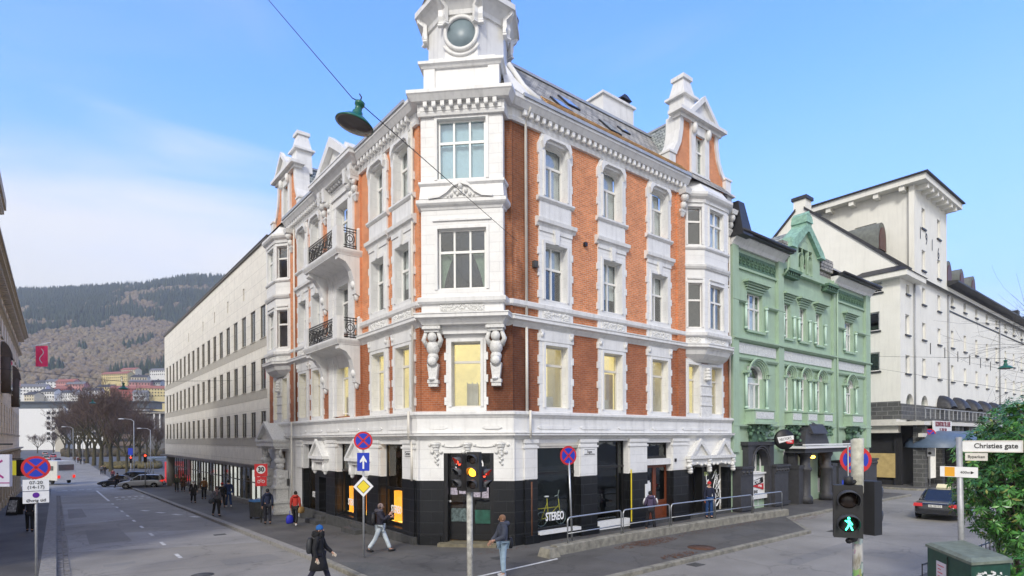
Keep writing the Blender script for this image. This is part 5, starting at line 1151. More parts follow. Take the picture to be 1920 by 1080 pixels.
HS = [(62, 742, 560, 22, 9, 'white', 'grey', 'wide white house at the left end of the hillside row', 3), (88, 748, 540, 16, 7, 'white', 'dark', 'low white house with dark roof above the penthouse offices', 2), (75, 730, 600, 12, 7, 'grey', 'dark', 'small grey house tucked behind the wide white house', 2),
      (97, 730, 590, 10, 8, 'white', 'grey', 'tall narrow white house left of the pink terrace', 3), (113, 742, 560, 13, 7, 'red', 'red', 'dark red house below the pink terrace', 2), (118, 728, 590, 26, 7, 'pink', 'red', 'long pink terrace with red roof', 2), (141, 733, 585, 18, 7, 'pink', 'grey', 'salmon pink house right of the long terrace', 2),
      (125, 748, 545, 20, 6, 'white', 'dark', 'white house with a dark roof in front of the pink terrace', 2), (148, 752, 540, 14, 6, 'white', 'grey', 'white house half hidden by the big bare tree', 2), (215, 716, 640, 36, 9, 'yellow', 'red', 'long yellow terrace high above the bare trees', 3), (240, 706, 680, 22, 8, 'cream', 'red', 'cream house with red roof topmost on the slope', 2),
      (252, 722, 640, 26, 9, 'cream', 'dark', 'cream house with dark roof right of the yellow terrace', 2), (262, 731, 600, 20, 8, 'pink', 'grey', 'pale pink house below the cream ones', 2), (288, 729, 610, 16, 7, 'grey', 'dark', 'grey blue house close to the office block edge', 2), (292, 745, 570, 34, 9, 'yellow', 'red', 'pale yellow house beside the office block edge', 3),
      (232, 743, 580, 24, 8, 'red', 'red', 'brick red terrace behind the hanging green lamp', 3), (262, 748, 560, 12, 6, 'grey', 'grey', 'small grey shed roofed house under the pale pink one', 2), (298, 705, 700, 24, 7, 'white', 'grey', 'white house standing alone on the upper slope', 2), (196, 738, 600, 16, 7, 'yellow', 'dark', 'ochre house seen through the tree crown', 2), (172, 745, 570, 16, 7, 'white', 'dark', 'white gabled house behind the tree crown', 2), (55, 752, 530, 12, 6, 'cream', 'dark', 'cream house at the corner of the ochre building', 2)]
for px, py, t, w, h, c, r_, lab, fl in HS: far_house(px, py, t, w, h, 9, hm[c], rm[r_], lab, floors=fl, rz=((px * 7) % 5 - 2) * .12)
# ---- white office block with dark glass top, church spire, dark block
def F_at(p): return Fr(p, RGT, -FWD)
p = at(45, 400, z=1.5); F = F_at(p); WB = empty('white_office_block', p, 'white office block with small square windows and dark glass top floor down the street', 'building')
m = MB(); m.box(F, -20, 60, -20, 0, -5, 25); m.build('wall', M['signwhite'], WB)
m = MB(); m.box(F, -8, 86, -18, -2.5, 25, 29.5); m.box(F, -12, 90, -20, -.5, 29.5, 30.2); m.build('penthouse', mat('penthouse_glass', (.08, .10, .12), .2, var=.3, scale=.2), WB)
m = MB()
k = 0
for r in range(6):
    for c in range(11):
        b = MB(); b.box(F, 16 + 3.6 * c, 18.4 + 3.6 * c, -.1, .1, 3.0 + 3.6 * r, 4.9 + 3.6 * r); b.build('window', M['blackp'], WB)
p = at(113, 330, z=-2.4); F = F_at(p); CH = empty('church_tower', p, 'pale stone church tower with pointed spire in front of the white office block', 'church')
MB().box(F, -3, 3, -6, 0, 0, 15.5).build('tower', M['clad2'], CH); m = MB(); m.wbox(F, -4.2, 4.2, -7.2, 1.2, 15.5, 26.5, 4.1, 4.1); m.build('spire', mat('spire', (.42, .42, .40), .8, var=.2, scale=.5), CH)
p = at(283, 260, z=-2.4); F = F_at(p); DB = empty('grey_hall', p, 'grey concrete hall with thin white columns beside the office block edge', 'building')
MB().box(F, -4, 16, -18, -1.5, 0, 18.5).build('wall', mat('dark_concrete', (.13, .13, .135), .8, var=.2, scale=.3), DB); MB().box(F, -6, 18, -20, 0, 18.5, 19.3).build('roof', M['kerb'], DB)
m = MB()
for k in range(6): m.box(F, 1 + 2.6 * k, 1.5 + 2.6 * k, -.8, -.3, 10, 18.5)
m.split('column', M['signwhite'], DB)
p = at(243, 300, z=-2.4); F = F_at(p); D2 = empty('brown_block', p, 'brown apartment block glimpsed behind the bare street trees', 'building'); MB().box(F, -14, 10, -14, 0, 0, 21).build('wall', mat('brown_block', (.16, .12, .10), .8, var=.3, scale=.3), D2); MB().box(F, -15, 11, -15, 1, 21, 22).build('roof', M['darkroof'], D2)
m = MB()
for r in range(5): m.box(F, -13, 9, -.1, .12, 2 + 3.8 * r, 3.6 + 3.8 * r)
m.split('window_band', M['blackp'], D2)
# ================================================================== green villa next door
def green(name, c, **k): return mat(name, c, .7, **k)
M['green'] = mat('green_render', (.35, .475, .345), .75, var=.10, scale=1.2, bump=.1, streak=.12)
M['greenlt'] = mat('pale_green_shaft', (.50, .66, .56), .6, var=.08)
M['greendk'] = mat('dark_green_ornament', (.10, .19, .12), .7, var=.5, scale=9, bump=.8)
M['charcoal'] = mat('charcoal_paint', (.045, .045, .05), .6, var=.25, scale=4, bump=.2)
M['stuccow'] = mat('white_relief', (.66, .68, .66), .7, var=.35, scale=16, bump=1.0, bscale=22)
GB = empty('green_building', (38, 18, 0), 'mint green ornate villa with charcoal ground floor and verdigris gabled centre dormer', 'building')
GX0, GX1 = 28.3, 47.2
gw2 = [(30.05, 31.75), (34.35, 35.15), (36.35, 37.25), (38.6, 39.5), (43.1, 44.5)]
g2 = (10.0, 12.1); g1 = (5.6, 8.0)
gop = [(29.9, 31.7), (34.0, 34.9), (38.6, 39.4), (43.2, 44.5)]
m = MB(); hol = [(a, b, *g2) for a, b in gw2] + [(a, b, *g1) for a, b in gw2]
cut_wall(m, RF, GX0, GX1, 3.3, 14.6, -.35, 0, hol)
m.box(WF, GX0, GX0 + .3, 16.95, 27, 0, 14.6); m.box(WF, GX1 - .3, GX1, 16.95, 27, -1, 14.6)
for a, b in ((GX0, 28.9), (33.3, 33.95), (40.9, 41.6), (46.4, GX1)): m.box(RF, a, b, -.02, .18, 3.2, 14.5)
m.build('wall', M['green'], GB)
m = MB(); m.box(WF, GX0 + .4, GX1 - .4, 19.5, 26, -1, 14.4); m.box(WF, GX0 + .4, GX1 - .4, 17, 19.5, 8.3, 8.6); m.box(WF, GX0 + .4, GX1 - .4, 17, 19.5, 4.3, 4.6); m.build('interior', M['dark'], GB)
for i, (a, b) in enumerate(gw2):
    w = window(GB, RF, a, b, *g2, n=-.2, tr=.60, mul=1 if b - a < 1 else 2, ft=.07, fm='white', curtain=('curtain', 0, 1) if i % 2 else ('curtain', 0, .8))
    h = MB()
    for k in range(4): h.box(RF, a - .08 - .07 * k, b + .08 + .07 * k, -.1, .02 + .07 * k, 12.12 + .12 * k, 12.2 + .12 * k)
    h.box(RF, a - .42, b + .42, 0, .36, 12.58, 12.7); h.box(RF, a - .2, b + .2, -.1, .12, 9.86, 9.98)
    h.split('window_hood', M['green'], GB)
    # round-headed lower window
    c = (a + b) / 2; r = (b - a) / 2
    window(GB, RF, a, b, *g1, n=-.2, tr=.60, mul=1 if b - a < 1 else 2, arch=r * .8, ft=.07, fm='white', curtain=('curtain', 0, .75))
    h = MB()
    for k in range(4):
        r0 = r + .03 + .09 * k; zc = 8.0 - r * .8
        arcp = [RF.p(c + r0 * math.cos(t), .03 + .07 * k, zc + r0 * .95 * math.sin(t)) for t in [math.pi * q / 12 for q in range(13)]]; h.tube(arcp, .05, 5)
    h.box(RF, a - .5, a - .1, 0, .3, 7.55, 7.68); h.box(RF, b + .1, b + .5, 0, .3, 7.55, 7.68)
    h.split('arch_moulding', M['green'], GB)
    h = MB(); h.box(RF, a - .25, b + .25, 0, .55, 4.85, 5.5); h.box(RF, a - .4, b + .4, 0, .65, 4.72, 4.85); h.box(RF, a - .32, b + .32, 0, .6, 5.48, 5.56); h.build('window_balcony', M['green'], GB)
    MB().box(RF, a - .12, b + .12, .5, .58, 5.02, 5.4).build('relief_panel', M['stuccow'], GB)
    if i != 2:
        h = MB(); h.box(RF, a - .05, b + .05, 0, .35, 4.3, 4.72); r_ = random.Random(i)
        for k in range(26): h.ball(RF.p(r_.uniform(a - .25, b + .25), r_.uniform(.1, .5) , r_.uniform(3.65, 4.68)), r_.uniform(.07, .14), 6, 4)
        h.box(RF, a + .1, b - .1, 0, .2, 3.6, 4.3); h.build('carved_bracket', M['greendk'], GB)
    # shafts beside windows
    h = MB()
    for q in (a - .28, b + .28):
        for z0, z1 in ((5.7, 7.45), (10.1, 11.3)): h.tube([RF.p(q, .1, z0), RF.p(q, .1, z1)], .075, 8); h.tube([RF.p(q, .1, z1), RF.p(q, .1, z1 + .1)], .11, 8); h.tube([RF.p(q, .1, z0 - .1), RF.p(q, .1, z0)], .11, 8)
    h.split('shaft', M['greenlt'], GB)
m = MB()
for z, d in ((9.35, .28), (8.35, .16), (4.62, .2)): m.sweep([(GX0, 16.6), (GX1 + .1, 16.6)], [(-.1, z - .1), (.1, z - .1), (d, z), (d, z + .08), (-.1, z + .12)])
for a, b in ((GX0, 29.8), (32.0, 34.1), (41.3, 42.9), (44.7, GX1)): m.sweep([(a, 16.6), (b, 16.6)], [(0, 11.35), (.14, 11.38), (.2, 11.45), (.2, 11.52), (0, 11.55)])
m.build('string_course', M['green'], GB)
m = MB()
for a, b in ((29.0, 33.2), (34.0, 40.8), (41.7, 46.3)): m.box(RF, a, b, 0, .06, 8.62, 9.18)
m.split('relief_frieze', M['stuccow'], GB)
m = MB(); r_ = random.Random(8)
for a, b in ((29.0, 33.2), (41.7, 46.3)):
    m.box(RF, a, b, 0, .05, 13.35, 14.1); k = int((b - a) / .42)
    for i in range(k): u = a + (i + .5) * (b - a) / k; m.tube([RF.p(u + .15 * math.cos(t), .07, 13.72 + .2 * math.sin(t)) for t in [q * math.pi / 5 for q in range(11)]], .035, 4); m.ball(RF.p(u, .07, 13.72), .06, 6, 4)
m.split('frieze_ornament', M['greendk'], GB)
m = MB(); m.box(RF, 28.9, 33.3, 0, .1, 13.22, 13.34); m.box(RF, 41.6, 46.4, 0, .1, 13.22, 13.34); m.split('frieze_ledge', M['green'], GB)
m = MB()
for a, b in ((GX0 - .05, 34.0), (41.0, GX1 + .15)): m.sweep([(a, 16.7), (b, 16.7)], [(-.2, 14.3), (.25, 14.32), (.35, 14.5), (.6, 14.75), (.6, 14.82), (-.2, 14.85)])
m.split('white_cornice', M['white'], GB)
m = MB()
for a, b in ((34.0, 35.6), (39.4, 41.0)):
    m.box(RF, a, b, 0, .5, 13.9, 14.05); m.box(RF, a, b, 0, .35, 13.6, 13.75)
    for i in range(6): u = a + .12 + i * (b - a - .2) / 5; m.box(RF, u - .06, u + .06, 0, .42, 13.72, 13.92)
m.split('dentil_cornice', M['greendk'], GB)
# roof
m = MB(); ez = 14.85
m.add([(GX0, 15.9, ez), (GX1 + .3, 15.9, ez), (GX1 - .6, 20.2, 18.0), (GX0 + 1.5, 20.2, 18.0), (GX1 - .6, 26, 18.0), (GX0 + 1.5, 26, 18.0), (GX1 + .3, 30, ez), (GX0, 30, ez), (34.05, 15.9, ez), (34.05, 17.15, 15.77), (40.95, 17.15, 15.77), (40.95, 15.9, ez)], [(0, 8, 9, 3), (9, 10, 2, 3), (11, 1, 2, 10), (3, 2, 4, 5), (1, 6, 4, 2), (0, 3, 5, 7)])
m.box(WF, 34.0, 35.4, 16.5, 17.2, 15.0, 15.8); m.box(WF, 39.2, 41.0, 16.5, 17.2, 15.0, 15.8); m.box(WF, 33.98, 41.02, 16.66, 17.2, 14.5, 15.0)
m.build('roof', M['slate'], GB)
m = MB()
for a, b in ((GX0, 34.05), (40.95, GX1 + .35)): m.box(WF, a, b, 15.85, 16.15, 14.8, 14.98); m.tube([(a, 15.8, 14.95), (b, 15.8, 14.95)], .09, 6)
for k in range(3): m.box(WF, GX0, 34.2, 16.2 + .33 * k, 16.32 + .33 * k, 15.1 + .26 * k, 15.25 + .26 * k)
m.build('gutter', M['darkroof'], GB, kind='stuff')
m = MB(); m.wbox(WF, GX0 - .1, GX0 + .9, 15.75, 17.5, 14.7, 16.6, .2, .4); m.build('roof_cladding', M['darkroof'], GB)
m = MB(); m.box(WF, 32.2, 33.2, 20.4, 21.4, 17, 19.9); m.box(WF, 32.1, 33.3, 20.3, 21.5, 19.5, 19.7); o = m.build('chimney', mat('old_chimney', (.13, .11, .085), .9, var=.5, scale=3, bump=.4), GB)
# centre gable
c = 37.3; m = MB(); n = .12
for s_ in (-1, 1):
    m.prism(RF, [(c + s_ * .95, 14.0), (c + s_ * 2.0, 14.0), (c + s_ * 2.0, 16.4), (c + s_ * 1.35, 16.9), (c + s_ * .95, 17.2)], -.5, n)
m.prism(RF, [(c - .95, 16.6), (c + .95, 16.6), (c + 1.3, 16.95), (c, 18.6), (c - 1.3, 16.95)], -.5, n)
m.box(RF, c - .95, c + .95, -.5, -.3, 14.0, 16.7); m.box(RF, c - 2.3, c + 2.3, -.3, .3, 13.9, 14.15)
for q, w in ((c - .55, .08), (c, .1), (c + .55, .08)):
    pass
m.build('gable', M['green'], GB)
m = MB()
for q, zt, w in ((c, 17.3, .3), (c - .62, 16.2, .2), (c + .62, 16.2, .2)):
    for k in range(3):
        r0 = w + .07 * k; m.tube([RF.p(q - r0, .0 + .05 * k, 14.4), RF.p(q - r0, .05 * k, zt - .5)] + [RF.p(q - r0 * math.cos(t), .05 * k, zt - .5 + r0 * 1.3 * math.sin(t)) for t in [math.pi * j / 8 for j in range(1, 8)]] + [RF.p(q + r0, .05 * k, zt - .5), RF.p(q + r0, .05 * k, 14.4)], .045, 5)
m.build('lancet_moulding', M['green'], GB)
m = MB()
for q, zt in ((c, 17.0), (c - .62, 15.9), (c + .62, 15.9)): m.box(RF, q - .2, q + .2, -.28, -.05, 14.4, zt)
m.split('lancet', M['greendk'], GB)
m = MB()
m.prism(RF, [(c - 2.25, 16.35), (c - 1.6, 16.35), (c - .1, 18.2), (c + .1, 18.2), (c + 1.6, 16.35), (c + 2.25, 16.35), (c + 2.1, 16.8), (c + .35, 18.75), (c + .3, 19.7), (c, 20.1), (c - .3, 19.7), (c - .35, 18.75), (c - 2.1, 16.8)], -.6, .35)
for s_ in (-1, 1): m.wbox(RF, c + s_ * 1.95 - .35, c + s_ * 1.95 + .35, -.55, .4, 16.2, 17.1, .15, .15)
m.wbox(RF, c - .42, c + .42, -.6, .42, 19.0, 19.7, .05, .05)
m.build('copper_coping', M['copper'], GB)
m = MB(); m.prism(RF, [(c - 2.1, 14.4), (c + 2.1, 14.4), (c + 2.1, 16.4), (c, 18.6), (c - 2.1, 16.4)], -4.5, -.5); m.build('gable_roof', M['tile'], GB)
for o_ in GB.children:
    if o_.name.split('.')[0] in ('gable', 'lancet', 'lancet_moulding', 'copper_coping', 'gable_roof'):
        for v in o_.data.vertices: v.co.z = 14 + (v.co.z - 14) * .68; v.co.x -= .4
# charcoal ground floor
m = MB(); GO = [(29.9, 31.7, .45, 3.4), (34.0, 34.9, .4, 3.2), (36.1, 37.4, .0, 3.0), (38.6, 39.5, .4, 3.2), (43.2, 44.5, .45, 3.4)]
cut_wall(m, RF, GX0, GX1, -.2, 3.3, -.4, .06, GO)
m.build('ground_wall', M['green'], GB)
m = MB()
for a, b in ((28.35, 29.5), (32.0, 33.6), (40.6, 42.9), (45.0, GX1)):
    m.box(RF, a, b, .05, .55, -.1, 1.95); m.box(RF, a - .06, b + .06, .05, .68, 2.3, 2.42); m.box(RF, a, b, .05, .6, 1.95, 2.3); m.box(RF, a - .05, b + .05, .05, .64, .1, .28)
    k = int((b - a) / .3)
    for i in range(k): u = a + (i + .5) * (b - a) / k; m.ball(RF.p(u, .6, 2.12), .1, 6, 4)
m.split('dado_pier', M['charcoal'], GB)
for a, b, zt in ((29.9, 31.7, 3.35), (43.2, 44.5, 3.35)):
    m = MB(); c = (a + b) / 2; r = (b - a) / 2
    m.box(RF, a - .5, a, .0, .4, 0, 3.7); m.box(RF, b, b + .5, .0, .4, 0, 3.7); m.box(RF, a - .6, b + .6, 0, .45, 3.55, 3.75)
    for s_ in (-1, 1): m.prism(RF, [(c + s_ * r, 3.6)] + [(c + s_ * r * math.sin(t), 2.35 + r * 1.15 * math.cos(t)) for t in [math.pi / 2 * q / 7 for q in range(7, -1, -1)]] + [(c, 3.6)], -.1, .34)
    for k in range(2): m.tube([RF.p(c + (r + .1 * k) * math.cos(t), .36 + .04 * k, 2.35 + (r + .1 * k) * 1.15 * math.sin(t)) for t in [math.pi * q / 12 for q in range(13)]], .05, 5)
    m.build('arch_surround', M['charcoal'], GB)
    window(GB, RF, a, b, 2.0, 3.4, n=-.1, tr=0, mul=2, ft=.07, fm='white')
    m = MB(); m.box(RF, a, b, -.12, .1, .75, 2.0); m.box(RF, a - .05, b + .05, .0, .2, 1.93, 2.02); m.box(RF, a - .1, b + .1, 0, .25, .55, .78); pn = m.build('white_panel', M['signwhite'], GB)
    if a < 35:
        q = MB(); q.prism(RF, [(a + .02, 1.45), (b - .25, 1.75), (b - .2, 1.45), (a + .02, 1.1)], .1, .125); q.build('panel_black_band', M['black_tx'], pn)
        q = MB(); q.prism(RF, [(a + .3, 1.28), (b - .2, 1.38), (b - .2, 1.02)], .125, .14); q.build('panel_red_band', M['red'], pn)
        text(pn, "HECTOR'S", RF.p(c - .1, .135, 1.46), Vector((1, 0, .17)), RF.n, .3, M['white_tx'], 'bar_lettering', sx=.62, bold=.006)
        text(pn, "HYBEL", RF.p(c + .3, .15, 1.24), Vector((1, 0, -.08)), RF.n, .19, M['white_tx'], 'bar_lettering', sx=.8)
        text(pn, "BAR", RF.p(c - .1, .105, .93), RF.u, RF.n, .26, M['black_tx'], 'bar_lettering', sx=.9, bold=.006)
    window(GB, RF, a + .2, b - .2, .05, .55, n=.05, tr=0, mul=2, ft=.05, fm='white')
for a, b in ((34.0, 34.9), (38.6, 39.5)):
    window(GB, RF, a, b, 1.3, 3.2, n=-.1, tr=0, mul=0, ft=.08, fm='white', arch=.35); m = MB(); m.box(RF, a, b, -.1, .02, .4, 1.3); m.build('white_panel', M['signwhite'], GB)
m = MB(); m.box(RF, 33.6, 35.6, .0, .06, 0, 3.3); 
for x in (35.3, 38.2): 
    m.lathe(RF.p(x, .75, 0), [(.42, 0), (.42, .35), (.34, .45), (.3, .5), (.3, 1.9), (.38, 2.0), (.38, 2.15), (.28, 2.2), (.27, 2.7), (.38, 2.9), (.38, 3.05)], 16)
for x in (34.7, 39.3): m.box(RF, x - .3, x + .3, .1, .8, 0, 2.1); m.box(RF, x - .35, x + .35, .1, .85, 2.1, 2.3); m.box(RF, x - .22, x + .22, .1, .5, 2.3, 3.05)
m.split('porch_column', M['charcoal'], GB)
m = MB(); m.box(RF, 34.2, 40.2, 0, 1.25, 3.05, 3.3); m.prism(RF, [(35.4, 3.55), (38.8, 3.55), (38.3, 4.3), (36.6, 4.9), (35.6, 4.3)], .1, .7); m.wbox(RF, 36.0, 38.1, .1, .95, 4.2, 4.8, .1, .3); m.build('porch_roof', M['charcoal'], GB)
m = MB(); m.box(RF, 34.0, 40.4, 0, 1.4, 3.32, 3.44); m.box(RF, 34.0, 40.4, 1.2, 1.36, 3.5, 3.58); m.build('awning_box', M['signwhite'], GB)
m = MB(); m.box(RF, 36.1, 37.4, -.35, -.3, 0, 3.0); m.build('entrance_door', M['blackp'], GB)
MB().ball(RF.p(36.9, .5, 2.75), (.28, .1, .1), 10, 6).build('porch_lamp', mat('amber_lamp', (.9, .4, .1), .5, var=0, emit=(1, .42, .05), est=5), GB)
m = MB(); m.tube([RF.p(41.25, .25, 14.0), RF.p(41.25, .25, 3.2)], .05, 6); m.tube([RF.p(33.8, .2, 13.6), RF.p(33.8, .5, 13.9), RF.p(33.8, .55, 14.6)], .06, 6); m.split('downpipe', M['green'], GB)
# round hanging bar sign
HSn = empty('round_bar_sign', RF.p(32.0, 1.0, 3.85), 'round black hanging sign with a white banner and red tab by the villa entrance', 'sign')
A = Vector((-.55, -.83, 0)).normalized(); Fs = Fr(RF.p(32.1, 1.05, 3.87), (A.y * -1, A.x, 0), A)
m = MB(); m.lathe(Fs.p(0, 0, 0), [(.01, -.12), (.55, -.12), (.58, 0), (.55, .12), (.01, .12)], 28, axis=A); m.build('disc', M['black_tx'], HSn)
m = MB(); m.tube([RF.p(31.6, .1, 3.85), RF.p(31.85, .7, 3.85)], .05, 6); m.build('bracket', M['blackp'], HSn)
uu = Fs.u if Fs.u.x > 0 else -Fs.u; Fs = Fr(Fs.o, uu, A)
q = MB(); q.prism(Fs, [(-.5, .12), (.45, .22), (.48, .0), (-.38, -.22)], .12, .15); b1 = q.build('banner', M['signwhite'], HSn)
q = MB(); q.prism(Fs, [(-.05, -.1), (.48, .02), (.46, -.25), (.1, -.24)], .12, .14); q.build('tab', M['red'], HSn)
text(b1, "HECTOR'S", Fs.p(-.02, .155, .02), uu + Vector((0, 0, .15)), A, .2, M['black_tx'], 'sign_lettering', sx=.75)
text(b1, "HYBEL", Fs.p(.25, .145, -.14), uu + Vector((0, 0, .1)), A, .14, M['white_tx'], 'sign_lettering', sx=.7)

# ================================================================== pale hotel
M['hotel'] = mat('pale_render', (.80, .785, .71), .85, var=.06, scale=.7, bump=.15, streak=.08)
M['stone'] = brick_mat('dark_ashlar', (.11, .11, .105), (.08, .08, .078), (.19, .19, .18), .8, .36, .03, .015, .8, .3)
HT = empty('pale_hotel', (60, 20, 0), 'pale cream rendered building with a tall corner tower dated 1916 and arched first floor windows', 'building')
HL = Fr((54, 0, 0), (0, 1, 0), (-1, 0, 0))       # gable face towards the side street
TL_ = Fr((57.9, 0, 0), (0, 1, 0), (-1, 0, 0))
m = MB()
hwin = [(18.1, 18.95, 12.9, 14.5), (18.1, 18.95, 9.5, 11.1), (17.9, 18.6, 16.1, 17.0)]
cut_wall(m, HL, 16.6, 33, 5.0, 17.2, -.4, 0, hwin)
m.prism(HL, [(16.3, 17.2), (33, 17.2), (33, 17.3), (25.0, 25.1), (24.2, 25.1), (16.3, 17.7)], -.4, 0)
fw = [(55.2, 56.2, 12.5, 14.2), (55.2, 56.2, 9.25, 10.8), (55.4, 56.2, 15.9, 16.7)] + [(x, x + .9, z0, z1) for x in (59.4, 63.7) for z0, z1 in ((12.5, 14.0), (9.3, 10.85), (15.6, 17.1), (18.6, 20.4), (22.3, 24.1))]
fw += [(x, x + .9, z0, z1) for x in [67.8 + 4.3 * i for i in range(8)] for z0, z1 in ((12.6, 14.25), (9.3, 10.9), (16.6, 17.6))]
arches = [56.2, 60.0] + [64.3 + 4.45 * i for i in range(8)]
fw += [(x - .9, x + .9, 4.9, 7.6) for x in arches]
cut_wall(m, RF, 54, 57.5, 4.9, 17.4, -.4, 0, [h for h in fw if h[0] < 57.4]); cut_wall(m, RF, 57.5, 66.6, 4.9, 25.6, -.4, 0, [h for h in fw if 57.3 < h[1] and h[0] < 66.5]); cut_wall(m, RF, 66.6, 102, 4.9, 18.6, -.4, 0, [h for h in fw if h[0] > 66.6])
m.box(WF, 57.5, 57.9, 16.99, 30, 17.0, 25.6) if False else None
cut_wall(m, Fr((57.9, 0, 0), (0, 1, 0), (-1, 0, 0)), 16.6, 24.3, 16.0, 25.6, -.4, 0, [(19.6, 21.4, 20.6, 23.3)])
m.box(WF, 58.3, 66.2, 23.9, 24.3, 16, 25.6); m.box(WF, 66.2, 66.6, 17, 24.3, 16, 25.6)
m.build('wall', M['hotel'], HT)
m = MB(); m.box(WF, 54.6, 101, 19.5, 32, -1, 17.3); m.box(WF, 58.8, 66, 19.5, 23.8, 17, 25.3); m.build('interior', M['dark'], HT)
wi = 0
for a, b, z0, z1 in fw:
    if b - a > 1.5: continue
    f = MB(); n = -.16
    for q in ((a, a + .08), (b - .08, b), ((a + b) / 2 - .03, (a + b) / 2 + .03)): f.box(RF, *q, n - .06, n, z0, z1)
    f.box(RF, a, b, n - .06, n, z1 - .08, z1); f.box(RF, a, b, n - .06, n, z0, z0 + .08); f.m = 1; f.box(RF, a - .12, b + .12, -.1, .12, z0 - .12, z0)
    w = f.build('window', [M['white'], M['darkroof']], HT); MB().box(RF, a + .03, b - .03, n - .05, n - .045, z0 + .03, z1 - .03).build('pane', M['glass'], w)
    wi += 1
    if wi % 3 == 0: MB().box(RF, a, b, n - .14, n - .12, z0 + (z1 - z0) * .35, z1).build('curtain', M['curtain'], w)
for fr, hs in ((HL, hwin), (TL_, [(19.6, 21.4, 20.6, 23.3)])):
    for a, b, z0, z1 in hs: window(HT, fr, a, b, z0, z1, n=-.12, tr=0, mul=0, ft=.1, fm='white', curtain=('bcurtain', 0, 1) if fr is TL_ else None); MB().box(fr, a - .12, b + .12, -.1, .12, z0 - .12, z0).build('window_ledge', M['darkroof'], HT)
for i, x in enumerate(arches):
    m = MB()
    for s_ in (-1, 1): m.prism(RF, [(x + s_ * .92, 7.62)] + [(x + s_ * .9 * math.sin(t), 6.7 + .9 * math.cos(t)) for t in [math.pi / 2 * q / 7 for q in range(7, -1, -1)]] + [(x, 7.62)], -.4, -.003)
    m.build('arch', M['hotel'], HT)
    f = MB(); f.box(RF, x - .05, x + .05, -.3, -.22, 4.9, 6.7); f.box(RF, x - .9, x + .9, -.3, -.22, 6.6, 6.75); f.box(RF, x - .9, x - .8, -.3, -.22, 4.9, 6.7); f.box(RF, x + .8, x + .9, -.3, -.22, 4.9, 6.7); w = f.build('arched_window', M['white'], HT); MB().box(RF, x - .88, x + .88, -.27, -.26, 4.9, 7.5).build('pane', M['glassdk'], w)
    if i >= 2:
        m = MB(); m.smooth = True; vs = []
        for j in range(7):
            t = math.pi / 2 * j / 6
            for q in range(9): a_ = math.pi * q / 8; vs.append(RF.p(x - 1.05 * math.cos(a_), .02 + 1.1 * math.sin(t) , 6.55 + 1.25 * math.sin(a_) * math.cos(t * .9)))
        m.add(vs, [(j * 9 + q, j * 9 + q + 1, j * 9 + 10 + q, j * 9 + 9 + q) for j in range(6) for q in range(8)]); m.build('awning', M['darkroof'], HT, recalc=False)
m = MB()
m.box(HL, 16.6, 33, 0, .08, 5.4, 6.9); m.box(RF, 53.9, 102, .0, .08, 5.4, 6.7); m.build('stone_band', M['stone'], HT)
m = MB(); m.box(RF, 53.0, 102, 0, 1.9, 4.9, 5.2); m.box(HL, 16.6, 33, 0, 1.0, 4.9, 5.4); m.box(HL, 16.6, 33, 0, .6, 4.3, 4.9); m.build('terrace_slab', M['cream'], HT)
m = MB()
for i in range(36): x = 54.6 + 1.25 * i; m.box(RF, x, x + .08, 1.5, 1.56, 5.45, 6.3)
m.box(RF, 54.5, 100, 1.48, 1.58, 6.26, 6.33); m.build('balustrade', M['steel'], HT)
m = MB()
for i in range(11): x = 54.2 + 4.4 * i; m.box(RF, x - .35, x + .35, .9, 1.7, 0, 4.9)
for i in range(14): x = 60 + 2.2 * i; m.box(RF, x - .18, x + .18, 1.5, 1.7, 4.2, 4.9)
m.split('arcade_pier', M['stone'], HT)
m = MB(); m.box(RF, 53.3, 100, 1.4, 1.7, 3.95, 4.25); m.build('arcade_beam', M['cream'], HT)
m = MB(); m.box(RF, 54, 102, -.5, -.3, -.2, 4.9); m.box(HL, 16.6, 33, -.5, -.2, -1, 5.0); m.build('arcade_shopfront', M['dark'], HT)
m = MB(); m.box(HL, 17.0, 19.6, .0, .05, .6, 2.6); m.build('gold_blind', mat('gold_blind', (.30, .22, .09), .7, var=.35, scale=2, emit=(1, .75, .3), est=.08), HT)
m = MB(); m.box(RF, 56.6, 58.8, 1.2, 1.25, .5, 3.0); m.build('lit_vitrine', mat('vitrine', (.6, .6, .55), .4, var=.3, emit=(1, .95, .85), est=.3), HT)
for x in (62, 66, 70): MB().box(RF, x, x + .5, .4, .45, .6, 3.2).build('banner', mat('banner_teal', (.10, .35, .40), .5, var=.4, scale=2), HT)
# blue domed entrance awning
m = MB(); m.smooth = True; vs = []; n_ = 10
cA = RF.p(56.0, 1.9, 3.0)
for j in range(7):
    t = math.pi / 2 * j / 6
    for q in range(n_ + 1): a_ = math.pi * .5 + math.pi * q / n_; vs.append((cA.x + 2.6 * math.cos(t) * math.cos(a_) if True else 0, cA.y - .2 + 2.4 * math.cos(t) * math.sin(a_) * -1 * -1, 3.1 + 1.35 * math.sin(t)))
m.add(vs, [(j * (n_ + 1) + q, j * (n_ + 1) + q + 1, (j + 1) * (n_ + 1) + q + 1, (j + 1) * (n_ + 1) + q) for j in range(6) for q in range(n_)])
pr = [(2.2 * math.cos(math.pi / 2 * j / 6) , 3.1 + 1.35 * math.sin(math.pi / 2 * j / 6)) for j in range(7)]
vs = [RF.p(x, 1.9 + q, z) for x in (56.0, 78) for q, z in pr]; m.add(vs, [(j, j + 1, 8 + j, 7 + j) for j in range(6)])
m.build('entrance_awning', mat('blue_awning', (.09, .13, .19), .45, var=.15), HT, recalc=False)
m = MB(); m.box(RF, 53.9, 78, 4.05, 4.12, 3.02, 3.12); m.build('awning_edge', M['signwhite'], HT)
m = MB()
for x in (53.9, 60.5, 67): m.tube([RF.p(x, 3.9, 0), RF.p(x, 3.9, 3.05)], .06, 6)
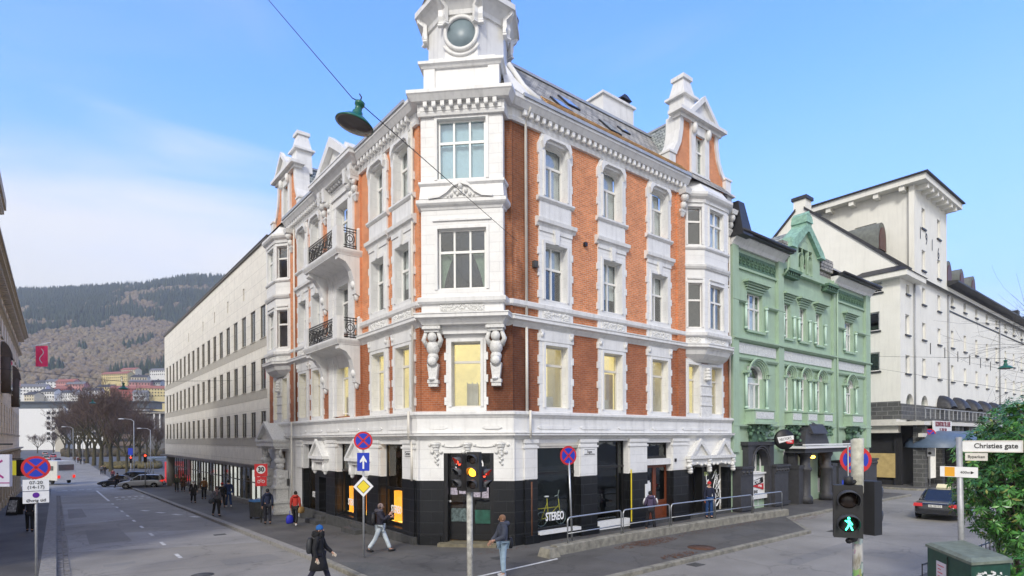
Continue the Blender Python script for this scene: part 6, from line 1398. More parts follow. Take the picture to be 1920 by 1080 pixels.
m.split('awning_post', M['signwhite'], HT)
# tower eaves, brackets, roofs
m = MB(); m.wbox(WF, 56.9, 67.6, 15.6, 25.0, 25.6, 26.15, 0, 0); m.build('eaves', M['hotel'], HT)
m = MB(); m.wbox(WF, 56.7, 67.8, 15.4, 25.2, 26.15, 26.7, 2.5, 3.5); m.box(WF, 56.7, 67.8, 15.4, 25.2, 26.12, 26.22); m.build('tower_roof', M['darkroof'], HT)
m = MB()
for i in range(7): x = 58.2 + 1.35 * i; m.box(RF, x - .2, x + .2, 0, .85, 25.2, 25.6)
for i in range(4): y = 17.4 + 2.0 * i; m.box(TL_, y - .2, y + .2, 0, .85, 25.2, 25.6)
m.split('eaves_bracket', M['hotel'], HT)
m = MB(); P = [(16.0, 17.4), (24.2, 25.0), (24.2, 25.25), (15.9, 17.7)]
m.prism(HL, P, -.55, .12); m.prism(HL, [(25.0, 25.25), (25.0, 25.0), (33.2, 17.0), (33.4, 17.2)], -.55, .12); m.split('gable_coping', M['darkroof'], HT)
m = MB(); m.box(HL, 24.1, 25.2, -1.2, .0, 24.5, 26.0); o = m.build('gable_chimney', M['hotel'], HT); MB().box(HL, 23.95, 25.35, -1.35, .12, 26.0, 26.3).build('cap', M['darkroof'], o)
m = MB(); m.add([(54.2, 16.2, 17.6), (102, 16.2, 17.6), (102, 24.6, 25.1), (54.2, 24.6, 25.1), (54.2, 33, 17.4), (102, 33, 17.4)], [(0, 1, 2, 3), (3, 2, 5, 4)])
m.build('roof', M['darkroof'], HT)
m = MB(); m.smooth = True; vs = []
for x in (54.9, 57.9): pass
for yy in (19.2, 21.6):
    for q in range(11): a_ = math.pi * q / 10; vs.append((56.4, yy, 0))
vs = [HL.p(20.0 - 1.0 * math.cos(math.pi * q / 10) * 1.0, nn, 19.6 + 2.3 * math.sin(math.pi * q / 10) ** .7) for nn in (-.6, -3.8) for q in range(11)]
m.add(vs, [(q, q + 1, 12 + q, 11 + q) for q in range(10)])
m2 = Fr((0, 17.2, 0), (1, 0, 0), (0, -1, 0))
m = MB(); m.smooth = True
for xs in [56.2] + [68.5 + 4.3 * i for i in range(3)]:
    y0 = 18.6 if xs < 60 else 16.9; zb = 20.2 if xs < 60 else 18.8
    vs = [(xs - 1.0 * math.cos(math.pi * q / 10), yy, zb + 2.4 * math.sin(math.pi * q / 10) ** .6) for yy in (y0, y0 + 4.5) for q in range(11)]
    m.add(vs + [(xs - 1.0 * math.cos(math.pi * q / 10), y0 + .02, zb + 2.4 * math.sin(math.pi * q / 10) ** .6) for q in range(11)], [(q, q + 1, 12 + q, 11 + q) for q in range(10)] + [tuple(range(22, 33))])
m.split('roof_dormer', M['copper'] if False else mat('lead_dormer', (.16, .17, .15), .7, var=.3), HT)
m = MB()
for xs in [56.2] + [68.5 + 4.3 * i for i in range(3)]:
    y0 = 18.6 if xs < 60 else 16.9; zb = 20.2 if xs < 60 else 18.8
    m.prism(Fr((0, y0 - .02, 0), (1, 0, 0), (0, -1, 0)), [(xs - .7 * math.cos(math.pi * q / 8), zb + 2.0 * math.sin(math.pi * q / 8) ** .6) for q in range(9)], -.02, .04)
m.split('dormer_window', mat('dormer_red', (.10, .04, .035), .5, var=.3), HT)
m = MB(); m.sweep([(66.6, 16.6), (102, 16.6)], [(-.2, 18.3), (.3, 18.4), (.9, 18.6), (.9, 18.75), (-.2, 18.9)]); m.box(RF, 67, 100, 0, .06, 16.0, 16.12); m.build('eaves_gutter', M['darkroof'], HT)
m = MB(); m.box(WF, 53.3, 58.0, 15.9, 20, 17.0, 17.45); m.build('corner_eaves', M['hotel'], HT); m = MB(); m.wbox(WF, 53.2, 58.2, 15.8, 20.2, 17.45, 18.3, 1.2, 1.2); m.build('corner_roof', M['darkroof'], HT)
m = MB()
for x in (57.2, 66.7, 86.5): m.tube([RF.p(x, .1, 5), RF.p(x, .1, 17.5)], .07, 6)
m.split('downpipe', M['steel'], HT)
m = MB(); m.box(RF, 58.35, 58.4, .02, .06, 21.2, 22.0) if False else None
for ch, x, z in (('1', 59.0, 21.7), ('9', 60.6, 21.5), ('1', 62.2, 21.3), ('6', 64.0, 20.9)): text(HT, ch, RF.p(x, .03, z), RF.u, RF.n, 1.5, M['darkroof'], 'date_numeral', sx=.7)
m = MB()
for i in range(6): x = 61.5 + 4.2 * i; m.box(RF, x, x + .06, .02, .06, 11.4, 12.4)
m.split('wall_anchor', M['darkroof'], HT)
NS = empty('rental_sign', RF.p(59, 2.1, 4.6), 'white board reading KONTOR TIL LEIE above the blue entrance awning', 'sign')
b = MB(); b.box(RF, 54.6, 59.4, 2.0, 2.08, 4.25, 5.25); bo = b.build('board', M['signwhite'], NS)
text(bo, 'KONTOR TIL LEIE', RF.p(57.0, 2.1, 4.97), RF.u, RF.n, .52, mat('maroon_letters', (.20, .01, .03), .5, var=0), 'sign_lettering', sx=.95, bold=.02)
text(bo, '55 700 500', RF.p(57.0, 2.1, 4.5), RF.u, RF.n, .42, bpy.data.materials['maroon_letters'], 'sign_lettering', sx=1.0)
# last block down the right street
LBk = empty('grey_terrace', (112, 20, 0), 'pale grey terrace with dark dormers and chimneys beyond the hotel', 'building')
F2 = Fr((0, 15.6, 0), (1, 0, 0), (0, -1, 0)); xs = [103.5 + 4 * i for i in range(10)]; H = [(x, x + 1.3, z, z + 2.3) for x in xs for z in (1.5, 5.5, 9.5, 13.2)]
m = MB(); cut_wall(m, F2, 102, 145, -.2, 16.6, -.4, 0, H); m.box(WF, 102, 102.4, 16, 28, -1, 16.6); m.build('wall', M['signwhite'], LBk)
MB().box(WF, 102.5, 145, 16.5, 28, -1, 16).build('interior', M['dark'], LBk)
for a, b, z0, z1 in H:
    f = MB()
    for q in ((a, a + .1), (b - .1, b), ((a + b) / 2 - .04, (a + b) / 2 + .04)): f.box(F2, *q, -.2, -.12, z0, z1)
    f.box(F2, a - .15, b + .15, 0, .12, z1 + .05, z1 + .25); f.build('window', M['plinth'], LBk)
m = MB(); m.wbox(WF, 101.6, 145, 15, 28, 16.6, 20.5, 1, 3.5); m.build('roof', M['darkroof'], LBk)
m = MB()
for x in (104, 110, 117, 124): m.box(WF, x, x + 1.8, 15.4, 18, 16.6, 19.6)
m.split('dormer', M['cream'], LBk)
m = MB()
for x in (107.5, 114, 121): m.box(WF, x, x + 1.2, 18.5, 19.6, 19, 22)
m.split('chimney', M['darkroof'], LBk)
# ================================================================== people
def skin_mesh(name, V, E, Rr, m, parent, sub=1):
    me = bpy.data.meshes.new('tmp'); me.from_pydata(V, E, []); o = bpy.data.objects.new('tmp', me); COL.objects.link(o)
    sk = o.modifiers.new('s', 'SKIN'); sk.use_smooth_shade = True
    for i, r in enumerate(Rr):
        d = me.skin_vertices[0].data[i]; d.radius = r if isinstance(r, (tuple, list)) else (r, r); d.use_root = (i == 0)
    su = o.modifiers.new('b', 'SUBSURF'); su.levels = sub; su.render_levels = sub
    bpy.context.view_layer.update()
    nm = bpy.data.meshes.new_from_object(o.evaluated_get(bpy.context.evaluated_depsgraph_get())); bpy.data.objects.remove(o); bpy.data.meshes.remove(me)
    nm.name = name; nm.materials.clear(); nm.materials.append(m); nm.polygons.foreach_set('use_smooth', [True] * len(nm.polygons))
    ob = bpy.data.objects.new(name, nm); COL.objects.link(ob); ob.parent = parent; return ob
cl = {}
def cloth(c, rough=.85):
    k = tuple(round(q, 3) for q in c)
    if k not in cl: cl[k] = mat('cloth', c, rough, var=.22, scale=7, bump=.25, bscale=30, obj=True)
    return cl[k]
skinm = mat('skin', (.48, .27, .19), .55, var=.05, obj=True)
WHITESHOE, DARK = (.6, .6, .6), (.012, .012, .014)
def person(label, loc, face, h=1.72, coat=(.02, .02, .025), legs=(.02, .02, .03), hair=(.05, .03, .02), hat=None, stride=.25, arms=(.3, -.3), elbow=(.3, .3), long=0, hood=None, shoes=DARK, puffy=1.0, lift=None, z=None, hem=None, phone=False, face_on=True, gloves=None, lean=0, scarf=None, group=None, wide=0):
    x, y = loc[0], loc[1]; z = z if z is not None else gz(y)
    P = empty('person', (x, y, z), label, 'person', group, rz=face)
    s = h / 1.75; V3 = lambda a, b, c: Vector((a, b, c))
    def leg(side, th, kn):
        hip = V3(side * .095, 0, .93); k = hip + V3(side * wide, math.sin(th), -math.cos(th)) * .44; a = k + V3(side * wide, math.sin(th - kn), -math.cos(th - kn)) * .43
        toe = a + V3(side * .02, .15 * math.cos(min(0, th - kn) * .5), -.045 + (.10 * math.sin(th - kn) if th - kn > 0 else .0)); return hip, k, a, toe
    Lg = leg(-1, stride, .06 if stride > .02 else .02); Rg = leg(1, -stride * .85, .22 if stride > .1 else .03)
    dz = .075 - min(Lg[2].z, Rg[2].z)
    def arm(side, sw, el):
        sh = V3(side * .185, lean * .45, 1.42); d = V3(side * .14, math.sin(sw), -math.cos(sw)).normalized(); e = sh + d * .29
        d2 = V3(side * (.02 if el < 1 else -.35), math.sin(sw + el), -math.cos(sw + el)).normalized(); w = e + d2 * .26; return sh, e, w, w + d2 * .09
    La = arm(-1, arms[0], elbow[0]); Ra = arm(1, arms[1], elbow[1])
    ty = lambda q: lean * (q - .93)
    c = lambda v: ((v.x) * s, (v.y) * s, (v.z + dz) * s)
    spine = [V3(0, 0, .95), V3(0, ty(1.12), 1.12), V3(0, ty(1.34), 1.34), V3(0, ty(1.47) , 1.49), V3(0, ty(1.55) + .015, 1.56), V3(0, ty(1.6) + .03, 1.64), V3(0, ty(1.7) + .02, 1.72)]
    V = [c(v) for v in spine + list(Lg) + list(Rg) + list(La) + list(Ra)]
    E = [(0, 1), (1, 2), (2, 3), (3, 4), (4, 5), (5, 6), (0, 7), (7, 8), (8, 9), (9, 10), (0, 11), (11, 12), (12, 13), (13, 14), (3, 15), (15, 16), (16, 17), (17, 18), (3, 19), (19, 20), (20, 21), (21, 22)]
    Rr = [(.13, .10), (.12, .10), (.15, .10), (.07, .06), (.048, .048), (.078, .092), (.06, .07)] + [(.085,) * 2, (.058,) * 2, (.042,) * 2, (.035,) * 2] * 2 + [(.055,) * 2, (.042,) * 2, (.03,) * 2, (.028,) * 2] * 2
    Rr = [(a * s, b * s) for a, b in Rr]
    skin_mesh('body', V, E, Rr, skinm, P)
    # trousers
    tv = [spine[0] + V3(0, 0, .03)] + [Lg[0], Lg[1], Lg[2] + V3(0, 0, .03)] + [Rg[0], Rg[1], Rg[2] + V3(0, 0, .03)]
    skin_mesh('trousers', [c(v) for v in tv], [(0, 1), (1, 2), (2, 3), (0, 4), (4, 5), (5, 6)], [(q * s, q * s * .95) for q in (.15, .105, .082, .078, .105, .082, .078)], cloth(legs), P)
    # jacket
    k = puffy; jz = hem if hem else .90
    jv = [V3(0, ty(1.0), jz), V3(0, ty(1.1), 1.12), V3(0, ty(1.34), 1.33), V3(0, ty(1.47), 1.47)] + [La[0], La[1], La[2]] + [Ra[0], Ra[1], Ra[2]]
    jr = [(.155 * k, .125 * k), (.15 * k, .12 * k), (.165 * k, .125 * k), (.085, .08), (.078 * k,) * 2, (.064 * k,) * 2, (.05 * k,) * 2, (.078 * k,) * 2, (.064 * k,) * 2, (.05 * k,) * 2]
    jk = skin_mesh('coat' if long else 'jacket', [c(v) for v in jv], [(0, 1), (1, 2), (2, 3), (3, 4), (4, 5), (5, 6), (3, 7), (7, 8), (8, 9)], [(a * s, b * s) for a, b in jr], cloth(coat), P)
    if long:
        b = MB(); n = 14; rows = []
        for zz, rx, ry in ((1.12, .155, .125), (.95, .18, .15), (.75, .20, .19), (long, .23, .24)):
            rows.append([c(V3(rx * k * math.cos(2 * math.pi * q / n), ry * k * math.sin(2 * math.pi * q / n) + .02 * math.sin(q * 3), zz)) for q in range(n)])
        b.smooth = True; b.add([v for r in rows for v in r], [(i * n + q, i * n + (q + 1) % n, (i + 1) * n + (q + 1) % n, (i + 1) * n + q) for i in range(3) for q in range(n)] + [tuple(range(3 * n, 4 * n))])
        o = b.build('coat_skirt', cloth(coat)); o.parent = jk
    for g in (Lg, Rg):
        b = MB(); a = Vector(c(g[2])); t = Vector(c(g[3])); d = (t - a); b.smooth = True
        b.tube([a + Vector((0, -.07, -.035)) * s, a + Vector((0, 0, -.02)) * s, a + d * .6 + Vector((0, 0, -.01)) * s, t + Vector((0, .03, 0)) * s], [.03 * s, .052 * s, .045 * s, .026 * s], 8); o = b.build('shoe', cloth(shoes)); o.parent = P
    hc = Vector(c(spine[5]))
    for A, i in ((La, 0), (Ra, 1)):
        w = Vector(c(A[2])); e = Vector(c(A[3])); d = (e - w).normalized(); sd = d.cross(Vector((1, 0, 0))).normalized(); b = MB(); gm = cloth(gloves) if gloves else skinm
        b.ball(w + d * .06 * s, (.022 * s, .036 * s, .045 * s), 8, 6)
        for f in range(4): o_ = sd * (.03 - .02 * f) * s; ln = (.075, .085, .08, .062)[f] * s; q = w + d * .085 * s + o_; b.tube([q, q + d * ln * .5, q + d * ln * .85 + Vector((-(1 if i else -1) * .02 * s, 0, 0))], .0095 * s, 5)
        q = w + d * .04 * s + sd * .03 * s; b.tube([q, q + sd * .03 * s + d * .025 * s, q + sd * .035 * s + d * .055 * s], .010 * s, 5)
        o = b.build('hand', gm); o.parent = P
    b = MB(); b.smooth = True
    b.ball(hc + Vector((0, -.018, .028)) * s, (.088 * s, .104 * s, .105 * s), 12, 8) if not hat else b.ball(hc + Vector((0, -.03, -.01)) * s, (.085 * s, .088 * s, .085 * s), 10, 8)
    o = b.build('hair', cloth(hair)); o.parent = P
    if hat: b = MB(); b.lathe(hc + Vector((0, -.012, .035)) * s, [(.097 * s, -.02), (.102 * s, .0), (.1 * s, .03), (.085 * s, .075 * s), (.05 * s, .1 * s), (.01, .11 * s)], 14); b.ball(hc + Vector((0, -.01, .15)) * s, .02 * s, 6, 4); o = b.build('hat', cloth(hat)); o.parent = P
    if face_on:
        b = MB(); b.tube([hc + Vector((0, .088, .02)) * s, hc + Vector((0, .108, -.015)) * s, hc + Vector((0, .092, -.022)) * s], [.008 * s, .013 * s, .01 * s], 6)
        for q in (-1, 1): b.ball(hc + Vector((q * .083, .0, -.002)) * s, (.012 * s, .02 * s, .03 * s), 6, 5)
        b.m = 1
        for q in (-1, 1): b.ball(hc + Vector((q * .03, .086, .018)) * s, .011 * s, 6, 4)
        b.tube([hc + Vector((-.025, .088, -.047)) * s, hc + Vector((.025, .088, -.047)) * s], .006 * s, 5)
        o = b.build('face', [skinm, cloth((.05, .02, .02))]); o.parent = P
    if hood: b = MB(); b.lathe(Vector(c(spine[3])) + Vector((0, -.05, 0)) * s, [(.10 * s, -.05), (.15 * s, -.01), (.155 * s, .04 * s), (.12 * s, .085 * s), (.09 * s, .06 * s)], 12); o = b.build('hood', cloth(hood)); o.parent = P
    if scarf: b = MB(); b.lathe(Vector(c(spine[4])) + Vector((0, .01, -.04)) * s, [(.07 * s, -.03), (.095 * s, 0), (.09 * s, .04 * s), (.065 * s, .05 * s)], 12); b.tube([Vector(c(spine[4])) + Vector((.02, .12, -.05)) * s, Vector(c(spine[3])) + Vector((.03, .15, -.25)) * s], .035 * s, 6); o = b.build('scarf', cloth(scarf)); o.parent = P
    P['_'] = 0; del P['_']
    def wp(v): v = Vector(c(V3(*v))); return Vector((x, y, z)) + Matrix.Rotation(face, 3, 'Z') @ v
    return P, wp, La, Ra, s
def rot_toward(dx, dy): return math.atan2(dy, dx) - math.pi / 2
R_right = rot_toward(RGT.x, RGT.y); R_left = rot_toward(-RGT.x, -RGT.y); R_away = rot_toward(FWD.x, FWD.y); R_tow = rot_toward(-FWD.x, -FWD.y)
UPS = rot_toward(0, 1); DNS = rot_toward(0, -1)     # up/down the left street
def bag_mesh(name, label, p, size, col, rz=0, strap=None, cat='bag'):
    b = MB(); b.smooth = True; w, d, h = size; F = RotF((p.x, p.y, p.z), rz); n = 12; rows = []
    for t, k in ((0, .75), (.12, 1), (.5, 1.04), (.85, .85), (1, .5)):
        for q in range(n):
            a = 2 * math.pi * q / n; cx = math.copysign(abs(math.cos(a)) ** .6, math.cos(a)); sy = math.copysign(abs(math.sin(a)) ** .6, math.sin(a)); rows.append(F.p(cx * w / 2 * k, sy * d / 2 * k, h * t))
    b.add(rows, [(i * n + q, i * n + (q + 1) % n, (i + 1) * n + (q + 1) % n, (i + 1) * n + q) for i in range(4) for q in range(n)] + [tuple(range(n)), tuple(range(4 * n, 5 * n))])
    if strap: b.tube(strap, .014, 6)
    o = b.build(name, mat('bag_cloth', col, .6, var=.2, scale=8)); tag(o, label, cat); return o
nl = at(942, 16.55)
P, wp, La, Ra, s = person('standing person in a grey puffer jacket and pale blue jeans holding a phone', nl, R_left + .35, 1.76, coat=(.085, .095, .125), legs=(.33, .45, .55), hair=(.32, .17, .09), stride=.05, arms=(.25, .35), elbow=(1.0, .45), hood=(.085, .095, .125), shoes=(.5, .5, .5), puffy=1.22, hem=.98)
bag_mesh('shoulder_bag', 'black shoulder bag hanging at the back of the grey puffer jacket', wp((.1, -.26, .78)), (.34, .16, .3), (.012, .012, .015), R_left, strap=[wp((.1, -.2, 1.0)), wp((.02, -.17, 1.25)), wp((-.12, -.12, 1.45)), wp((-.16, .05, 1.44))])
pm_ = at(712, 20.2)
P, wp, La, Ra, s = person('striding man in a dark jacket and pale jeans wearing headphones near the diamond sign post', pm_, R_right, 1.76, coat=(.02, .018, .03), legs=(.50, .56, .60), hair=(.45, .32, .26), stride=.42, arms=(.5, .7), elbow=(1.5, 1.7), hood=(.10, .09, .10), puffy=1.12)
b = MB(); b.tube([wp((.1 * math.sin(t), .02, 1.64 + .115 * math.cos(t))) for t in [-1.5 + .3 * i for i in range(11)]], .012, 6); b.ball(wp((.095, .02, 1.63)), .035); b.ball(wp((-.095, .02, 1.63)), .035); tag(b.build('headphones', cloth((.02, .02, .03))), 'dark headphones worn by the striding man in pale jeans', 'headphones')
bag_mesh('backpack', 'black backpack on the back of the man with headphones', wp((0, -.22, 1.02)), (.3, .17, .42), (.012, .012, .014), R_right)
bh = at(597, 15.35)
P, wp, La, Ra, s = person('person in a bright blue knitted hat and long black coat walking along the kerb edge', bh, R_right, 1.70, coat=(.008, .008, .010), legs=(.012, .013, .03), hat=(.01, .10, .32), stride=.36, arms=(.35, -.2), elbow=(.5, .5), long=.55, hood=(.008, .008, .008), gloves=(.60, .52, .42), puffy=1.08)
b = MB(); n = random.Random(3)
for i in range(70): a = n.uniform(0, 6.28); q = wp((.13 * math.cos(a), -.02 + .13 * math.sin(a), 1.53 + n.uniform(-.05, .06))); b.ball(q, n.uniform(.03, .05), 5, 4)
o = b.build('fur_collar', cloth((.006, .006, .007)), P)
bag_mesh('backpack', 'black backpack on the person with the bright blue hat', wp((0, -.24, 1.0)), (.28, .17, .42), (.02, .022, .026), R_right)
rd = at(553, 28.2)
P, wp, La, Ra, s = person('person in a red jacket and black trousers walking away with carrier bags', rd, UPS - .5, 1.70, coat=(.42, .03, .02), legs=(.01, .01, .012), hair=(.015, .012, .01), stride=.34, arms=(.1, -.35), elbow=(.1, .5), long=0, shoes=WHITESHOE, hood=(.42, .03, .02), lean=.12)
bag_mesh('blue_carrier_bag', 'bright blue plastic carrier bag held by the person in the red jacket', wp((-.28, .05, .12)), (.34, .2, .42), (.015, .02, .40), UPS, strap=[wp((-.28, .05, .5)), wp((-.27, .05, .78))])
bag_mesh('brown_tote', 'tan shoulder tote carried behind the person in the red jacket', wp((.3, -.05, .65)), (.34, .16, .32), (.28, .17, .06), UPS + .4, strap=[wp((.3, -.1, .95)), wp((.2, 0, 1.42)), wp((.3, .05, .95))])
person('person seen from behind in navy clothes beside the speed limit sign', at(501, 28.9), UPS - .15, 1.78, coat=(.012, .018, .05), legs=(.010, .011, .02), hair=(.015, .015, .02), stride=.12, arms=(.1, -.1), elbow=(.2, .2), hood=(.012, .018, .05), face_on=False)
P, wp, La, Ra, s = person('person in a grey jacket walking this way with a slung bag', at(405, 33.2), DNS + .2, 1.74, coat=(.10, .10, .12), legs=(.012, .012, .014), hair=(.10, .07, .06), stride=.2, arms=(.15, -.15), elbow=(.3, .6), scarf=(.25, .15, .17))
bag_mesh('messenger_bag', 'dark messenger bag at the hip of the person in the grey jacket', wp((.25, .05, .78)), (.4, .2, .3), (.03, .035, .045), DNS + .3, strap=[wp((.2, .1, 1.05)), wp((-.1, .16, 1.4)), wp((-.14, 0, 1.48))])
person('person in black with a red hat walking beside the blue-jacketed man', at(416, 38.6), UPS, 1.68, coat=(.012, .012, .014), legs=(.01, .01, .012), hat=(.40, .03, .03), stride=.22, face_on=False)
person('man in a blue jacket and blue jeans walking away by the office windows', at(428, 38.9), UPS, 1.84, coat=(.015, .03, .10), legs=(.02, .05, .14), hair=(.02, .02, .02), stride=.22, shoes=WHITESHOE, face_on=False, puffy=1.1)
person('person in an orange brown jacket walking away close to the office windows', at(382, 46.5), UPS, 1.74, coat=(.20, .09, .025), legs=(.01, .01, .012), hat=(.01, .01, .01), stride=.1, face_on=False)
person('person in a long black coat and pale scarf walking this way', at(362, 43), DNS, 1.68, coat=(.01, .01, .012), legs=(.01, .01, .012), hat=(.5, .5, .5), stride=.22, long=.6, scarf=(.6, .58, .56))
person('person in a green parka by the far office windows', at(331, 56.8), DNS, 1.66, coat=(.06, .075, .05), legs=(.02, .02, .02), hair=(.1, .07, .05), stride=.12, puffy=1.1)
person('person in a brown top and long black skirt at the pavement far end', at(343, 57.2), DNS, 1.7, coat=(.10, .05, .02), legs=(.01, .01, .01), hair=(.03, .02, .02), stride=.12, long=.5)
person('person in black walking away past the ochre building', at(55, 27.8), UPS, 1.74, coat=(.012, .011, .016), legs=(.01, .01, .012), hair=(.01, .01, .012), stride=.32, arms=(.9, -.5), elbow=(.2, .4), face_on=False, hood=(.012, .011, .016))
person('person in dark clothes crossing the street in front of the silver car', at(220, 67.5), R_left, 1.75, coat=(.08, .04, .015), legs=(.01, .012, .02), hair=(.02, .02, .02), stride=.3)
P, wp, La, Ra, s = person('person in a purple jacket with white sleeve stripes waiting by the railing', at(1219, 24.6), R_away - .1, 1.68, coat=(.075, .055, .11), legs=(.010, .010, .014), hair=(.012, .012, .014), stride=.06, arms=(.15, .15), elbow=(1.3, 1.3), face_on=False, hood=(.075, .055, .11), wide=.1)
b = MB()
for q in (-1, 1): b.tube([wp((q * .25, -.045, 1.44)), wp((q * .305, -.03, 1.28)), wp((q * .30, .06, 1.16))], .035, 6)
b.split('sleeve_stripe', cloth((.6, .6, .62)), P)
person('man in a red cap, navy jacket and blue jeans standing behind the railing', at(1329, 28.3), R_tow + .1, 1.78, coat=(.010, .013, .035), legs=(.012, .05, .16), hat=(.50, .03, .03), stride=.08, arms=(.1, -.05), elbow=(.25, .25), gloves=(.50, .12, .03), puffy=1.08)
fp = random.Random(9)
for i, (px, t, lab, co) in enumerate(((190, 104, 'small distant figure in grey by the first street tree', (.1, .1, .11)), (196, 103, 'small distant figure in black by the first street tree', (.01, .01, .012)), (158, 150, 'distant walker in blue on the tree-lined pavement', (.03, .05, .1)), (151, 150, 'distant walker in black left of the one in blue', (.012, .012, .014)), (146, 158, 'distant walker in dark red further along the trees', (.12, .02, .02)), (140, 165, 'distant walker in brown furthest along the trees', (.1, .06, .03)), (211, 88, 'figure in maroon stepping out behind the dark car', (.14, .02, .03)))):
    person(lab, at(px, t) + Vector((0, 0, 0)), UPS if i % 2 else DNS, 1.74, coat=co, legs=(.012, .012, .014), stride=.2, face_on=False)

# ================================================================== vehicles
M['tyre'] = mat('tyre', (.012, .012, .012), .8, var=0); M['alloy'] = mat('alloy_rim', (.35, .36, .37), .3, .8, var=0)
M['taillamp'] = mat('tail_lamp', (.5, .01, .01), .2, var=0, emit=(1, .05, .03), est=.35); M['headlamp'] = mat('head_lamp', (.7, .72, .75), .1, var=0)
M['plate'] = mat('number_plate', (.65, .65, .62), .4, var=0); M['trim'] = mat('black_trim', (.015, .015, .016), .6, var=0)
def paint(name, c): 
    m = mat(name, c, .28, .0, var=.04, scale=1); b = m.node_tree.nodes['Principled BSDF']; b.inputs['Coat Weight'].default_value = .6; b.inputs['Coat Roughness'].default_value = .08; return m
def ring(hw, zb, zt, k=16, pw=.35):
    r = []
    for q in range(k):
        a = 2 * math.pi * (q + .5) / k; r.append((math.copysign(abs(math.cos(a)) ** pw, math.cos(a)) * hw, (zb + zt) / 2 + math.copysign(abs(math.sin(a)) ** pw, math.sin(a)) * (zt - zb) / 2))
    return r
def car(label, loc, rz, col, L_=4.7, Wd=1.86, H_=1.45, kind='sedan', cat='car', plate=None, taxi=False, group=None, brake=True, z=None):
    z = z if z is not None else gz(loc[1]) + RZ
    P = empty('car', (loc[0], loc[1], z), label, cat, group, rz=rz); w = Wd / 2; l = L_ / 2; hb = .92 if kind == 'sedan' else 1.05
    st = [(-l, .45, .60, .72), (-l + .06, .33, .78, .86), (-l + .3, .25, hb - .02, .96), (-l * .55, .22, hb + .02, 1), (0, .2, hb, 1), (l * .42, .22, hb - .03, 1), (l * .75, .24, hb - .16, .97), (l - .2, .28, hb - .28, .9), (l - .04, .34, .62, .8), (l, .42, .55, .7)]
    b = MB(); b.smooth = True; k = 20; vs = []
    for yy, zb, zt, ww in st: vs += [(x_, yy, z_) for x_, z_ in ring(w * ww, zb, zt, k)]
    b.add(vs, [(i * k + q, i * k + (q + 1) % k, (i + 1) * k + (q + 1) % k, (i + 1) * k + q) for i in range(len(st) - 1) for q in range(k)] + [tuple(range(k)), tuple(range((len(st) - 1) * k, len(st) * k))])
    body = b.build('body', paint('car_paint', col)); body.parent = P
    # glasshouse
    if kind == 'sedan': gs = [(-l * .62, hb - .06, hb, .80), (-l * .34, hb - .06, H_ - .06, .70), (-l * .05, hb - .06, H_ - .01, .70), (l * .12, hb - .06, H_ - .05, .69), (l * .46, hb - .06, hb - .02, .80)]
    else: gs = [(-l * .93, hb - .06, hb + .02, .82), (-l * .80, hb - .06, H_ - .10, .74), (-l * .2, hb - .06, H_ - .02, .74), (l * .10, hb - .06, H_ - .06, .73), (l * .46, hb - .06, hb, .82)]
    b = MB(); b.smooth = False; vs = []
    for yy, zb, zt, ww in gs: wb = w * (.90 if zt > hb + .1 else ww); vs += [(-wb, yy, zb), (-w * ww, yy, zt - .05), (-w * ww * .82, yy, zt), (w * ww * .82, yy, zt), (w * ww, yy, zt - .05), (wb, yy, zb)]
    b.add(vs, [(i * 6 + q, i * 6 + q + 1, (i + 1) * 6 + q + 1, (i + 1) * 6 + q) for i in range(len(gs) - 1) for q in range(5)] + [tuple(range(6)), tuple(range((len(gs) - 1) * 6, len(gs) * 6))])
    o = b.build('windows', M['carglass']); o.parent = P
    b = MB(); g1_, g2_ = gs[1], gs[3]; b.smooth = True
    vs = []
    for yy, zb, zt, ww in gs[1:4]: vs += [(q * w * ww * .98, yy, zt + (.012 if abs(q) < .9 else -.03)) for q in (-1, -.82, 0, .82, 1)]
    b.add(vs, [(i * 5 + q, i * 5 + q + 1, i * 5 + 6 + q, i * 5 + 5 + q) for i in range(2) for q in range(4)])
    for s_ in (-1, 1):
        for (ya, za, wa), (yb, zb_, wb) in (((gs[0][0], hb, .85), (gs[1][0], gs[1][2] - .02, gs[1][3])), ((gs[4][0], hb - .03, .86), (gs[3][0], gs[3][2] - .02, gs[3][3])), ((-l * .02, hb, .92), (-l * .02, gs[2][2] - .03, gs[2][3]))): b.tube([(s_ * w * wa, ya, za), (s_ * w * wb * .99, yb, zb_)], .035, 6)
    o = b.build('roof', bpy.data.materials[body.data.materials[0].name]); o.parent = P
    for s_ in (-1, 1):
        for yy in (-l * .60, l * .62):
            b = MB(); r = .33 if kind == 'sedan' else .36; b.lathe((s_ * (w - .2), yy, r), [(r * .6, 0), (r, .02), (r, .19), (r * .88, .215), (r * .6, .2)], 20, axis=(s_, 0, 0)); t = b.build('wheel', M['tyre']); t.parent = P
            b = MB(); b.lathe((s_ * (w + .005), yy, r), [(r * .62, -.02), (r * .62, .0), (r * .5, -.03), (.01, -.01)], 20, axis=(s_, 0, 0), smooth=False)
            for q in range(5): a = 2 * math.pi * q / 5; b.tube([(s_ * (w + .01), yy, r), (s_ * (w + .01), yy + r * .58 * math.cos(a), r + r * .58 * math.sin(a))], .03, 4)
            o = b.build('rim', M['alloy']); o.parent = t
        b = MB(); b.wbox(WF, s_ * w * .76 - .19, s_ * w * .76 + .19, -l + .012, -l + .3, hb - .24, hb - .09, .02, .02); o = b.build('tail_lamp', M['taillamp'] if brake else M['red']); o.parent = P
        b = MB(); b.wbox(WF, s_ * w * .66 - .18, s_ * w * .66 + .18, l - .42, l - .06, .56, .70, .02, .04); o = b.build('headlight', M['headlamp']); o.parent = P
        b = MB(); b.ball((s_ * (w + .08), l * .32, hb + .06), (.1, .07, .07), 8, 6); o = b.build('mirror', body.data.materials[0]); o.parent = P
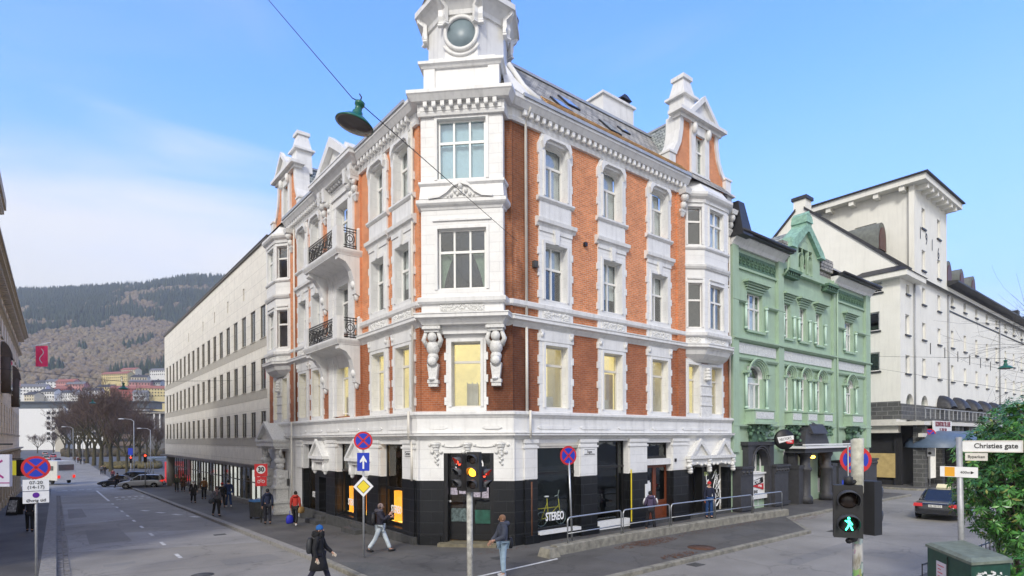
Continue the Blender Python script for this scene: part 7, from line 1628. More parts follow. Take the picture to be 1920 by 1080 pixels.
        b = MB(); b.box(WF, s_ * (w + .002) - .006, s_ * (w + .002) + .006, -l * .45, l * .4, .28, .40); o = b.build('side_trim', M['trim']); o.parent = P
    b = MB(); b.box(WF, -w * .8, w * .8, -l - .02, -l + .2, .32, .5); o = b.build('bumper', body.data.materials[0] if kind == 'sedan' else M['trim']); o.parent = P
    b = MB(); b.box(WF, -.27, .27, -l - .03, -l, .66 if kind == 'sedan' else .72, .78 if kind == 'sedan' else .84); o = b.build('number_plate', M['plate']); o.parent = P
    if plate: t_ = text(None, plate, (0, -l - .035, .72 if kind == 'sedan' else .78), (1, 0, 0), (0, -1, 0), .12, M['black_tx'], 'plate_lettering'); t_.parent = o
    b = MB(); b.box(WF, -w * .55, w * .55, -l + .03, -l + .06, hb - .06, hb - .03); o = b.build('chrome_strip', M['metal']); o.parent = P
    if taxi: b = MB(); b.wbox(WF, -.32, .32, -.2, .05, H_ + .0, H_ + .19, .06, .05); o = b.build('taxi_sign', mat('taxi_sign', (.75, .70, .5), .4, var=0)); o.parent = P
    return P
a_ = gp_ = None
tx = at(1780, 27.2); tx2 = at(1768, 28.7)
car('black taxi saloon with a pale roof sign driving off beside the green bush', (35.9, 9.1), rot_toward(.97, .10), (.012, .013, .016), 4.9, 1.87, 1.47, plate='EL 25172', taxi=True, cat='taxi', brake=False)
car('silver SUV waiting side-on at the far crossing', at(266, 67)[:2], rot_toward(-1, .32), (.42, .43, .44), 4.6, 1.86, 1.66, 'suv')
car('dark blue hatchback half hidden behind the silver SUV', at(222, 73)[:2], rot_toward(-1, .3), (.012, .016, .03), 4.3, 1.8, 1.45)
car('black estate car with roof bars behind the silver SUV', at(244, 78)[:2], rot_toward(-1, .3), (.03, .035, .04), 4.9, 1.86, 1.75, 'suv')
MH = empty('motorhome', (*at(100, 82)[:2], gz(97) + RZ), 'cream motorhome turning at the far junction', 'motorhome', rz=rot_toward(-.45, .9))
b = MB(); b.wbox(WF, -1.15, 1.15, -3.2, 2.6, .5, 3.2, .06, .08); o = b.build('body', mat('motorhome_shell', (.62, .61, .56), .4, var=.1)); o.parent = MH
b = MB(); b.wbox(WF, -1.0, 1.0, 2.5, 3.8, .5, 2.1, .05, .45); o = b.build('cab', bpy.data.materials['motorhome_shell']); o.parent = MH
b = MB(); b.box(WF, -.95, .95, -3.22, -3.18, 1.9, 2.7); b.box(WF, 1.12, 1.18, -2.2, -1.2, 1.9, 2.5); b.box(WF, 1.12, 1.18, .2, 1.4, 1.9, 2.5); b.box(WF, -1.18, -1.12, -2.2, -1.2, 1.9, 2.5); b.box(WF, -1.18, -1.12, .2, 1.4, 1.9, 2.5)
for o in b.split('window', mat('motorhome_window', (.12, .12, .11), .2, var=.1)): o.parent = MH; o.matrix_parent_inverse = Matrix()
for yy in (-1.8, 3.0):
    for s_ in (-1, 1): b = MB(); b.lathe((s_ * .9, yy, .36), [(.2, 0), (.37, .02), (.37, .22), (.2, .24)], 16, axis=(s_, 0, 0)); o = b.build('wheel', M['tyre']); o.parent = MH
b = MB(); b.box(WF, -1.1, -.8, -3.26, -3.2, .8, 1.2); o = b.build('tail_lamp', M['taillamp']); o.parent = MH; b = MB(); b.box(WF, .8, 1.1, -3.26, -3.2, .8, 1.2); o = b.build('tail_lamp', M['taillamp']); o.parent = MH
for i, (px, t, c, lab, k) in enumerate(((118, 118, (.5, .5, .5), 'white van-like car braking just beyond the motorhome', 'suv'), (96, 135, (.02, .02, .02), 'black car in the queue beyond the motorhome', 'sedan'), (108, 160, (.35, .03, .03), 'red car in the middle of the far queue', 'sedan'), (88, 185, (.5, .5, .52), 'silver car on the left of the far queue', 'suv'), (100, 215, (.3, .02, .02), 'dark red car deep in the far queue', 'sedan'), (84, 250, (.45, .45, .45), 'pale car furthest away in the queue', 'suv'), (76, 160, (.5, .5, .5), 'white car parked at the left of the far street', 'suv'))):
    p = at(px, t); car(lab, (p.x, p.y), UPS + .05 * (i % 3 - 1), c, 4.5, 1.8, 1.5 + .2 * (k == 'suv'), k, brake=True)
# ================================================================== street furniture
ZP = lambda p: gz(p[1])
def disc_sign(par, c, n, r, kind):
    n = Vector(n).normalized(); X = Vector((0, 0, 1)).cross(n).normalized()
    b = MB(); b.lathe(c, [(.01, -.012), (r, -.012), (r, .0), (.01, .0)], 28, axis=n, smooth=False); d = b.build('sign_disc', M['red'], par)
    if kind == 'nostop':
        b = MB(); b.lathe(Vector(c) + n * .002, [(r * .80, -.004), (r * .80, .003), (.01, .003)], 28, axis=n, smooth=False); b.build('blue_field', M['blue'], d)
        for s_ in (-1, 1):
            b = MB(); u = (X + Vector((0, 0, 1)) * s_).normalized(); v = n.cross(u); F = Vector(c) + n * .006
            b.add([F + u * a + v * q + n * h for h in (0, .004) for q in (-r * .09, r * .09) for a in (-r * .84, r * .84)], [(0, 1, 3, 2), (4, 6, 7, 5), (0, 4, 5, 1), (2, 3, 7, 6), (0, 2, 6, 4), (1, 5, 7, 3)]); b.build('red_bar', M['red'], d)
    else:
        b = MB(); b.lathe(Vector(c) + n * .002, [(r * .74, -.004), (r * .74, .003), (.01, .003)], 28, axis=n, smooth=False); b.build('white_field', M['signwhite'], d)
    return d
def tocam(p, mixr=None): v = Vector((-p[0], -p[1], 0)).normalized(); return v
# pole with no-stopping disc, one-way arrow and priority diamond
p = at(681, 19.3, z=0); n = tocam(p); X = Vector((0, 0, 1)).cross(n).normalized(); X = X if X.dot(RGT) > 0 else -X
S1 = empty('sign_post', p, 'grey sign post with round no-stopping sign, blue arrow plate and yellow priority diamond', 'sign')
MB().tube([p, p + Vector((0, 0, 4.0))], .035, 10).build('pole', M['steel'], S1)
q0 = p + n * .05
disc_sign(S1, q0 + Vector((0, 0, 3.95)), n, .31, 'nostop')
F = Fr(q0, X, n); b = MB(); b.box(F, -.2, .2, -.01, .01, 2.93, 3.54); pl = b.build('arrow_plate', M['blue'], S1)
b = MB(); b.prism(F, [(-.028, 3.0), (.028, 3.0), (.028, 3.26), (.11, 3.2), (.11, 3.27), (0, 3.46), (-.11, 3.27), (-.11, 3.2), (-.028, 3.26)], .012, .018); b.build('arrow', M['signwhite'], pl)
b = MB(); b.prism(F, [(0, 2.05), (.33, 2.4), (0, 2.76), (-.33, 2.4)], -.01, .01); dm = b.build('diamond', M['signwhite'], S1)
b = MB(); b.prism(F, [(0, 2.19), (.2, 2.4), (0, 2.61), (-.2, 2.4)], .012, .018); b.build('yellow_field', M['yellow'], dm)
b = MB(); b.prism(F, [(0, 2.165), (.225, 2.4), (0, 2.635), (-.225, 2.4)], .010, .0135); b.build('black_outline', M['black_tx'], dm)
# 30 zone sign
p = at(489, 29.6); n = tocam(p); X = -X if False else Vector((0, 0, 1)).cross(n).normalized(); X = X if X.dot(RGT) > 0 else -X
S2 = empty('sign_post', p, 'red speed limit zone sign showing 30 with a plate of wheel symbols below', 'sign')
MB().tube([p, p + Vector((0, 0, 2.9))], .035, 8).build('pole', M['plinth'], S2); q0 = p + n * .05; F = Fr(q0, X, n)
b = MB(); b.box(F, -.31, .31, -.01, .01, 2.5 - .1, 3.05); b.build('backing_plate', M['red'], S2)
d = disc_sign(S2, q0 + Vector((0, 0, 2.76)) + n * .012, n, .29, 'limit'); text(d, '30', q0 + n * .03 + Vector((0, 0, 2.76)), X, n, .34, M['black_tx'], 'limit_digits', sx=.9, bold=.012)
b = MB(); b.box(F, -.27, .27, -.01, .012, 1.9, 2.38); pl = b.build('zone_plate', M['red'], S2)
b = MB()
for a in (-.1, .1): b.tube([q0 + n * .02 + X * (a + .07 * math.cos(t)) + Vector((0, 0, 2.14 + .07 * math.sin(t))) for t in [k * math.pi / 6 for k in range(13)]], .012, 4)
b.tube([q0 + n * .02 + X * -.1 + Vector((0, 0, 2.14)), q0 + n * .02 + Vector((0, 0, 2.27)), q0 + n * .02 + X * .1 + Vector((0, 0, 2.14))], .012, 4); b.build('cycle_symbol', M['signwhite'], pl)
# left pavement pole
p = at(67, 15.8, z=0); n = tocam(p); X = Vector((0, 0, 1)).cross(n).normalized(); X = X if X.dot(RGT) > 0 else -X
S3 = empty('sign_post', p, 'sign post on the left pavement with wide no-stopping disc above two white time plates', 'sign')
MB().tube([p, p + Vector((0, 0, 3.3))], .032, 10).build('pole', M['steel'], S3); q0 = p + n * .05; F = Fr(q0, X, n)
disc_sign(S3, q0 + Vector((0, 0, 3.26)), n, .32, 'nostop')
b = MB(); b.box(F, -.28, .28, -.008, .008, 2.62, 2.93); p1 = b.build('time_plate', M['signwhite'], S3); text(p1, '07-20\n(14-17)', F.p(0, .012, 2.78), X, n, .125, M['black_tx'], 'plate_lettering')
b = MB(); b.box(F, -.28, .28, -.008, .008, 2.28, 2.60); p2 = b.build('time_plate', M['signwhite'], S3); text(p2, 'Øvrig tid', F.p(0, .012, 2.35), X, n, .115, M['black_tx'], 'plate_lettering')
b = MB(); b.lathe(F.p(0, .012, 2.5), [(.075, -.002), (.075, .003), (.01, .003)], 20, axis=n, smooth=False); b.build('purple_dot', mat('purple', (.10, .01, .25), .5, var=0), p2)
# leaning no-stopping sign by the railing
p = at(1072, 21.3, z=.1); t = at(1066, 21.35, z=3.35); n = Vector((-.8, -.6, 0)).normalized()
S4 = empty('sign_post', p, 'leaning round no-stopping sign at the end of the steel railing', 'sign')
MB().tube([p, t], .038, 10).build('pole', M['metal'], S4); disc_sign(S4, t + n * .05, (-.20, -.98, 0), .36, 'nostop')
# far no-stopping sign at the hotel corner
p = at(1743, 45.6, z=0); n = tocam(p); X = Vector((0, 0, 1)).cross(n).normalized()
S5 = empty('sign_post', p, 'round no-stopping sign with a small white plate in front of the blue awning', 'sign')
MB().tube([p, p + Vector((0, 0, 4.4))], .05, 8).build('pole', M['steel'], S5); disc_sign(S5, p + n * .08 + Vector((0, 0, 4.2)), n, .40, 'nostop')
F = Fr(p + n * .08, X, n); b = MB(); b.box(F, -.36, .36, -.01, .01, 2.4, 3.05); o = b.build('time_plate', M['signwhite'], S5); b = MB(); b.lathe(F.p(0, .012, 2.65), [(.12, 0), (.12, .004), (.01, .004)], 16, axis=n, smooth=False); b.build('dot', M['black_tx'], o)
# sign by the villa, mostly hidden behind the signal pole
p = at(1590, 31.5, z=0); n = tocam(p); S6 = empty('sign_post', p, 'no-stopping disc with a blue plate in front of the green villa behind the signal pole', 'sign')
MB().tube([p, p + Vector((0, 0, 3.6))], .04, 8).build('pole', M['steel'], S6); disc_sign(S6, at(1604, 31.4, py=862), n, .76, 'nostop'); X = Vector((0, 0, 1)).cross(n).normalized(); X = X if X.dot(RGT) > 0 else -X
F = Fr(at(1592, 31.4, z=0), X, n); b = MB(); b.box(F, -.35, .35, -.01, .01, 1.15, 1.6); b.build('blue_plate', M['blue'], S6)
# street name pole with direction arm
p = at(1804, 12.3, z=0); S7 = empty('street_name_post', p, 'grey pole carrying the Christies gate street name and a white direction arm', 'sign')
MB().tube([p, p + Vector((-.06, .04, 3.98))], .058, 12).build('pole', M['steel'], S7)
n = tocam(p); X = Vector((0, 0, 1)).cross(n).normalized(); X = X if X.dot(RGT) > 0 else -X; F = Fr(p + n * .02, X, n)
b = MB(); b.box(F, .0, .96, -.012, .012, 3.68, 3.89); s_ = b.build('name_plate', M['signwhite'], S7)
b = MB(); b.box(F, .02, .98, -.018, .018, 3.885, 3.905); b.box(F, .02, .98, -.018, .018, 3.66, 3.68); b.box(F, .96, .98, -.018, .018, 3.66, 3.905); b.build('plate_rim', M['cream'], s_)
text(s_, 'Christies gate', F.p(.55, .016, 3.79), X, n, .148, M['black_tx'], 'street_lettering', sx=.86, bold=.002)
b = MB(); b.box(F, .05, .42, -.01, .014, 3.48, 3.64); s2_ = b.build('small_plate', M['cream'], S7); text(s2_, 'Byparken', F.p(.235, .018, 3.56), X, n, .085, M['black_tx'], 'plate_lettering', sx=.9)
F2_ = Fr(p + n * .09, X + Vector((0, 0, -.02)), n); b = MB(); b.box(F2_, -.38, .26, -.012, .012, 3.12, 3.34); s3_ = b.build('direction_arm', M['signwhite'], S7)
b = MB(); b.box(F2_, -.30, -.13, .012, .016, 3.13, 3.33); b.build('orange_patch', mat('orange_patch', (.75, .36, .02), .5, var=.1), s3_)
text(s3_, '400m', F2_.p(.05, .015, 3.225), X, n, .075, M['black_tx'], 'distance_lettering'); b = MB(); b.prism(F2_, [(.14, 3.19), (.14, 3.26), (.2, 3.225)], .012, .016); b.build('arrow', M['black_tx'], s3_)
# signals -------------------------------------------------------------
def lens_head(par, o, n, cnt, lit, sc=1.0, hood=.2, hw=.16, step=.30):
    n = Vector(n).normalized(); X = Vector((0, 0, 1)).cross(n).normalized(); F = Fr(o, X, n)
    b = MB(); b.box(F, -hw * sc, hw * sc, -.11 * sc, .06 * sc, -(cnt * step / 2 + .03) * sc, (cnt * step / 2 + .03) * sc); hd = b.build('signal_head', M['trim'], par)
    for i in range(cnt):
        z = (cnt / 2 - .5 - i) * step * sc; c = F.p(0, .065 * sc, z)
        m_ = lit.get(i); b = MB(); b.lathe(c, [(.105 * sc, -.01), (.105 * sc, .0), (.07 * sc, .02), (.01, .028)], 20, axis=n); b.build('lens', m_ or M['lens_off'], hd)
        b = MB(); b.smooth = True; k = 14; vs = []
        for d, e in ((0, 0), (1, 0)):
            for q in range(k + 1): a = -.5 + (math.pi + 1.0) * q / k; dd = hood * sc * d * (.45 + .55 * max(0, math.sin(a))); vs.append(c + X * .125 * sc * math.cos(a) + Vector((0, 0, .125 * sc * math.sin(a))) + n * dd)
        k1 = k + 1; vs2 = [v + (v - c - n * ((v - c).dot(n))).normalized() * -.008 for v in vs]
        b.add(vs + vs2, [(q, q + 1, k1 + q + 1, k1 + q) for q in range(k)] + [(2 * k1 + q, 2 * k1 + q + 1, 3 * k1 + q + 1, 3 * k1 + q) for q in range(k)] + [(k1 + q, k1 + q + 1, 3 * k1 + q + 1, 3 * k1 + q) for q in range(k)]); b.build('visor', M['visor'], hd, recalc=False)
    return hd
M['lens_off'] = mat('dark_lens', (.03, .02, .015), .25, var=0); M['visor'] = mat('visor', (.05, .052, .058), .5, var=.1)
M['lred'] = mat('red_light', (.6, .02, .01), .3, var=0, emit=(1, .05, .02), est=2.4); M['lamb'] = mat('amber_light', (.8, .3, .01), .3, var=0, emit=(1, .32, .02), est=2.6)
M['lgrn'] = mat('green_light', (.05, .5, .3), .3, var=0, emit=(.05, 1, .55), est=3.2)
def sticker_pole():
    m, nd, lk, b = newmat('stickered_pole'); P = pos_coord(nd, lk); mpg = nd.new('ShaderNodeMapping'); mpg.inputs['Scale'].default_value = (9, 9, 7); lk.new(P, mpg.inputs[0])
    v = nd.new('ShaderNodeTexVoronoi'); v.inputs['Scale'].default_value = 1.6; v.distance = 'CHEBYCHEV'; lk.new(mpg.outputs[0], v.inputs['Vector'])
    hs = nd.new('ShaderNodeHueSaturation'); hs.inputs['Saturation'].default_value = .75; hs.inputs['Value'].default_value = .5; lk.new(v.outputs['Color'], hs.inputs['Color'])
    n = noise_n(nd, lk, P, 5, 3); s = nd.new('ShaderNodeSeparateXYZ'); lk.new(P, s.inputs[0]); r = nd.new('ShaderNodeMapRange'); r.inputs['From Min'].default_value = 2.9; r.inputs['From Max'].default_value = 2.5; lk.new(s.outputs['Z'], r.inputs[0])
    a = nd.new('ShaderNodeMath'); a.operation = 'MULTIPLY'; lk.new(r.outputs[0], a.inputs[0]); lk.new(ramp(nd, lk, n, [(.48, (0,) * 3), (.5, (1,) * 3)]), a.inputs[1])
    base = ramp(nd, lk, noise_n(nd, lk, P, 7, 5, .7, (1, 1, .3)), [(.35, (.20, .18, .12)), (.5, (.42, .41, .38)), (.7, (.58, .58, .56))])
    lk.new(mixc(nd, lk, a.outputs[0], base, hs.outputs[0]), b.inputs['Base Color']); b.inputs['Roughness'].default_value = .6; return m
M['stick'] = sticker_pole()
p = at(880, 14.2, z=0); T1 = empty('traffic_signal', p, 'weathered white signal pole with three traffic light heads showing red and amber', 'traffic light')
MB().tube([p, p + Vector((0, 0, 3.55))], .075, 12).build('pole', mat('weathered_pole', (.50, .49, .44), .7, var=.45, scale=9), T1)
b = MB(); b.tube([p + Vector((0, 0, 2.7)), p + Vector((0, 0, 3.62))], .03, 8); b.build('mast_top', M['trim'], T1)
lens_head(T1, at(865, 14.1, z=3.16), -FWD * .55 - RGT * .83, 3, {0: M['lred']}, .92); lens_head(T1, at(888, 14.0, z=3.18), -FWD * .72 - RGT * .25, 3, {1: M['lamb']}, 1.02); lens_head(T1, at(904, 14.35, z=2.98), -FWD * .35 + RGT * .9, 2, {0: M['lred']}, .95)
b = MB(); b.tube([p + Vector((0, 0, 3.5)), at(866, 14.1, z=3.5)], .025, 6); b.tube([p + Vector((0, 0, 2.75)), at(904, 14.3, z=2.75)], .025, 6); b.build('bracket', M['trim'], T1)
p = at(1607, 7.0, z=0); T2 = empty('pedestrian_signal', p, 'stickered pole with a black pedestrian signal showing the green walking figure', 'pedestrian light')
MB().tube([p, p + Vector((.0, 0, 3.38)), p + Vector((.02, -.01, 3.98))], .058, 14).build('pole', M['stick'], T2)
MB().lathe(p + Vector((0, 0, 3.3)), [(.06, 0), (.068, .02), (.070, .66), (.03, .68)], 12).build('pole_sleeve', mat('worn_sleeve', (.45, .44, .36), .8, var=.5, scale=8), T2)
nn = (-FWD * .9 - RGT * .42).normalized(); o = at(1589, 6.9, z=3.10)
hd = lens_head(T2, o, nn, 2, {}, .98, hood=.24, hw=.155, step=.29)
Xh = Vector((0, 0, 1)).cross(nn).normalized(); Xh = Xh if Xh.dot(RGT) > 0 else -Xh
c = o + nn * .105 + Vector((0, 0, -.145)); b = MB()
def seg(*pts, r=.0085): b.tube([c + Xh * x_ + Vector((0, 0, z_)) for x_, z_ in pts], r, 6)
b.ball(c + Vector((0, 0, .072)), .015, 8, 6); seg((.002, .05), (.004, .0), r=.013); seg((.004, .0), (.022, -.03), (.038, -.07)); seg((.004, .0), (-.012, -.035), (-.032, -.07)); seg((.0, .045), (-.022, .03), (-.036, .045)); seg((.0, .045), (.022, .02), (.036, -.004))
b.build('walking_figure', M['lgrn'], hd)
lens_head(T2, at(1622, 7.15, z=3.12), (FWD * .5 + RGT * .85), 2, {}, 1.0, hw=.165)
b = MB(); b.tube([o + Vector((0, 0, .33)), p + Vector((0, 0, 3.46))], .03, 6); b.tube([o + Vector((0, 0, -.36)), p + Vector((0, 0, 2.76))], .035, 6); b.lathe(o + Vector((.02, 0, .32)), [(.05, 0), (.05, .09), (.03, .1)], 10); b.build('bracket', M['trim'], T2)
# far signals
for i, (px, t, z, lab) in enumerate(((545, 71, 2.1, 'x'),)): pass
p = at(272, 66); T3 = empty('traffic_signal', p, 'slim signal pole showing red in front of the silver car', 'traffic light'); MB().tube([p, p + Vector((0, 0, 3.6))], .06, 8).build('pole', M['steel'], T3); lens_head(T3, p + Vector((0, -.1, 3.4)), (-.2, -1, 0), 3, {0: M['lred']}, 1.0)
p = at(245, 84); T4 = empty('traffic_signal', p, 'signal showing red beside the blue plate left of the red booth', 'traffic light'); MB().tube([p, p + Vector((0, 0, 4.2))], .06, 8).build('pole', M['steel'], T4); lens_head(T4, p + Vector((0, -.1, 3.2)), (-.2, -1, 0), 3, {0: M['lred']}, 1.0)
b = MB(); b.box(Fr(p, RGT, -FWD), -.35, .35, .05, .08, 3.9, 4.9); b.build('blue_plate', M['blue'], T4)
# hanging street lamps on span wires
M['lampgreen'] = mat('green_enamel', (.012, .12, .075), .3, var=.2, scale=4)
def hang_lamp(p, label, tilt=(0, 0), sc=1.0, name='hanging_lamp'):
    L_ = empty(name, p, label, 'street lamp'); ax = Vector((tilt[0], tilt[1], 1)).normalized()
    MB().lathe(p, [(.335 * sc, -.02), (.33 * sc, .0), (.27 * sc, .05 * sc), (.19 * sc, .11 * sc), (.12 * sc, .135 * sc), (.095 * sc, .15 * sc), (.09 * sc, .22 * sc), (.065 * sc, .25 * sc), (.062 * sc, .33 * sc), (.085 * sc, .345 * sc), (.085 * sc, .40 * sc), (.04 * sc, .43 * sc)], 28, axis=ax).build('shade', M['lampgreen'], L_)
    MB().lathe(p, [(.325 * sc, -.022), (.29 * sc, -.035 * sc), (.2 * sc, -.06 * sc), (.01, -.075 * sc)], 24, axis=ax).build('diffuser', mat('lamp_bowl', (.10, .085, .075), .15, var=.2) if 'lamp_bowl' not in bpy.data.materials else bpy.data.materials['lamp_bowl'], L_)
    MB().tube([p + ax * .42 * sc, p + ax * .50 * sc, p + ax * .56 * sc - RGT * .05 * sc], .012 * sc, 6).build('hook', M['trim'], L_); return p + ax * .5 * sc
lp_ = at(668, 10, z=9.52); top = hang_lamp(lp_, 'large green enamel street lamp hanging from a wire in front of the facade', tilt=tuple(FWD * .04 + RGT * .24)[:2])
def wire(label, pts, r=.012, sag=0):
    P = [Vector(q) for q in pts]; out = []
    for a, c in zip(P, P[1:]):
        for k in range(12): t = k / 12; out.append(a.lerp(c, t) - Vector((0, 0, sag * 4 * t * (1 - t))))
    b = MB(); b.tube(out + [P[-1]], r, 5); return tag(b.build('span_wire', M['iron']), label, 'wire')
wa = at(440, 14.5, py=-80); wb = RF.p(13.55, .05, 11.38)
wire('thin steel wire carrying the large green lamp to the brick corner', [wa, at(664, 10.0, py=184), at(672, 10.02, py=188), wb], .009)
l2 = at(232, 40, py=729); hang_lamp(l2, 'green hanging lamp in front of the hillside houses', sc=1.0); l3 = at(174, 62, py=756); hang_lamp(l3, 'smaller green hanging lamp before the big tree crown'); l4 = at(1886, 30, py=690); hang_lamp(l4, 'green hanging lamp over the right street by the bare twigs')
wire('wire across the left street holding the lamp before the hillside', [(-3.2, l2.y, 8.6), l2 + Vector((0, 0, .5)), (10.75, l2.y, 8.6)], .012); wire('wire across the left street holding the farther small lamp', [(-3.2, l3.y, 9.2), l3 + Vector((0, 0, .5)), (10.75, l3.y, 9.2)], .014)
wire('wire across the right street holding its lamp', [at(1640, 44, py=668), l4 + Vector((0, 0, .5)), at(1990, 24, py=700)], .010); wire('upper bare wire over the right street', [at(1640, 44, py=690), at(1990, 22, py=745)], .008)
# steel railing on the low wall
RL = empty('street_railing', (18, 14.5, .3), 'galvanised tubular steel railing in rounded panels along the low wall', 'railing')
rp_ = [(13.9, 14.37), (17.0, 14.5), (20.0, 14.47), (23.2, 14.4), (26.3, 14.3), (29.0, 14.15)]
for i in range(5):
    a = Vector((*rp_[i], .3)); c = Vector((*rp_[i + 1], .3)); d = (c - a).normalized(); a = a + d * .06; c = c - d * .06; h = .92
    b = MB(); pts = [a, a + Vector((0, 0, h - .14))] + [a + d * .14 * (1 - math.cos(t)) + Vector((0, 0, h - .14 + .14 * math.sin(t))) for t in (.4, .8, 1.2, 1.57)] + [c - d * .14 * (1 - math.cos(t)) + Vector((0, 0, h - .14 + .14 * math.sin(t))) for t in (1.57, 1.2, .8, .4)] + [c + Vector((0, 0, h - .14)), c]
    b.tube(pts, .028, 8); b.tube([a + Vector((0, 0, .36)), c + Vector((0, 0, .36))], .022, 8); b.build('rail_panel', M['metal'], RL)
# yellow bicycle behind the STEREO window
BK = empty('bicycle', RF.p(15.6, -.33, .5), 'yellow bicycle displayed behind the STEREO shop window', 'bicycle'); bf = lambda u, z: RF.p(15.5 + u, -.3, z)
for u in (-.52, .52):
    b = MB(); b.tube([bf(u + .28 * math.cos(t), .80 + .28 * math.sin(t)) for t in [k * math.pi / 12 for k in range(25)]], .018, 6, cap=False); w = b.build('wheel', M['metal'], BK); b = MB()
    for k in range(8): b.tube([bf(u, .8), bf(u + .27 * math.cos(k * .785), .8 + .27 * math.sin(k * .785))], .004, 3)
    b.build('spokes', M['metal'], w)
b = MB(); b.tube([bf(-.85, 1.22), bf(.4, 1.22)], .022, 6); b.tube([bf(-.15, .85), bf(-.22, 1.6)], .02, 6); b.tube([bf(.52, .8), bf(.40, 1.55)], .02, 6); b.tube([bf(-.52, .8), bf(-.15, .85), bf(.42, 1.3)], .018, 6); b.tube([bf(-.2, 1.45), bf(-.52, .8)], .015, 6); b.build('frame', M['yellow'], BK)
b = MB(); b.ball(bf(-.25, 1.68), (.14, .07, .035), 8, 6); b.build('saddle', M['signwhite'], BK); b = MB(); b.tube([bf(.40, 1.55), bf(.38, 1.7), bf(.2, 1.66)], .014, 6); b.tube([bf(.38, 1.7), bf(.44, 1.9)], .012, 6); b.build('handlebar', M['signwhite'], BK)
# wheelie bin by the office
p = at(482, 31.6); BN = empty('wheeled_bin', p, 'grey wheeled bin with a blue lid at the end of the office windows', 'bin', rz=.2); F = RotF(tuple(p), .2)
b = MB(); b.wbox(F, -.28, .28, -.3, .3, .1, .95, -.04, -.04); b.build('bin_body', M['plinth'], BN); b = MB(); b.wbox(F, -.34, .34, -.36, .36, .95, 1.04, .05, .05); b.build('lid', mat('blue_lid', (.05, .16, .35), .5, var=.1), BN)
for s_ in (-1, 1): b = MB(); b.lathe(F.p(s_ * .27, .25, .1), [(.02, 0), (.1, 0), (.1, .05), (.02, .05)], 12, axis=F.u); b.build('wheel', M['tyre'], BN)
# green cabinet at the lower right
pc = [at(1738, 11.9, z=0), at(1820, 10.2, z=0), at(1893, 10.4, z=0)]
CB_ = empty('utility_cabinet', (pc[1].x, pc[1].y, 0), 'scuffed dark green utility cabinet with a grey green lid beside the bush', 'cabinet')
A0, B0, C0 = pc; D0 = A0 + (C0 - B0) + Vector((.1, 0, 0)); poly = [(q.x, q.y) for q in (A0, B0, C0, D0)]
cm = mat('cabinet_paint', (.014, .065, .045), .45, var=.3, scale=5); M['cabinet'] = cm
b = MB(); b.plan(poly, 0, 1.72); b.build('cabinet_body', cm, CB_)
cx0 = sum((q.x for q in (A0, B0, C0, D0))) / 4; cy0 = sum((q.y for q in (A0, B0, C0, D0))) / 4; g_ = [(cx0 + (x - cx0) * 1.06, cy0 + (y - cy0) * 1.06) for x, y in poly]; g2_ = [(cx0 + (x - cx0) * .9, cy0 + (y - cy0) * .9) for x, y in poly]
b = MB(); b.add([(x, y, 1.70) for x, y in g_] + [(x, y, 1.75) for x, y in g_] + [(x, y, 1.80) for x, y in g2_], [(0, 1, 2, 3), (8, 9, 10, 11)] + [(i, (i + 1) % 4, 4 + (i + 1) % 4, 4 + i) for i in range(4)] + [(4 + i, 4 + (i + 1) % 4, 8 + (i + 1) % 4, 8 + i) for i in range(4)]); b.build('cabinet_lid', mat('cabinet_lid', (.16, .19, .15), .7, var=.3, scale=6), CB_)
def on_face(A, B, o=.012): d = (B - A); nrm = Vector((d.y, -d.x, 0)).normalized(); nrm = nrm if nrm.dot(-A) > 0 else -nrm; return Fr(A, d, nrm), d.length
F1, l1 = on_face(A0, B0); F2c, l2_ = on_face(B0, C0)
b = MB(); b.box(F1, l1 * .5 - .008, l1 * .5 + .008, 0, .01, .1, 1.68); b.box(F1, .3, .75, 0, .008, 1.02, 1.45); 
b.v = []; b.f = []; b.mi = []; b.sm = []
b.box(F1, .42, .82, 0, .008, 1.0, 1.5); nt_ = b.build('taped_notice', mat('paper', (.62, .58, .66), .7, var=.1), CB_)
b = MB()
for k in range(4): b.box(F1, .48, .48 + (.26, .14, .2, .1)[k], .008, .010, 1.42 - .07 * k, 1.435 - .07 * k)
b.build('notice_lines', M['red'], nt_)
b = MB(); rc = random.Random(6)
for k in range(34):
    u = rc.uniform(.1, l2_ - .1); z = rc.choice((1.5, 1.42, 1.3, 1.12)) + rc.uniform(-.04, .04); w = rc.uniform(.02, .13)
    b.prism(F2c, [(u, z), (u + w, z + rc.uniform(-.02, .03)), (u + w * .8, z + .03), (u + w * .1, z + .035)], .0, .006 + .001 * k)
b.split('paint_scrap', M['signwhite'], CB_)
b = MB(); b.box(F1, l1 * .5 - .01, l1 * .5 + .01, 0, .012, .1, 1.66); b.build('door_gap', M['trim'], CB_)
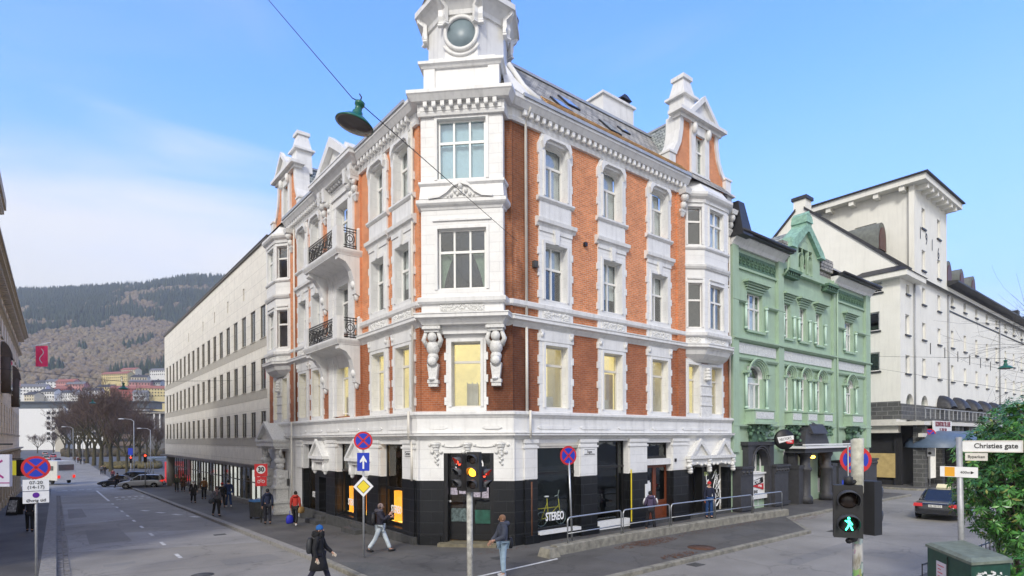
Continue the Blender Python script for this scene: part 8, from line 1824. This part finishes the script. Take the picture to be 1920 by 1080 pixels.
# dark fence and A-board, hanging signs on the ochre side
FE = empty('iron_fence', (22, 3.6, 0), 'low black iron fence under the bush', 'fence'); b = MB()
for i in range(46): x = 16.2 + .35 * i; b.tube([(x, 4.55 - .02 * i, 0), (x, 4.55 - .02 * i, .95)], .012, 4)
b.tube([(16.2, 4.55, .92), (32.3, 3.63, .92)], .02, 4); b.tube([(16.2, 4.55, .15), (32.3, 3.63, .15)], .02, 4); b.build('fence_panel', M['iron'], FE)
p = at(27, 36.5); AB = empty('a_board', p, 'black framed pavement board with a white sketch by the ochre building', 'sign'); F = Fr(p, RGT, -FWD)
b = MB(); b.add([F.p(u, n_, z) for u, n_, z in ((-.35, .28, 0), (.35, .28, 0), (.3, .02, 1.15), (-.3, .02, 1.15))] + [F.p(u, n_ - .04, z) for u, n_, z in ((-.35, .28, 0), (.35, .28, 0), (.3, .02, 1.15), (-.3, .02, 1.15))], [(0, 1, 2, 3), (7, 6, 5, 4), (0, 4, 5, 1), (1, 5, 6, 2), (2, 6, 7, 3), (3, 7, 4, 0)]); b.box(F, -.3, .3, -.3, -.26, 0, 1.1); b.build('frame', M['trim'], AB)
b = MB(); b.add([F.p(u, n_ + .008, z) for u, n_, z in ((-.28, .24, .2), (.28, .24, .2), (.25, .07, .95), (-.25, .07, .95))], [(0, 1, 2, 3)]); bd = b.build('board', mat('sketch_board', (.55, .55, .55), .6, var=.9, scale=9), AB, recalc=False)
HS1 = empty('hanging_shop_sign', (-2.1, 24.5, 3.0), 'large pale lilac hanging sign with a magenta mark at the left edge', 'sign'); p = at(5, 17.8, py=885); F = Fr((p.x, p.y, 0), RGT, -FWD)
b = MB(); b.box(F, -.75, .25, -.05, .05, 2.58, 3.58); bo = b.build('board', mat('lilac_board', (.50, .51, .60), .4, var=.05), HS1); b = MB(); b.box(F, -.75, .25, .05, .056, 2.68, 2.71); b.build('magenta_line', mat('magenta', (.25, .01, .16), .5, var=0), bo)
b = MB(); b.prism(F, [(-.2, 3.28), (.02, 3.42), (.05, 3.37), (-.12, 3.26)], .05, .057); b.prism(F, [(-.2, 2.98), (.05, 2.83), (.08, 2.88), (-.12, 3.01)], .05, .057); b.split('magenta_mark', bpy.data.materials['magenta'], bo); b = MB(); b.tube([F.p(.3, 0, 3.9), F.p(-.9, 0, 3.9)], .03, 6); b.tube([F.p(-.5, 0, 3.7), F.p(-.5, 0, 3.92)], .02, 6); b.build('bracket', M['trim'], HS1)
HS2 = empty('hanging_shop_sign', (-2.0, 34, 3.0), 'small yellow hanging sign in a black case', 'sign'); p = at(27, 26, py=878); F = Fr((p.x, p.y, 0), RGT, -FWD)
b = MB(); b.box(F, -.17, .12, .0, .06, 2.44, 3.1); b.build('yellow_face', mat('yellow_face', (.65, .60, .03), .5, var=.05, emit=(1, .9, .1), est=.12), HS2); b = MB(); b.box(F, .12, .36, -.2, .05, 2.4, 3.14); b.tube([F.p(-.6, 0, 3.18), F.p(.36, 0, 3.18)], .02, 5); b.build('case', M['trim'], HS2)
# lamp standards far down the left street
for px, t, h, lab in ((251, 96, 9.5, 'grey street lamp standard by the trees on the right of the far street'), (137, 128, 9.0, 'thin street lamp standard in front of the distant bare trees'), (282, 110, 8.2, 'street lamp standard close to the office block corner'), (155, 175, 8.5, 'most distant street lamp standard')):
    p = at(px, t); LS = empty('street_lamp', p, lab, 'street lamp'); MB().tube([p, p + Vector((0, 0, h)), p + Vector((0, 0, h + .3)) - RGT * .5, p + Vector((0, 0, h + .4)) - RGT * 1.6], [.09, .055, .045, .035], 8).build('pole', M['steel'], LS)
    MB().ball(p + Vector((0, 0, h + .38)) - RGT * 2.1, (.45, .18, .08), 10, 6).build('lantern', M['signwhite'], LS)
# autumn leaves and grit
b = MB(); rl = random.Random(12)
def leaves(cx, cy, rx, ry, n):
    for k in range(n):
        a = rl.uniform(0, 6.28); r = rl.random() ** .6; x = cx + rx * r * math.cos(a); y = cy + ry * r * math.sin(a); s_ = rl.uniform(.015, .04); z = .006 + rl.uniform(0, .012); t = rl.uniform(0, 6.28)
        b.add([(x + s_ * math.cos(t + q), y + s_ * math.sin(t + q), z + gz(y) + (.008 if i % 2 else 0)) for i, q in enumerate((0, 1.6, 3.1, 4.7))], [(0, 1, 2, 3)])
leaves(17.5, 13.7, 1.8, .45, 420); leaves(16.5, 11.6, 1.0, .3, 160); leaves(22, 13.9, 6, .3, 250); leaves(12.5, 16.2, 1.2, .5, 60); leaves(29, 13.0, 2, .4, 160); leaves(20, 16.2, 6, .3, 60)
o = b.build('fallen_leaves', mat('dead_leaf', (.16, .065, .03), .9, var=.6, scale=14), recalc=False); o['kind'] = 'stuff'
# ================================================================== trees, bush, haze
def bark(name, c): return mat(name, c, .9, var=.4, scale=3)
M['bark'] = bark('bark', (.055, .045, .030)); M['twig'] = bark('twig', (.115, .078, .062)); M['bough'] = bark('mossy_bough', (.07, .06, .03))
def bare_tree(seed, H, spread=1.0, levels=6):
    r = random.Random(seed); tr = MB(); tw = MB()
    def grow(p, d, ln, rad, lv):
        n = 3; pts = [p]; rs = [rad]; q = p.copy(); dd = d.copy()
        for i in range(n): dd = (dd + Vector((r.uniform(-.16, .16), r.uniform(-.16, .16), r.uniform(-.02, .14)))).normalized(); q = q + dd * ln / n; pts.append(q.copy()); rs.append(rad * (1 - .42 * (i + 1) / n))
        (tr if lv >= levels - 2 else tw).tube(pts, rs, 7 if lv >= levels - 1 else (5 if lv > 3 else 3), cap=False)
        if lv <= 0: return
        k = r.choice((3, 3, 4)) if lv > 1 else 4
        for j in range(k):
            t = r.uniform(.45, 1.0) if j else 1.0; i = min(n, max(1, round(t * n))); b0 = pts[i]
            ax = Vector((r.uniform(-1, 1), r.uniform(-1, 1), r.uniform(-.15, .9))).normalized(); nd_ = (dd * (.75 if j else 1.2) + ax * .85 * spread).normalized()
            if lv > levels - 2: nd_.z = max(nd_.z, .35); nd_.normalize()
            grow(b0, nd_, ln * r.uniform(.62, .82), max(.02, rs[i] * r.uniform(.62, .8)), lv - 1)
    tr.tube([Vector((0, 0, -.3)), Vector((0, 0, 0)), Vector((.05, .03, H * .12)), Vector((.0, .1, H * .24))], [H * .030, H * .023, H * .018, H * .016], 10)
    for j in range(4):
        a = j * 1.57 + r.uniform(-.4, .4); grow(Vector((0, .1, H * (.20 + .012 * j))), Vector((math.cos(a) * .55 * spread, math.sin(a) * .55 * spread, 1)).normalized(), H * .22, H * .0135, levels - 1)
    mz = max(v[2] for v in tw.v); k = H / mz
    for q in (tr, tw): q.v = [(v[0] * k * .92, v[1] * k * .92, v[2] * k) for v in q.v]
    return tr, tw
protos = []
def tree(px, t, H, label, seed, spread=1.0, z=None, levels=6):
    p = at(px, t); T = empty('bare_tree', p, label, 'tree', 'bare trees along the far street', rz=seed * 1.3)
    if len(protos) < 3: tr, tw = bare_tree(seed, 15, spread, levels); a = tr.build('trunk', M['bough'], recalc=False); b = tw.build('crown', M['twig'], recalc=False); protos.append((a.data, b.data)); a.parent = T; b.parent = T
    else:
        d = protos[seed % 3]
        for nm, me in (('trunk', d[0]), ('crown', d[1])): o = bpy.data.objects.new(nm, me); COL.objects.link(o); o.parent = T
    T.scale = (H / 15,) * 3
for i, (px, t, H, lab) in enumerate(((208, 118, 19.5, 'largest bare street tree with a mossy trunk leaning over the pavement'), (238, 112, 12.0, 'smaller bare tree right of the largest one'), (190, 132, 20.0, 'tall bare tree just left of the largest one'), (176, 146, 19, 'bare tree third to the left of the largest'), (163, 160, 19, 'bare tree with dense crown above the lamp standard'), (150, 178, 19, 'bare tree midway along the receding row'), (139, 196, 19, 'bare tree past the middle of the row'), (129, 220, 18, 'bare tree near the end of the row'), (121, 250, 17, 'bare tree at the very end of the row by the church'), (262, 150, 15, 'bare tree in front of the grey hall'), (222, 165, 20, 'bare tree behind the largest one'), (290, 135, 11, 'bare tree beside the office block corner'), (275, 210, 15, 'distant bare tree right of the hall columns'), (250, 230, 16, 'distant bare tree left of the hall'), (200, 240, 17, 'distant bare tree behind the street row'), (170, 270, 17, 'distant bare tree behind the lamp standard'), (146, 290, 17, 'distant bare tree in front of the white block windows'), (100, 300, 12, 'lone distant bare tree left of the church'), (70, 290, 10, 'low bare tree near the end of the ochre building'))):
    tree(px, t, H, lab, i + 1, 1.0 + .1 * (i % 3))
# undergrowth bank behind the trees
b = MB(); rb3 = random.Random(8)
for k in range(700):
    p = at(rb3.uniform(120, 310), rb3.uniform(225, 290)); s_ = rb3.uniform(.8, 2.2); b.ball(p + Vector((0, 0, s_ * .4)), (s_, s_, s_ * .9), 5, 3)
o = b.build('distant_hedge', leafy('distant_hedge', (.05, .045, .03), (.10, .075, .045), .4), recalc=False); o['kind'] = 'stuff'
b = MB(); rb_ = random.Random(2)
for k in range(500):
    p = at(rb_.uniform(195, 300), rb_.uniform(128, 150)); s_ = rb_.uniform(.3, .9); b.ball(p + Vector((0, 0, s_ * .4)), (s_, s_, s_ * .7), 5, 3)
o = b.build('park_shrubs', leafy('park_shrubs', (.09, .075, .03), (.15, .12, .05), .6), recalc=False); o['kind'] = 'stuff'
# twigs of a bare tree reaching in from the right edge
p = at(2080, 17, z=0); T = empty('bare_tree', p, 'bare tree outside the right edge whose thin twigs reach into the picture', 'tree'); r = random.Random(31); tw = MB(); tr = MB()
tr.tube([p, p + Vector((0, 0, 3.5)), p + Vector((-.2, .2, 6.5))], [.2, .15, .1], 10)
def tg(q, d, ln, rad, lv):
    pts = [q]; rs = [rad]
    for i in range(4): d = (d + Vector((r.uniform(-.14, .14), r.uniform(-.14, .14), r.uniform(-.10, .10)))).normalized(); q = q + d * ln / 4; pts.append(q.copy()); rs.append(rad * (1 - .2 * (i + 1)) + .0015)
    tw.tube(pts, rs, 4, cap=False)
    if lv:
        for j in range(4): i = r.randint(1, 4); a = Vector((r.uniform(-1, 1), r.uniform(-1, 1), r.uniform(-.6, .6))); tg(pts[i], (d + a * .75).normalized(), ln * r.uniform(.4, .65), rs[i] * .6, lv - 1)
for z in (4.3, 4.9, 5.4, 5.8, 6.3, 6.8, 7.3, 8.0, 9.2): tg(p + Vector((0, 0, min(z, 6.4))), (-RGT + FWD * r.uniform(-.3, .5) + Vector((0, 0, r.uniform(.0, .2) + (z - 5.5) * .10))).normalized(), r.uniform(2.4, 3.4), .016, 3 if z in (4.9, 5.8, 6.8) else 2)
tr.build('trunk', M['bark'], T, recalc=False); tw.build('crown', bark('grey_twig', (.10, .095, .09)), T, recalc=False)
# rhododendron
def leafmat():
    m, nd, lk, b = newmat('rhododendron_leaf'); oi = nd.new('ShaderNodeNewGeometry')
    col = ramp(nd, lk, oi.outputs['Random Per Island'], [(0, (.018, .075, .012)), (.4, (.038, .15, .022)), (.8, (.075, .24, .04)), (.94, (.14, .32, .06)), (1, (.34, .34, .08))])
    lk.new(col, b.inputs['Base Color']); b.inputs['Roughness'].default_value = .32; b.inputs['Transmission Weight'].default_value = 0; b.inputs['Subsurface Weight'].default_value = 0; return m
M['rleaf'] = leafmat()
bc = at(1935, 14.0, z=0); BU = empty('rhododendron_bush', (bc.x, bc.y, 0), 'large glossy green rhododendron bush filling the lower right corner', 'bush')
b = MB(); st = MB(); r = random.Random(77)
lobes = [(at(1880, 13.6, z=3.3), 1.15), (at(1925, 13.2, z=3.9), 1.0), (at(1975, 13, z=3.0), 1.5), (at(1870, 14.2, z=2.5), 1.05), (at(1905, 12.6, z=2.5), 1.0), (at(1850, 14.8, z=3.6), .7), (at(1960, 12.2, z=1.7), 1.0), (at(1915, 13.4, z=1.9), .75), (at(1905, 14, z=4.1), .75), (at(1940, 10.9, z=1.35), .55), (at(1955, 14.5, z=4.2), 1.0), (at(1838, 14.6, z=2.7), .6), (at(1990, 12, z=3.9), 1.2)]
for c, R0 in lobes:
    nC = int(150 * R0 ** 2)
    for k in range(nC):
        d = Vector((r.gauss(0, 1), r.gauss(0, 1), r.gauss(0, 1))).normalized(); rr_ = R0 * r.uniform(.55, 1.04) ** .6; cen = c + d * rr_
        ax = (d + Vector((0, 0, .5)) + Vector((r.uniform(-.3, .3), r.uniform(-.3, .3), 0))).normalized(); X = ax.orthogonal().normalized(); Y = ax.cross(X)
        nl = r.randint(7, 10); a0 = r.uniform(0, 6)
        for q in range(nl):
            a = a0 + 6.283 * q / nl + r.uniform(-.2, .2); out = (X * math.cos(a) + Y * math.sin(a)); dr = r.uniform(-.55, .35); ld = (out + ax * dr).normalized(); sd = ax.cross(out).normalized(); ln = r.uniform(.11, .19); w = ln * .17
            up = ld.cross(sd); p0 = cen + ld * .015; p1 = cen + ld * ln * .5 - Vector((0, 0, .004)); p2 = cen + ld * ln - Vector((0, 0, .02))
            b.add([p0, p1 + sd * w - up * .008, p2, p1 - sd * w - up * .008, p1], [(0, 1, 4), (1, 2, 4), (2, 3, 4), (3, 0, 4)])
        if k % 6 == 0: st.tube([c + d * R0 * .3 - Vector((0, 0, .3)), cen], [.014, .006], 4, cap=False)
for k in range(len(lobes)): a = k * .7; st.tube([bc + Vector((.3 * math.cos(a), .3 * math.sin(a), 0)), bc + Vector((.7 * math.cos(a), .7 * math.sin(a), 1.2)), lobes[k][0]], [.05, .04, .02], 6)
b.build('foliage', M['rleaf'], BU, recalc=False); st.build('stems', M['bark'], BU, recalc=False)
b = MB(); b.plan([(17, 4.4), (36, 3.2), (36, -5), (15, -5)], .001, .05); struct(b.build('planting_bed', mat('soil', (.03, .025, .018), .95, var=.5, scale=5)))
# ------------------------------------------------------------------ haze
HZ = MB(); c0 = RGT * -1100 + FWD * 1000
def rc_(a, d): q = RGT * a + FWD * d; return (q.x, q.y)
HZ.plan([(-1300, -260), (1300, -260), (1300, 2600), (-1300, 2600)], -6, 620)
hz = bpy.data.materials.new('haze_air'); hz.use_nodes = True; nt = hz.node_tree; nt.nodes.remove(nt.nodes['Principled BSDF'])
pv = nt.nodes.new('ShaderNodeVolumePrincipled'); pv.inputs['Color'].default_value = (.94, .965, 1, 1); pv.inputs['Density'].default_value = .00022; pv.inputs['Anisotropy'].default_value = .2
nt.links.new(pv.outputs[0], nt.nodes['Material Output'].inputs['Volume'])
ho = HZ.build('haze', hz); ho['kind'] = 'stuff'
